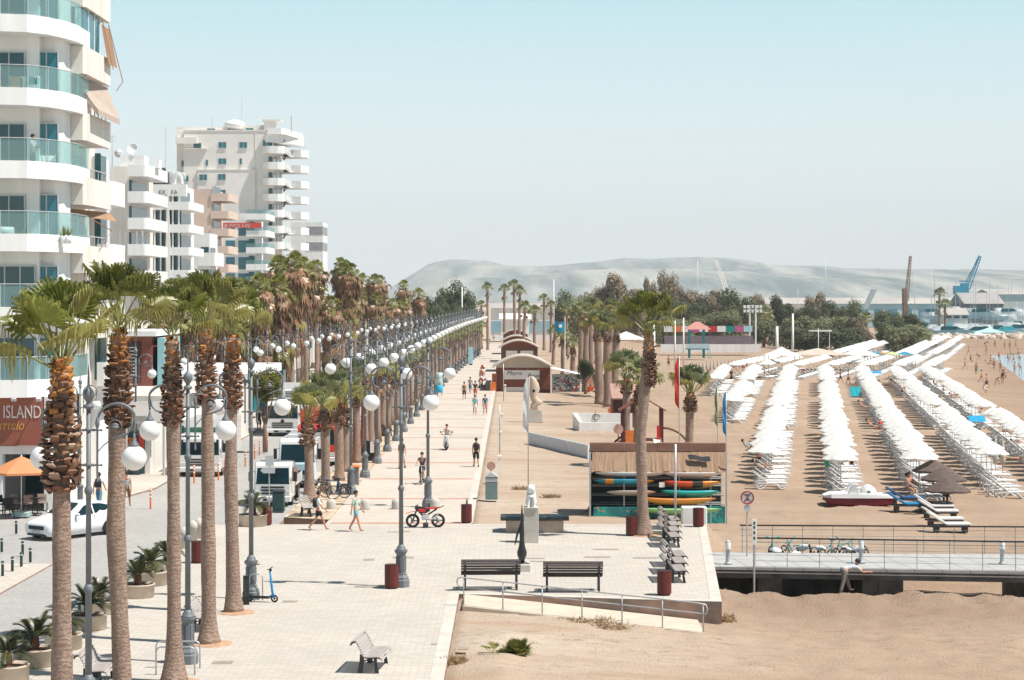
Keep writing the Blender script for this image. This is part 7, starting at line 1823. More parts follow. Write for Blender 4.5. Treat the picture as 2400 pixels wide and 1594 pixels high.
def truck(label, x, D, w_, cabh, boxh, L_, paint, boxm, cabl=1.9, stripe=None, lower=.45, rz=0.0, cat='truck', grille=True, visor=None):
    t = thing('truck' if cat == 'truck' else 'van', label, cat, (x,D,-.06), R(rz)); a = w_/2
    m = MB(); b = .10
    sec = []
    for y, k, zt in ((0,.0,cabh*.55),(-.02,.0,cabh*.56),(.0,.03,cabh*.58)): pass
    prof = [(.06,lower),(0,lower+.12),(0,cabh*.50),(.22,cabh*.93),(.36,cabh),(cabl,cabh),(cabl,lower)]
    for xx, ins in ((-a,.06),(-a+.07,0),(a-.07,0),(a,.06)): sec.append([(xx,y+ins,z-(ins if z > cabh*.9 else 0)) for y, z in prof])
    m.loft(sec); m.build('cab', paint, t)
    ws = MB(); z0, z1 = cabh*.52, cabh*.88; f = lambda z: lerp(0,.22,(z-cabh*.5)/(cabh*.43))-.012
    ws.quad((-a+.10,f(z0),z0),(a-.10,f(z0),z0),(a-.14,f(z1),z1),(-a+.14,f(z1),z1)); ws.build('windscreen', M['windscreen'], t)
    for sg in (1,-1):
        k = MB(); k.add([(sg*(a+.004),y,z) for y, z in ((.30,cabh*.56),(.42,cabh*.88),(1.15,cabh*.88),(1.15,cabh*.56))],[(0,1,2,3)]); k.build('side_window', M['windscreen'], t)
        k = MB(); k.bbox(sg*(a+.18)-.09,sg*(a+.18)+.09,.0,.06,cabh*.58,cabh*.80,.02); k.tube([(sg*a,.25,cabh*.8),(sg*(a+.18),.06,cabh*.78)], .015, 4); k.build('mirror', M['black'], t)
        k = MB(); k.bbox(sg*(a-.24)-.17,sg*(a-.24)+.17,-.03,.05,lower+.16,lower+.36,.02); k.build('headlight', M['lens'], t)
        k = MB(); k.cbox((sg*(a-.3),f(z0+.1)-.015,z0+.06), .5,.012,.025, (0,R(8*sg),0)); k.build('wiper', M['black'], t)
    k = MB(); k.bbox(-a,a,-.12,.18,lower-.16,lower+.11,.05); k.build('bumper', M['truck_white'] if grille is not None else paint, t)
    k = MB()
    if grille:
        for i in range(3): k.box(-a*.62,a*.62,-.03,-.004,lower+.18+i*.15,lower+.26+i*.15)
    k.box(-a*.5,a*.5,-.135,-.121,lower-.12,lower+.0); k.build('grille', M['black'], t)
    MB().box(-.26,.26,-.15,-.138,lower-.10,lower+.01).build('number_plate', M['alu'], t)
    if boxh:
        bx = MB(); bx.box(-a-.04,a+.04,cabl+.12,cabl+.12+L_,.95,boxh); bo = bx.build('cargo_box', boxm, t)
        if stripe: s_ = MB(); s_.box(-a-.046,a+.046,cabl+.10,cabl+.118,boxh-.72,boxh-.42); s_.box(a+.041,a+.05,cabl+.12,cabl+1.2,1.0,boxh-.8); s_.build('stripe', stripe, bo)
        c = MB(); c.box(-a*.7,a*.7,cabl,cabl+L_,.5,.94); c.build('chassis', M['dark_steel'], t)
        wheels(t, .46, .28, ((a-.16,1.0),(-a+.16,1.0),(a-.16,cabl+L_*.75),(-a+.16,cabl+L_*.75)))
    else: wheels(t, .36, .22, ((a-.13,.95),(-a+.13,.95),(a-.13,cabl+1.9),(-a+.13,cabl+1.9)))
    MB().box(-a*.95,a*.95,.3,cabl,lower-.1,lower+.0).build('underbody', M['black'], t)
    return t
t = truck('white lorry with a green band on its box waiting across the road', X(468,111), 111, 2.35, 2.35, 3.05, 6, M['truck_white'], M['truck_white'], stripe=M['green'])
MB().bbox(-.9,.9,-.12,.3,1.95,2.15,.03).build('sun_visor', M['truck_white'], t)
t = truck('white refrigerated box lorry driving towards the square', X(662,143), 143, 2.4, 2.5, 3.55, 6, M['truck_white'], M['truck_white'])
m = MB(); m.bbox(-.9,.9,1.45,2.0,2.62,3.3,.05); k_ = m.build('cooling_unit', M['truck_white'], t); m = MB()
for i in range(4):
    for j in range(2): m.box(-.7+j*.75,-.1+j*.75,1.435,1.448,2.75+i*.12,2.81+i*.12)
m.build('vent', M['dark_steel'], k_)
m = MB(); m.lathe([(0,-.01),(.13,-.01),(.13,.01),(0,.01)], 16); o = m.build('badge', M['dark_steel'], t); o.location = (0,-.012,1.12); o.rotation_euler = (PI/2,0,0)
t = truck('red drinks lorry with a white scrawled logo over its cab, behind the van', X(742,118), 118, 2.3, 2.45, 3.2, 6, M['truck_red'], M['truck_red'])
sb = MB().box(-1.05,1.05,2.00,2.018,2.47,3.1).build('roof_board', mat('orange_red_board', (.72,.12,.04), .5, .08, 1), t); text('Coca', .52, M['white'], 'lettering', sb, (-.75,1.985,2.6), shear=.3)
t = truck('white panel van with a roof cooling unit parked behind the flatbed', X(697,105), 105, 1.98, 2.55, 0, 0, M['van_white'], None, 4.9, cat='van', lower=.38, grille=True)
m = MB(); m.bbox(-.6,.6,.6,1.3,2.551,2.75,.04); m.build('cooling_unit', M['alu'], t)
m = MB(); m.loft([[(x*k,y,z) for x, y in ((-.95,.0),(-.7,-.62),(.7,-.62),(.95,.0))] for k, z in ((1.0,.40),(1.0,.95),(.97,1.26))]); m.build('bonnet', mat('bluish_bonnet', (.42,.60,.68), .25, .05, 1), t); MB().bbox(-.55,.55,-.66,-.625,.72,.94,.02).build('bonnet_grille', M['black'], t)
t = truck('small white flatbed truck parked nose to the square beside the cabinet', X(639,95.2), 95.2, 1.78, 2.1, 0, 0, M['truck_white'], None, 1.7, lower=.42)
m = MB(); m.box(-.9,.9,1.85,4.9,.85,.95); m.box(-.9,-.86,1.85,4.9,.951,1.3); m.box(.86,.9,1.85,4.9,.951,1.3); m.box(-.855,.855,1.85,1.9,.951,1.9); m.build('load_bed', M['truck_white'], t)
m = MB(); m.loft([[(x,y,z) for x, y in ((-.18*k,-.1),(.18*k,-.1),(.15*k,.15),(-.15*k,.15))] for k, z in ((.9,0),(1.1,.5),(.9,1.1),(.35,1.5))]); q = gp(690,1168); o = m.build('tarpaulin_roll', mat('brown_tarpaulin', (.20,.13,.09), .9, .25, 4), None, True, (q.x,q.y+.6,.03)); tag(o, 'brown tarpaulin bundle standing between the flatbed truck and the palms', 'bundle')
# two-wheelers
def cyc_wheel(r, tube, hub=.03, spokes=0, rimm=None):
    m = MB(); m.tube([(r*math.cos(a),0,r*math.sin(a)) for a in [2*PI*k/20 for k in range(20)]], tube, 6, closed=True)
    s = MB(); s.ball((0,0,0), hub, 8, 5); 
    if spokes: s.tube([(r*.84*math.cos(a),0,r*.84*math.sin(a)) for a in [2*PI*k/20 for k in range(20)]], tube*.35, 4, closed=True)
    for k in range(spokes): a = 2*PI*k/spokes; s.tube([(0,0,0),(r*.9*math.cos(a),0,r*.9*math.sin(a))], hub*.32 if spokes < 8 else .006, 4)
    return m.mesh('tyre', M['rubber'], True), s.mesh('rim', rimm or M['chrome'])
def put_wheel(t, W, x, z, y=0): h = inst('wheel', W[0], t, (x,y,z)); inst('rim', W[1], h); return h
t = thing('motorbike', 'red and black motorbike parked on its stand beneath the lamp post', 'motorbike', (X(997,86.2),86.2,0), R(6)); W = cyc_wheel(.25, .055, .09, 3, M['lamp_metal']); put_wheel(t,W,-.55,.30); put_wheel(t,W,.55,.30)
m = MB(); m.tube([(-.55,.07,.30),(-.36,.07,.80),(-.32,.05,.92)], .028, 6); m.tube([(-.55,-.07,.30),(-.36,-.07,.80),(-.32,-.05,.92)], .028, 6); m.tube([(-.34,0,.8),(-.05,0,.42),(.2,0,.34),(.55,0,.30)], .04, 6); m.tube([(.1,0,.55),(.5,0,.80)], .035, 6); m.tube([(-.32,-.32,.98),(-.34,0,.92),(-.32,.32,.98)], .018, 6); m.build('frame', M['dark_steel'], t, True)
m = MB(); m.bbox(-.16,.14,-.12,.12,.33,.58,.04); m.tube([(.0,-.14,.4),(.25,-.15,.36),(.55,-.16,.58)], .04, 6); m.build('engine', M['chrome'], t)
m = MB(); m.loft([[(x,-w_,z0),(x,w_,z0),(x,w_*.7,z1),(x,-w_*.7,z1)] for x, w_, z0, z1 in ((-.42,.03,.78,.84),(-.26,.13,.62,.92),(.0,.12,.62,.84),(.2,.10,.72,.80))]); m.loft([[(x,-w_,z),(x,w_,z),(x,w_,z+.03),(x,-w_,z+.03)] for x, w_, z in ((.38,.07,.78),(.6,.06,.84),(.80,.03,.92))]); m.build('fairing', M['black'], t)
m = MB(); m.loft([[(x,-.08,z),(x,.08,z),(x,.07,z+.06),(x,-.07,z+.06)] for x, z in ((.0,.83),(.25,.80),(.55,.83))]); m.build('seat', M['red'], t); m = MB(); m.loft([[(x,-.06,z),(x,.06,z),(x,.05,z+.02),(x,-.05,z+.02)] for x, z in ((-.86,.60),(-.6,.68),(-.4,.68))]); m.loft([[(x,-.13,z),(x,-.122,z),(x,-.122,z+.14),(x,-.13,z+.12)] for x, z in ((-.30,.70),(.0,.66))]); m.build('mudguard', M['red'], t)
m = MB(); m.ball((-.38,0,.86), .12, 8, 6, sx=.7); m.tube([(.05,.12,.3),(.12,.3,0)], .02, 4); m.bbox(-.1,.12,-.2,.2,.0,.2,.02); m.build('stand', M['dark_steel'], t)
def bicycle(t, col):
    W = cyc_wheel(.33, .022, .03, 10); put_wheel(t,W,-.52,.34); put_wheel(t,W,.50,.34); m = MB()
    for a, b in (((-.52,0,.34),(-.38,0,.88)),((-.38,0,.80),(.05,0,.30)),((-.36,0,.86),(.18,0,.84)),((.05,0,.30),(.2,0,.92)),((.05,0,.30),(.5,0,.34)),((.5,0,.34),(.17,0,.82))): m.tube([a,b], .02, 5)
    m.tube([(-.36,-.28,.98),(-.40,-.05,1.0),(-.40,.05,1.0),(-.36,.28,.98)], .014, 5); m.tube([(-.38,0,.85),(-.40,0,1.0)], .016, 5); m.build('frame', col, t, True)
    m = MB(); m.loft([[(x,-w_,.94),(x,w_,.94),(x,w_*.7,.985),(x,-w_*.7,.985)] for x, w_ in ((.05,.02),(.2,.07),(.32,.08))]); m.build('saddle', M['black'], t)
q = gp(990,1134); t = thing('bicycle', 'white bicycle ridden towards the square by a man in a blue shirt', 'bicycle', (q.x,q.y,0), R(86)); bicycle(t, M['alu'])
person(q.x,q.y+.12,.93,'bike',-4,'cyclist in a dark blue shirt and shorts riding towards the square',('shirt',(.06,.08,.14)),('longshorts',(.03,.04,.06)),'hair',('shoes',))
q = gp(1047,1054); t = thing('moped', 'small white moped coming down the promenade', 'moped', (q.x,q.y,0), R(88)); W = cyc_wheel(.22, .06, .07, 4); put_wheel(t,W,-.58,.27); put_wheel(t,W,.55,.27)
m = MB(); m.loft([[(x,-w_,z0),(x,w_,z0),(x,w_*.8,z1),(x,-w_*.8,z1)] for x, w_, z0, z1 in ((-.52,.16,.50,.95),(-.42,.20,.25,.98),(-.34,.2,.25,.75),(-.28,.18,.24,.34),(.05,.17,.24,.34),(.12,.17,.26,.68),(.7,.13,.42,.74))]); m.build('body', M['car_white'], t); m = MB(); m.tube([(-.40,-.33,1.02),(-.43,0,.98),(-.40,.33,1.02)], .02, 5); m.tube([(-.58,0,.27),(-.42,0,.98)], .03, 5); m.ball((-.36,.38,1.18), .06, 6, 4); m.ball((-.36,-.38,1.18), .06, 6, 4); m.tube([(-.4,.33,1.02),(-.36,.38,1.18)], .01, 4); m.tube([(-.4,-.33,1.02),(-.36,-.38,1.18)], .01, 4); m.build('handlebar', M['black'], t)
MB().ball((-.54,0,.88), .08, 8, 5).build('headlight', M['lens'], t, True)
person(q.x,q.y+.28,.84,'moped',-2,'man in a pale shirt and glasses sitting on the moped',('shirt',(.60,.52,.45)),('longshorts',(.30,.24,.20)),'hair',('shoes',))
def escooter(x, y, rz, lab, tilt):
    t = thing('kick_scooter', lab, 'scooter', (x,y,0), rz, 'blue hire scooters'); t.rotation_euler = (tilt,0,rz); W = cyc_wheel(.10, .028, .03, 5, M['dark_steel']); put_wheel(t,W,.46,.125); put_wheel(t,W,-.40,.125)
    MB().bbox(-.36,.30,-.085,.085,.13,.19,.02).build('deck', M['black'], t); m = MB(); m.tube([(.46,0,.13),(.40,0,.32),(.33,0,1.05)], [.035,.04,.032], 7); m.tube([(.28,0,.16),(.42,0,.26)], .035, 6); m.build('stem', M['blue'], t, True); m = MB(); m.tube([(.33,-.25,1.12),(.32,0,1.10),(.33,.25,1.12)], .017, 6); m.ball((.35,0,1.07), .05, 6, 4); m.build('handlebar', M['black'], t)
escooter(X(612,65.2),65.2,R(-12),'blue electric scooter on the right, its handlebar turned away from the palm',R(4)); escooter(X(588,65.7),65.7,R(70),'blue electric scooter on the left against the lamp base',R(-5))
for px, py, rz, c, lab in ((757,1172,8,'dark_steel','dark bicycle leaning at the foot of the short palm'),(785,1168,-15,'blue','bicycle with a blue frame chained beside the short palms')):
    q = gp(px,py); t = thing('bicycle', lab, 'bicycle', (q.x,q.y,.03), R(rz), 'bicycles by the palms'); t.rotation_euler = (R(7),0,R(rz)); bicycle(t, M[c])
# ---------------------------------------------------------------- café, kiosks, playground
def cafe_parasol(x, y, lab):
    t = thing('café_parasol', lab, 'parasol', (x,y,0)); m = MB(); N = 6
    m.loft([[(1.45*r*math.cos(2*PI*i/N+.3),1.45*r*math.sin(2*PI*i/N+.3),z) for i in range(N)] for r, z in ((.03,2.72),(.5,2.42),(1.0,2.05),(1.0,1.95))], cap=False); m.build('canopy', mat('orange_canvas', (.70,.30,.14), .8, .08, 1, trans=.25), t)
    MB().tube([(0,0,0),(0,0,2.8)], .03, 7).build('pole', M['alu'], t, True); MB().bbox(-.38,.38,-.38,.38,0,.22,.03).build('base', mat('pale_green_box', (.30,.42,.40), .7, .1, 2), t)
cafe_parasol(X(50,90.6),90.6,'orange café parasol under the brown sign board')
def cafe_chair(x, y, rz, lab, c):
    t = thing('café_chair', lab, 'chair', (x,y,0), rz, 'café chairs'); m = MB()
    for a, b in ((-.2,-.2),(.2,-.2),(-.2,.2),(.2,.2)): m.tube([(a,b,0),(a*.95,b*.95,.45 if b < 0 else .85)], .018, 4)
    m.build('leg', M['black'], t); MB().bbox(-.22,.22,-.22,.22,.43,.47,.02).build('seat', c, t); MB().bbox(-.21,.21,.19,.22,.52,.86,.01).build('backrest', c, t)
ch1, ch2 = mat('beige_chair_mesh', (.36,.28,.23), .8, .1, 4), M['black']
for i, (px, D, rz) in enumerate(((20,90.2,.5),(38,92.0,2.8),(66,91.8,3.4),(82,92.5,2.6),(100,92.4,3.2),(8,91.6,1.2))): cafe_chair(X(px,D),D,rz,['café chair at the left edge of the terrace','beige café chair left of the parasol pole','beige café chair right of the parasol pole','café chair before the dark café front','café chair partly behind the palm trunk','dark café chair at the picture edge'][i],ch1 if i in (1,2,4) else ch2)
for i, px in enumerate((30,88)): D = 91.4; t = thing('café_table', ('round café table left of the parasol','round café table right of the parasol')[i], 'table', (X(px,D),D,0), 0, 'café tables'); m = MB(); m.lathe([(.34,.72),(.36,.73),(.36,.75),(.02,.755)], 16); m.build('top', M['wood_dark'], t); MB().lathe([(.22,0),(.2,.03),(.03,.06),(.03,.72)], 9).build('stand', M['dark_steel'], t)
M['kroof'] = mat('sun_faded_kiosk_roof', (.47,.41,.35), .85, .12, .8)
def kiosk(D, px0, px1, pyt, pye, pyg, lab, wallm, sign=None, depth=7):
    x0, x1 = X(px0,D), X(px1,D); w_ = (x1-x0)/2; t = thing('beach_kiosk', lab, 'kiosk', ((x0+x1)/2,D,0)); ze, zt = Z(pye,D), Z(pyt,D)
    MB().box(-w_+.25,w_-.1,0,depth,-.3,ze).build('wall', wallm, t)
    m = MB(); n = 14; pr = [(-w_-.15+(2*w_+.3)*i/n, ze-.12+(zt-ze+.12)*math.sin(PI*(.06+.88*i/n))) for i in range(n+1)]
    m.yprof([(p[0],p[1]) for p in pr]+[(p[0]*.985,p[1]-.14) for p in reversed(pr)], -.9, depth+.5); m.build('roof', M['kroof'], t)
    m = MB(); m.yprof([(-w_+.26,ze+.004)]+[(p[0]*.96,max(ze+.01,p[1]-.145)) for p in pr[1:-1]]+[(w_-.11,ze+.004)], .02, .12); m.build('gable', mat('cream_gable', (.54,.47,.39), .85, .1, .6) if sign else M['wood_red'], t)
    return t, w_
t, w_ = kiosk(212,1157,1292,833,862,915,'brown timber kiosk with a curved cream roof and a hand lettered white banner',M['wood_red'],True)
sb = MB().box(-w_+1.1,w_-1.25,-.06,-.01,Z(889,212),Z(868,212)).build('banner', M['white'], t); text('Mayro', .62, M['dark_steel'], 'lettering', sb, (-w_+1.4,-.08,Z(879,212)), shear=.2); text('Reuse', .62, M['dark_steel'], 'lettering', sb, (.55,-.08,Z(885,212)), shear=.2)
m = MB()
for x in (-w_+1.1,-.6,.5,w_-1.3): m.box(x,x+.05,-.25,-.01,Z(867,212),Z(865.5,212)); m.box(x,x+.05,-.06,-.01,Z(868,212),Z(865.5,212))
m.build('lamp_bracket', M['white'], t); MB().box(-w_+1.3,w_-1.2,-.05,-.01,-.2,.35).build('plinth', M['render_grey'], t)
t, w_ = kiosk(265,1170,1262,797,816,862,'second brown kiosk with a curved roof, half hidden by thin palm trunks',M['wood_mid'])
m = MB(); m.box(-w_+.9,-.2,-.06,-.01,.3,Z(822,265)); m.box(.2,w_-.7,-.06,-.01,.3,Z(822,265)); m.build('shutter', M['white'], t)
t, w_ = kiosk(305,1176,1245,786,800,840,'third curved roof kiosk up the promenade',M['wood_mid']); t, w_ = kiosk(345,1178,1238,772,786,825,'farthest curved roof kiosk up the promenade',M['wood_mid'])
# sunglasses and toys on sale beside the kiosk
t = thing('sales_stand', 'open sales stand hung with rows of sunglasses and hats right of the kiosk', 'stand', (X(1326,210),210,-.2)); m = MB(); w_ = 34*210/F
m.tube([(-w_,0,0),(-w_,0,2.6)], .04, 5); m.tube([(w_,0,0),(w_,0,1.9)], .05, 5); m.tube([(-w_,0,2.6),(w_,0,1.9)], .04, 5); m.build('frame', M['white'], t); m = MB(); m.quad((-w_,-.1,2.62),(w_,-.1,1.95),(w_,1.6,2.1),(-w_,1.6,2.75)); m.build('canopy', M['canvas_white'], t); MB().box(-w_,w_,.5,.55,.1,2.0).build('back_panel', mat('sun_bleached_board', (.45,.42,.38), .8, .3, 3), t)
g_ = random.Random(6); cs = [M['white'],M['red'],M['teal'],M['black'],M['orange'],M['alu']]
m = MB()
for i in range(13):
    for j in range(9):
        if g_.random() < .8: x, z = -w_+.35+i*.21, .25+j*.19; m.cbox((x,.42+g_.uniform(-.05,.02),z), g_.uniform(.12,.24),.06,g_.uniform(.07,.16), mi=g_.choice([0,0,1,2,3,3,4,5]))
m.build('goods', cs, t)
t = thing('ride_machine', 'colourful inflatable toy rack standing by the kiosk corner', 'toy rack', (X(1131,214),214,0)); m = MB(); g_ = random.Random(9)
for k in range(60): z = g_.uniform(.2,2.6); r_ = .55*(1-z/3.4); m.ball((g_.uniform(-r_,r_),g_.uniform(-r_,r_),z), g_.uniform(.08,.17), 6, 4, mi=g_.choice([0,1,1,3,4,5]))
m.build('toys', cs, t); MB().tube([(0,0,0),(0,0,2.7)], .05, 6).build('pole', M['steel_p'], t)
t = thing('drinks_cooler', 'dark blue drinks cooler at the left wall of the kiosk', 'cooler', (X(1151,212),211.5,0)); MB().bbox(-.55,.05,-.3,.4,0,1.1,.03).build('chest', M['dark_glass'], t); MB().bbox(.1,.6,-.3,.4,0,1.8,.03).build('rack', M['wood_red'], t); MB().bbox(-.1,.5,-.45,-.32,.0,.9,.02).build('orange_frame', M['orange'], t)
t = thing('advertising_pillar', 'round advertising pillar with a turquoise and blue poster beside the lamps', 'pillar', (X(1029,200),200,0)); MB().lathe([(.38,.35),(.38,2.3),(.36,2.35)], 18).build('drum', mat('turquoise_poster', (.10,.42,.45), .5, .5, 2.2, (.55,.65,.62)), t, True); m = MB(); m.lathe([(.37,.35),(.385,.36),(.385,1.1),(.37,1.11)], 18); m.build('lower_poster', mat('blue_poster', (.03,.40,.62), .5, .15, 5), t, True)
m = MB()
for a in (0,2.1,4.2): m.tube([(.3*math.cos(a),.3*math.sin(a),0),(.25*math.cos(a),.25*math.sin(a),.36)], .03, 5)
m.build('leg', M['dark_steel'], t)
t = thing('poster_board', 'pale blue poster board farther up along the lamps', 'sign', (X(1103,290),290,0)); MB().bbox(-.35,.35,-.05,.05,.2,2.6,.03).build('panel', mat('pale_blue_poster', (.35,.58,.66), .5, .2, 2), t); MB().box(-.25,.25,-.04,.04,0,.2).build('foot', M['dark_steel'], t)
q = gp(869,1058); t = thing('rental_stand', 'dark bundle of folded striped deckchair cloth on the planting strip', 'stand', (X(869,122),121,.03)); m = MB(); m.loft([[(x,-.3,z) for x, z in ((-.4,0),(.35,0),(.45,.4),(.25,1.1),(-.3,1.25),(-.5,.5))],[(x,.3,z) for x, z in ((-.4,0),(.35,0),(.45,.4),(.25,1.1),(-.3,1.25),(-.5,.5))]]); m.build('cover', M['black'], t); MB().bbox(.05,.30,-.33,-.301,.5,1.15,.01).build('stripe_panel', M['white'], t); MB().bbox(.31,.46,-.32,-.25,.5,1.2,.01).build('teal_panel', M['teal'], t)
# beach huts and playground
def hut(D, px0, px1, pyt, pyb, lab):
    t = thing('beach_hut', lab, 'hut', (X((px0+px1)/2,D),D,-.4)); w_ = (px1-px0)/2*D/F; z1 = Z(pyt,D)+.4
    MB().box(-w_,w_,0,3,0,z1-.9).build('wall', M['wood_red'], t); MB().box(-w_+.1,w_-.1,-.03,-.004,(z1-.9)*.52,z1-1.0).build('hatch', mat('dark_brown_hatch', (.07,.025,.02), .7, .2, 2), t)
    m = MB(); m.loft([[(-w_-.1,-.4,z1-1.0),(w_+.1,-.4,z1-1.0),(w_+.1,-.4,z1-.9),(-w_-.1,-.4,z1-.9)],[(-w_-.1,3.2,z1),(w_+.1,3.2,z1),(w_+.1,3.2,z1+.1),(-w_-.1,3.2,z1+.1)]]); m.build('roof', mat('faded_pink_roof', (.40,.24,.19), .8, .1, 1), t)
hut(158,1436,1502,906,975,'red brown beach hut with a pink roof behind the white trough'); hut(225,1393,1425,858,905,'smaller red brown beach hut between the grey palm trunks')
t = thing('playground', 'red brown wooden playground tower with a white slide and a climbing arch', 'playground', (X(1510,128),128,-.5)); m = MB()
for x, y in ((-1.35,0),(-1.35,1.5),(1.15,0),(1.15,1.5)): m.box(x-.08,x+.08,y-.08,y+.08,0,3.3)
m.build('post', mat('maroon_post', (.10,.02,.02), .6, .2, 2), t); MB().box(-1.4,1.2,0,1.5,1.2,1.3).build('platform', M['wood_red'], t)
m = MB(); m.loft([[(x,-.2,z),(x,1.7,z),(x,1.7,z+.08),(x,-.2,z+.08)] for x, z in ((-1.6,3.1),(-.1,4.0),(1.4,3.1))]); m.build('roof', M['wood_red'], t)
m = MB()
for k in range(4): z = .15+k*.28; m.cbox((-2.5+k*.32,.1,z+.45), .9,.06,.10, (0,R(-38),0))
m.box(-3.0,-2.9,0,.2,0,1.0); m.loft([[(x,-.05,z),(x,.15,z),(x,.15,z+.12),(x,-.05,z+.12)] for x, z in ((-3.0,0),(-1.4,1.25))]); m.build('ramp_ladder', M['wood_red'], t)
MB().box(-1.2,-.5,-.05,.0,.7,1.9).build('orange_panel', M['orange'], t); MB().box(.8,1.1,-.05,.0,1.3,2.2).build('red_panel', M['red'], t)
m = MB(); m.loft([[(x,y,z),(x+.5,y,z),(x+.5,y,z+.25),(x+.45,y,z+.08),(x+.05,y,z+.08),(x,y,z+.25)] for x, y, z in ((.55,.1,1.3),(.6,-1.4,.45),(.62,-2.2,.2))]); m.build('slide', M['plastic'], t)
MB().tube([(1.2+1.9*math.sin(a),0,.0+2.05*math.cos(a)) for a in [PI/2*k/9 for k in range(10)]], .07, 6).build('climbing_arch', M['wood_mid'], t, True)
# ---------------------------------------------------------------- trees
M['leaf_dark'] = leaf_mat('dark_evergreen_leaf', (.085,.105,.055), (.15,.165,.09), (.22,.21,.12), .3, .85, .08); M['leaf_brown'] = leaf_mat('brownish_grey_leaf', (.24,.19,.13), (.34,.28,.20), (.42,.34,.25), .3, .85, .08); M['leaf_olive'] = leaf_mat('olive_shrub_leaf', (.17,.18,.095), (.26,.26,.15), (.34,.32,.19), .3, .85, .08); M['leaf_yel'] = leaf_mat('yellow_green_leaf', (.10,.11,.02), (.22,.20,.045), (.32,.22,.06), .3, .7, .15)
def crown_blob(seed, n, sz, blobs, hgt, rad):
    g = random.Random(seed); m = MB(); B = []
    for i in range(blobs):
        a = g.uniform(0,2*PI); r = rad*.62*g.random()**.6; z = hgt*g.uniform(.16,.84); B.append((Vector((r*math.cos(a),r*math.sin(a),z)), rad*g.uniform(.30,.50)*(1.15-.35*z/hgt)))
    for i in range(n):
        c, r = B[i%blobs]; d = Vector((g.gauss(0,1),g.gauss(0,1),g.gauss(0,.85))).normalized(); p = c+d*r*(g.random()**.33)*(1+.15*g.uniform(-1,1))
        nn = (d+Vector((g.uniform(-1,1),g.uniform(-1,1),g.uniform(-.4,1)))).normalized(); s_ = nn.cross(Vector((g.uniform(-1,1),g.uniform(-1,1),.2))).normalized(); u = nn.cross(s_); k = sz*g.uniform(.5,1.3)
        m.add([p-s_*k*.5, p+u*k*.35, p+s_*k*.6, p-u*k*.3], [(0,1,2,3)], 0)
    return m
TREES = {}
def tree(lab, px, D, pyt, halfw, kind, seed, zg=-.8, group='trees behind the beach', nm='broadleaf_tree'):
    key = (kind,seed%3)
    if key not in TREES:
        m = crown_blob(100+seed%3*7+len(kind), 8500, .52, 18, 10.0, 5.0); tm = MB(); tm.tube([(0,0,0),(.1,0,2),(0,.1,4.5)], [.42,.32,.2], 8)
        for a in (0.3,2.2,4.4): tm.tube([(0,0,2.6),(1.3*math.cos(a),1.3*math.sin(a),4.6),(2.2*math.cos(a),2.2*math.sin(a),6.4)], [.2,.14,.05], 6)
        TREES[key] = (m.mesh('crown', M[kind]), tm.mesh('trunk', M['trunk'], True))
    x = X(px,D); h = Z(pyt,D)-zg; s_ = halfw*D/F/5.0*(1.0 if group == 'street trees' else 1.28); t = thing(nm, lab, 'tree', (x,D,zg), seed*1.7, group); 
    if group == 'street trees': inst('crown', TREES[key][0], t, (0,0,h-9.0*s_), 0, (s_,s_,s_)); inst('trunk', TREES[key][1], t, (0,0,0), 0, (.4,.4,h/8.0)); return
    t.scale = (s_,s_,h/10.0); inst('crown', TREES[key][0], t); inst('trunk', TREES[key][1], t)
for i, (px, D, pyt, hw, kind, lab) in enumerate((
 (1018,392,680,34,'leaf_dark','dark round tree at the left of the clump behind the lamp row'),(1052,400,672,38,'leaf_dark','dark round tree in the middle of the clump behind the lamp row'),(1090,395,660,36,'leaf_dark','tallest dark round tree at the end of the lamp row'),(1080,380,705,32,'leaf_dark','lower dark tree in front of the tallest one'),(1040,385,712,30,'leaf_dark','low dark tree tucked under the shaggy palms'),
 (1325,500,682,36,'leaf_dark','dark green tree left of the brownish trees'),(1362,470,694,34,'leaf_olive','olive tree behind the clump of beach palms'),(1400,520,668,40,'leaf_brown','brownish tree left of the highest crown'),(1450,520,634,48,'leaf_brown','highest brownish grey tree behind the beach palms'),(1420,490,690,40,'leaf_dark','dark tree below the highest brownish crown'),
 (1480,500,672,36,'leaf_brown','brownish tree just left of the lone tall palm'),(1528,540,645,20,'leaf_brown','thin tall tree peeping behind the lone tall palm'),(1565,520,636,28,'leaf_brown','tall grey brown tree right of the lone palm'),(1545,480,690,46,'leaf_dark','dark tree behind the crown of the lone palm'),(1600,500,668,44,'leaf_brown','broad brownish tree above the stadium stand'),
 (1645,510,684,40,'leaf_brown','rounded brownish tree over the lifeguard tower'),(1690,520,676,38,'leaf_brown','brownish tree left of the floodlights'),(1735,500,678,46,'leaf_dark','dark broad tree behind the floodlights'),(1775,520,690,28,'leaf_brown','small brown tree right of the floodlights'),(1832,510,690,30,'leaf_dark','rounded dark tree with a thin neighbour mast'),
 (1905,520,681,30,'leaf_brown','upright brownish tree before the long warehouse'),(1882,500,712,36,'leaf_dark','dark tree at the foot of the upright brownish one'),(1955,500,702,34,'leaf_dark','dark spreading tree left of the small grey crane'),(1992,490,704,32,'leaf_dark','last dark tree of the group left of the harbour'),(1615,470,700,40,'leaf_dark','dark lower tree behind the advertising boards'))):
    tree(lab, px, D, pyt, hw, kind, i)
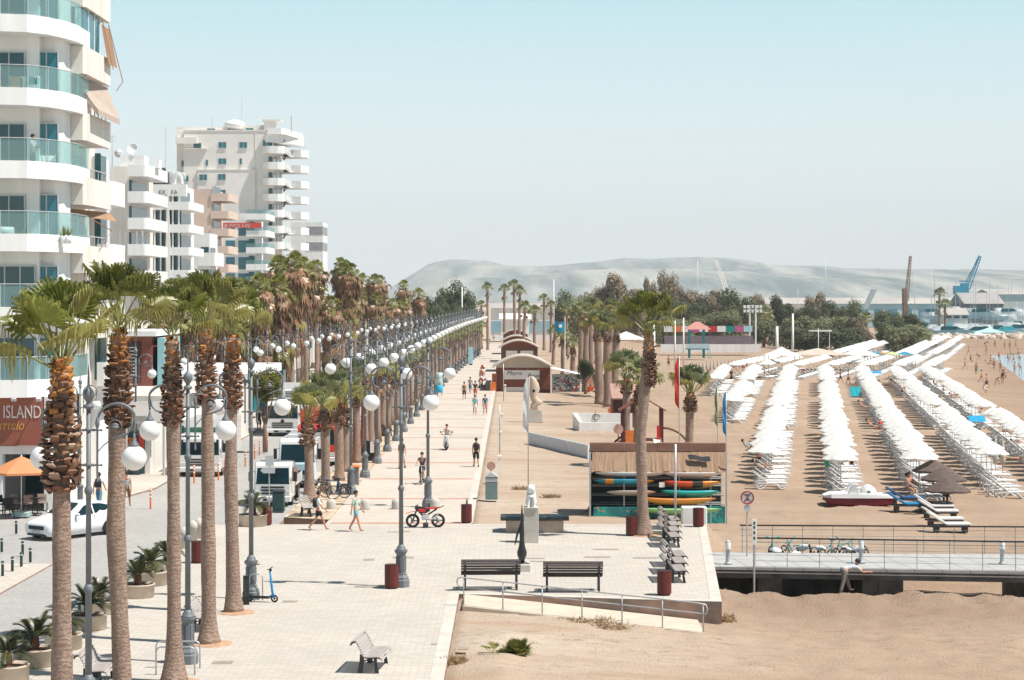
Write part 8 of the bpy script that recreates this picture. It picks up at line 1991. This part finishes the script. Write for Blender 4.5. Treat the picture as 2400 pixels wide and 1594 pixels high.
for i, (px, D, pyt, hw, kind) in enumerate(((1575,440,738,40,'leaf_olive'),(1635,445,735,44,'leaf_olive'),(1700,440,728,50,'leaf_olive'),(1790,430,742,40,'leaf_olive'),(1865,420,738,46,'leaf_olive'),(1910,425,744,40,'leaf_olive'),(1960,418,738,42,'leaf_olive'),(2005,415,740,36,'leaf_brown'),(1890,400,762,60,'leaf_dark'),(1980,398,766,50,'leaf_dark'),(2085,405,742,34,'leaf_dark'),(2100,395,764,34,'leaf_olive'),(2140,398,758,36,'leaf_olive'),(2165,400,766,30,'leaf_brown'),(2080,470,720,30,'leaf_dark'),(2130,480,732,34,'leaf_dark'))):
    tree(['leafy olive shrub behind the stadium stand','leafy olive shrub right of the stadium stand','shrub in the thicket at the back of the beach'][0 if i < 3 else 1 if i < 6 else 2], px, D, pyt, hw, kind, i+1, -.9, 'shrubs at the back of the beach', 'large_shrub')
tree('yellow green street tree beside the box lorry',622,128,868,45,'leaf_yel',2,0,'street trees'); tree('small dense green tree among the beach palms',1372,208,845,26,'leaf_dark',1,-.2,'street trees')
# ---------------------------------------------------------------- beach stadium, lifeguard tower, tents
t = thing('beach_stadium', 'beach stadium stand with a row of coloured advertising boards on top', 'stand', (X(1665,372),372,-.6)); w_ = 105*372/F; m = MB()
for k in range(6): m.box(-w_,w_,k*.7,k*.7+.69,.9+k*.38,1.25+k*.38)
m.build('tier', mat('purplish_benches', (.22,.17,.18), .8, .15, 1), t); MB().box(-w_-1,w_+1,-.6,-.4,.2,1.7).build('front_board', M['render_white'], t)
cols = [M['white'],M['orange'],M['white'],mat('pink_board', (.55,.08,.28), .5, .1, 2),M['white'],M['red'],M['white'],mat('green_board', (.0,.25,.20), .5, .1, 2),mat('pink_board', (.55,.10,.25), .5, .1, 2),mat('aqua_board', (.40,.65,.68), .5, .1, 2)]
for k, c in enumerate(cols): MB().box(-w_+2*w_*k/10+.02,-w_+2*w_*(k+1)/10-.02,4.2,4.3,Z(779,372)+.6,Z(765,372)+.6).build('advertising_board', c, t)
m = MB()
for k in range(11): m.box(-w_+2*w_*k/10-.05,-w_+2*w_*k/10+.05,4.31,4.4,0,Z(765,372)+.6)
m.build('post', M['dark_steel'], t)
t = thing('lifeguard_tower', 'turquoise lifeguard tower with a pink tiled roof', 'lifeguard tower', (X(1637,345),345,-.7)); m = MB()
for x, y in ((-1.5,0),(1.0,0),(-1.5,2),(1.0,2)): m.box(x-.12,x+.12,y-.12,y+.12,0,5.0)
m.build('post', M['teal'], t); MB().box(-2.1,1.9,-.3,2.2,1.5,1.65).build('platform', M['teal'], t); MB().box(-2.1,1.9,-.36,-.30,1.7,2.5).build('railing', mat('pale_aqua_panel', (.50,.62,.66), .5, .06, 2), t)
m = MB(); m.loft([[(-2.4,-.6,5.0),(2.2,-.6,5.0),(2.2,2.6,5.0),(-2.4,2.6,5.0)],[(-.5,.9,6.3),(.3,.9,6.3),(.3,1.1,6.3),(-.5,1.1,6.3)]]); m.build('roof', mat('pink_roof_tiles', (.48,.22,.18), .8, .15, 3), t)
m = MB(); m.tube([(1.9,-.3,1.6),(2.1,-1.2,0)], .06, 5); m.tube([(1.5,-.3,1.6),(1.7,-1.2,0)], .06, 5); m.build('ladder', M['teal'], t)
def tent(px, D, w_, pyt, pye, c, lab, d=2.5):
    zg = -.95; t = thing('tent', lab, 'tent', (X(px,D),D,zg)); zt, ze = Z(pyt,D)-zg, Z(pye,D)-zg; m = MB(); m.loft([[(-w_,-d,ze),(w_,-d,ze),(w_,d,ze),(-w_,d,ze)],[(-w_*.45,-d*.4,lerp(ze,zt,.5)),(w_*.45,-d*.4,lerp(ze,zt,.5)),(w_*.45,d*.4,lerp(ze,zt,.5)),(-w_*.45,d*.4,lerp(ze,zt,.5))],[(-.05,-.05,zt),(.05,-.05,zt),(.05,.05,zt),(-.05,.05,zt)]], cap=False); m.build('canopy', c, t); m = MB()
    for x in (-w_+.1,w_-.1):
        for y in (-d+.1,d-.1): m.tube([(x,y,0),(x,y,ze)], .06, 5)
    m.build('post', M['alu'], t)
tent(1468,330,3.4,777,795,M['canvas_white'],'white peaked tent left of the lone palm'); tent(1832,272,2.2,813,832,M['canvas_white'],'white pyramid tent between the parasol rows'); tent(1917,300,5.2,816,831,mat('beige_tent_cloth', (.50,.43,.36), .85, .06, 1),'broad beige beach bar tent between the parasol rows'); tent(2015,300,2.7,815,832,M['canvas_white'],'white tent right of the beige beach bar')
for px, c, lab in ((2065,(.68,.28,.08),'orange shade sail beyond the parasols'),(2090,(.60,.62,.30),'yellow green shade sail beyond the parasols'),(2120,(.03,.28,.42),'blue shade sail beyond the parasols'),(2052,(.05,.38,.48),'turquoise shade sail beyond the parasols')): tent(px,300,1.5,824,831,mat('shade_sail', c, .8, .1, 1, trans=.2),lab,1.2)
q = gp(2292,815,-1); t = thing('parasol','single white parasol standing apart on the far sand','parasol',(q.x,q.y,ground_h(q.x,q.y))); inst('canopy',PAR[0],t,(0,0,0),0,1.4); inst('pole',POLE,t,(0,0,0),0,1.3)
# floodlights and slim poles
for px, lab in ((1757,'left floodlight mast over the stadium'),(1771,'right floodlight mast over the stadium')):
    D = 380; t = thing('floodlight_mast', lab, 'floodlight', (X(px,D),D,-.6), 0, 'floodlights'); zt = Z(720,D)+.6; MB().tube([(0,0,0),(0,0,zt)], .16, 6).build('pole', M['white'], t); m = MB()
    for k in range(4): m.bbox(-1.2+k*.65,-.75+k*.65,-.15,.15,zt-.2,zt+.35,.04); m.bbox(-1.2+k*.65,-.75+k*.65,-.15,.15,zt-1.0,zt-.5,.04)
    m.build('lamp_bank', M['white'], t)
for px, pyt, D, r_, lab in ((1582,752,290,.14,'thick white pole beside the red flag'),(1602,745,300,.14,'white pole left of the lifeguard tower'),(1532,755,310,.30,'broad white pylon behind the lone palm'),(1645,690,560,.10,'thin mast above the trees over the stadium'),(1858,735,330,.22,'leaning white furled sail pole beside the shrubs'),(1821,765,335,.3,'white banner board at the edge of the thicket'),(1918,770,340,.07,'yellow green pole carrying a flat shade roof'),(1083,672,385,.14,'bare pole in front of the dark round trees'),(1298,655,420,.12,'thin street mast above the beach palms'),(1635,610,640,.16,'very tall mast with lamps above the tree line'),(1935,608,640,.16,'tall harbour light mast against the hills'),(1870,678,600,.10,'thin dark mast left of the upright tree'),(2183,628,640,.13,'tall yacht mast right of the brown crane'),(2144,640,640,.13,'dark mast with crosstrees beside the brown crane')):
    zg = -.7; tag(MB().tube([(0,0,0),(.01*r_,0,Z(pyt,D)-zg)], [r_,r_*.7], 6).build('mast' if D > 500 else 'pole', M['alu'] if D > 500 else M['white'], None, True, (X(px,D),D,zg)), lab, 'mast' if D > 500 else 'pole')
t = thing('shade_roof', 'small flat shade roof on two thin posts near the thicket', 'shade roof', (X(1922,342),342,-.8)); MB().box(-1.9,1.9,-1,1,Z(777,342)+.8,Z(774,342)+.8).build('roof', M['render_warm'], t); MB().tube([(1.6,0,0),(1.6,0,Z(777,342)+.8)], .06, 5).build('post', M['white'], t)
# ---------------------------------------------------------------- harbour
M['wroof'] = mat('dusty_sheet_roof', (.40,.37,.34), .8, .15, .08)
def warehouse(px0, px1, D, pyr, pye, lab, wm, rm, depth=24):
    x0, x1 = X(px0,D), X(px1,D); t = thing('warehouse', lab, 'warehouse', ((x0+x1)/2,D,0)); w_ = (x1-x0)/2; MB().box(-w_,w_,0,depth,-2,Z(pye,D)).build('wall', wm, t); m = MB(); m.loft([[(x,-.5,Z(pye,D)),(x,depth+.5,Z(pye,D)),(x,depth/2,Z(pyr,D))] for x in (-w_-.5,w_+.5)]); m.build('roof', M['wroof'] if rm == M['render_warm'] else rm, t); return t, w_
t, w_ = warehouse(1730,2285,860,698,712,'long low warehouse with a pale roof behind the harbour',M['render_grey'],M['render_warm'])
m = MB()
for k in range(16): m.box(-w_+2*w_*(k+.2)/16,-w_+2*w_*(k+.75)/16,-.1,-.01,1,4.6)
m.build('door', mat('blue_grey_door', (.14,.26,.32), .6, .4, .05), t)
warehouse(2325,2480,800,678,690,'tall pale warehouse at the right edge of the harbour',M['render_warm'],M['render_warm'],30); warehouse(2262,2352,760,686,712,'dark gabled shed between the blue crane and the pale warehouse',mat('dark_corrugate', (.22,.205,.21), .8, .15, .5),mat('grey_corrugate', (.33,.31,.30), .8, .1, .5),26)
t, w_ = warehouse(2208,2268,640,722,738,'small beige harbour building with three dark windows',M['render_warm'],M['render_warm'],10); m = MB()
for k in range(3): m.box(-w_+1.2+k*2.6,-w_+3+k*2.6,-.1,-.01,3.0,3.8)
m.build('window', M['dark_glass'], t)
warehouse(1300,1520,700,712,722,'pale low building far behind the beach palms',M['render_white'],M['render_warm']); t, w_ = warehouse(1150,1296,470,712,722,'white terminal building closing the end of the promenade',M['render_white'],M['render_warm'],12)
m = MB(); m.box(-w_,w_,-.1,-.01,1.5,4.2); m.build('glazing', mat('pale_blue_glazing', (.30,.50,.58), .3, .15, .2), t)
t, w_ = warehouse(1175,1240,455,735,748,'low white hall with a sloping roof at the end of the promenade',M['render_white'],M['render_grey'],8)
def lattice(m, a, b, w0, w1, n, r=.12):
    a, b = Vector(a), Vector(b); d = (b-a).normalized(); s = d.cross(Vector((0,1,0))).normalized(); P = []
    for i in range(n+1): t = i/n; c = a.lerp(b,t); w_ = lerp(w0,w1,t); P.append([c+s*w_, c-s*w_, c+Vector((0,w_,0))])
    for k in range(3): m.tube([p[k] for p in P], r, 4)
    for i in range(n):
        for k in range(3): m.tube([P[i][k],P[i+1][(k+1)%3]], r*.6, 3, cap=False)
D = 900; cx = X(2258,D)
t = thing('harbour_crane', 'bright blue harbour crane with a raised lattice jib', 'crane', (cx,D,0)); k_ = D/F
m = MB(); m.loft([[(-2.6*a,-2,z),(2.6*a,-2,z),(2.6*a,2,z),(-2.6*a,2,z)] for a, z in ((1.2,0),(.5,Z(697,D)))]); m.build('pedestal', M['render_grey'], t); M['crane_blue'] = mat('crane_blue_paint', (.02,.32,.46), .5, .12, .3)
m = MB(); m.box((2237-2258)*k_,(2254-2258)*k_,-3,3,Z(690,D),Z(670,D)); m.box((2253-2258)*k_,(2268-2258)*k_,-2.5,2.5,Z(697,D),Z(664,D)); m.box((2251-2258)*k_,(2266-2258)*k_,-2,2,Z(661,D),Z(658,D)); m.build('machine_house', M['crane_blue'], t); m = MB(); lattice(m,((2267-2258)*k_,0,Z(676,D)),((2297-2258)*k_,0,Z(600,D)),1.3,.6,12,.22); m.build('jib', M['crane_blue'], t); m = MB(); m.tube([((2262-2258)*k_,0,Z(660,D)),((2297-2258)*k_,0,Z(601,D))], .12, 4); m.build('cable', M['dark_steel'], t)
D = 820; cx = X(2122,D); k_ = D/F; t = thing('harbour_crane', 'rust brown crane with a tall steep jib', 'crane', (cx,D,0)); rb = mat('rust_paint', (.30,.15,.09), .8, .25, .4); m = MB(); m.box(-5*k_,5*k_,-2,2,0,Z(715,D)); m.box(-6*k_,3*k_,-2,2,Z(714.9,D),Z(676,D)); m.build('machine_house', rb, t); m = MB(); lattice(m,(2*k_,0,Z(705,D)),(12*k_,0,Z(600,D)),.9,.4,14,.16); m.build('jib', rb, t)
D = 760; t = thing('mobile_crane', 'grey mobile crane with a short raised boom behind the dark trees', 'crane', (X(2025,D),D,0)); k_ = D/F; m = MB(); m.box(-10*k_,12*k_,-2,2,0,2.5); m.build('chassis', M['alu'], t); m = MB(); m.loft([[(x,y,z) for x, y, z in ((a-1,-.8,b),(a+1,-.8,b),(a+1,.8,b),(a-1,.8,b))] for a, b in ((2*k_,Z(725,D)),(24*k_,Z(678,D)))]); m.build('boom', M['alu'], t)
D = 820; t = thing('tower_crane', 'thin white crane jib leaning over the tree line', 'crane', (X(1705,D),D,0)); k_ = D/F; m = MB(); lattice(m,(0,0,0),(0,0,Z(690,D)),1,1,6,.15); m.build('tower', M['white'], t); m = MB(); lattice(m,(0,0,Z(686,D)),(-28*k_,0,Z(610,D)),.9,.4,12,.15); m.build('jib', M['white'], t)
g_ = random.Random(12)
def boat(px, D, L_, lab, col, cab, mast=0, rz=0.0, z=-1.05):
    t = thing('boat', lab, 'boat', (X(px,D),D,z), rz, 'boats in the harbour'); m = MB(); m.loft([[(x,-w_,1.1+sh),(x,-w_*.8,-.2),(x,w_*.8,-.2),(x,w_,1.1+sh)] for x, w_, sh in ((-L_/2,L_*.13,0),(-L_*.1,L_*.16,.05),(L_*.25,L_*.12,.25),(L_/2,.05,.6))]); m.build('hull', col, t)
    m = MB(); m.loft([[(x,-w_,1.15),(x,w_,1.15),(x,w_*.8,z),(x,-w_*.8,z)] for x, w_, z in ((-L_*.35,L_*.09,1.9),(-L_*.3,L_*.1,2.4),(L_*.05,L_*.1,2.3),(L_*.2,L_*.07,1.4))]); m.build('cabin', cab, t)
    if mast: MB().tube([(0,0,1),(0,0,mast)], [.09,.05], 5).build('mast', M['alu'], t)
bl_ = ['white motor boat with a dark window band nearest the left shrubs','white yacht with a tall mast in the left of the marina','small pale boat low on the water','motor boat with a turquoise cover','white cruiser lying broadside','yacht with a slim mast beside the beige building','cream hulled boat in front of the small building','white cabin boat in the middle of the marina','yacht with a tall mast near the middle pontoon','broad white motor yacht right of the middle','small white boat partly behind a cruiser','yacht with a grey mast toward the right edge','large white cruiser at the right edge','blue covered boat close to the boulders','white dinghy beside the breakwater','distant yacht under the blue crane','distant yacht beside the dark shed','distant motor boat below the warehouse']
for i in range(18):
    px = 2185+i*12.8+g_.uniform(-3,3); D = 575+g_.uniform(0,95) if i < 15 else 700; boat(px, D, g_.uniform(7,12), bl_[i], M['plastic'], M['teal'] if i in (3,13) else M['dark_glass'] if i%4 == 0 else M['plastic'], g_.uniform(9,15) if i in (1,5,8,11,15,16) else 0, g_.choice([0,PI])+g_.uniform(-.3,.3))
for i in range(16): boat(2178+i*14.5+g_.uniform(-5,5), g_.uniform(600,690), g_.uniform(7,11), 'yacht with a bare mast among the crowded berths' if i%2 else 'pale motor boat among the crowded berths', M['plastic'], M['plastic'] if i%3 else M['dark_glass'], g_.uniform(10,17) if i%2 else 0, g_.uniform(-.5,.5))
for i in range(15): boat(2195+i*14.5+g_.uniform(-6,6), g_.uniform(690,755), g_.uniform(9,14), 'white boat laid up ashore with its mast standing' if i%3 == 0 else 'white cabin boat laid up ashore on props', M['plastic'], M['plastic'] if i%4 else M['dark_glass'], g_.uniform(12,18) if i%3 == 0 else 0, g_.uniform(-.6,.6), g_.uniform(.6,4.2))
for i, px in enumerate((2160,2172)): boat(px, 680, 9, ('boat with a turquoise stern seen over the dark shrubs','white boat on stilts seen over the dark shrubs')[i], M['plastic'], M['teal'], 0)
o = MB().box(X(2170,566),X(2500,566),565.5,567,-1.5,-.5).build('pontoon', M['deck']); tag(o, 'low grey pontoon along the marina berths', 'pontoon')
tent(2318,560,4.2,768,779,mat('mint_canopy', (.38,.68,.62), .8, .06, 1),'mint green peaked canopy behind the boulders')
M['rock'] = mat('pale_limestone', (.55,.46,.37), .95, .22, 1.2, bmp=.6, world=True); ROCK = []
for k in range(4):
    g2 = random.Random(k); m = MB(); m.ball((0,0,0), 1, 9, 6); m.v = [tuple(Vector(v)*g2.uniform(.78,1.12)) for v in m.v]; ROCK.append(m.mesh('boulder', M['rock']))
for i in range(44):
    px = 2120+i*6.9+g_.uniform(-4,4); D = g_.uniform(520,548); o = inst('boulder', ROCK[i%4], None, (X(px,D),D,-.9+g_.uniform(-.3,.2)), 0, (g_.uniform(1.0,2.0),g_.uniform(.8,1.4),g_.uniform(.7,1.3)), (g_.uniform(-.3,.3),g_.uniform(-.3,.3),g_.uniform(0,6))); tag(o, 'pale limestone boulder in the breakwater along the far beach', 'boulder', 'breakwater boulders')
for i, (px, D, hgt) in enumerate(((2202,620,11.5),(2215,600,8.0),(2030,480,5.0),(1795,460,6.5))): bpalm(px, D, -.8, hgt, .4, ['tall slim palm in front of the long warehouse','short palm beside the small beige harbour building','low palm beside the dark tree left of the harbour','young palm right of the floodlights'][i], 2.0, 'D', None, 0, i, 6)
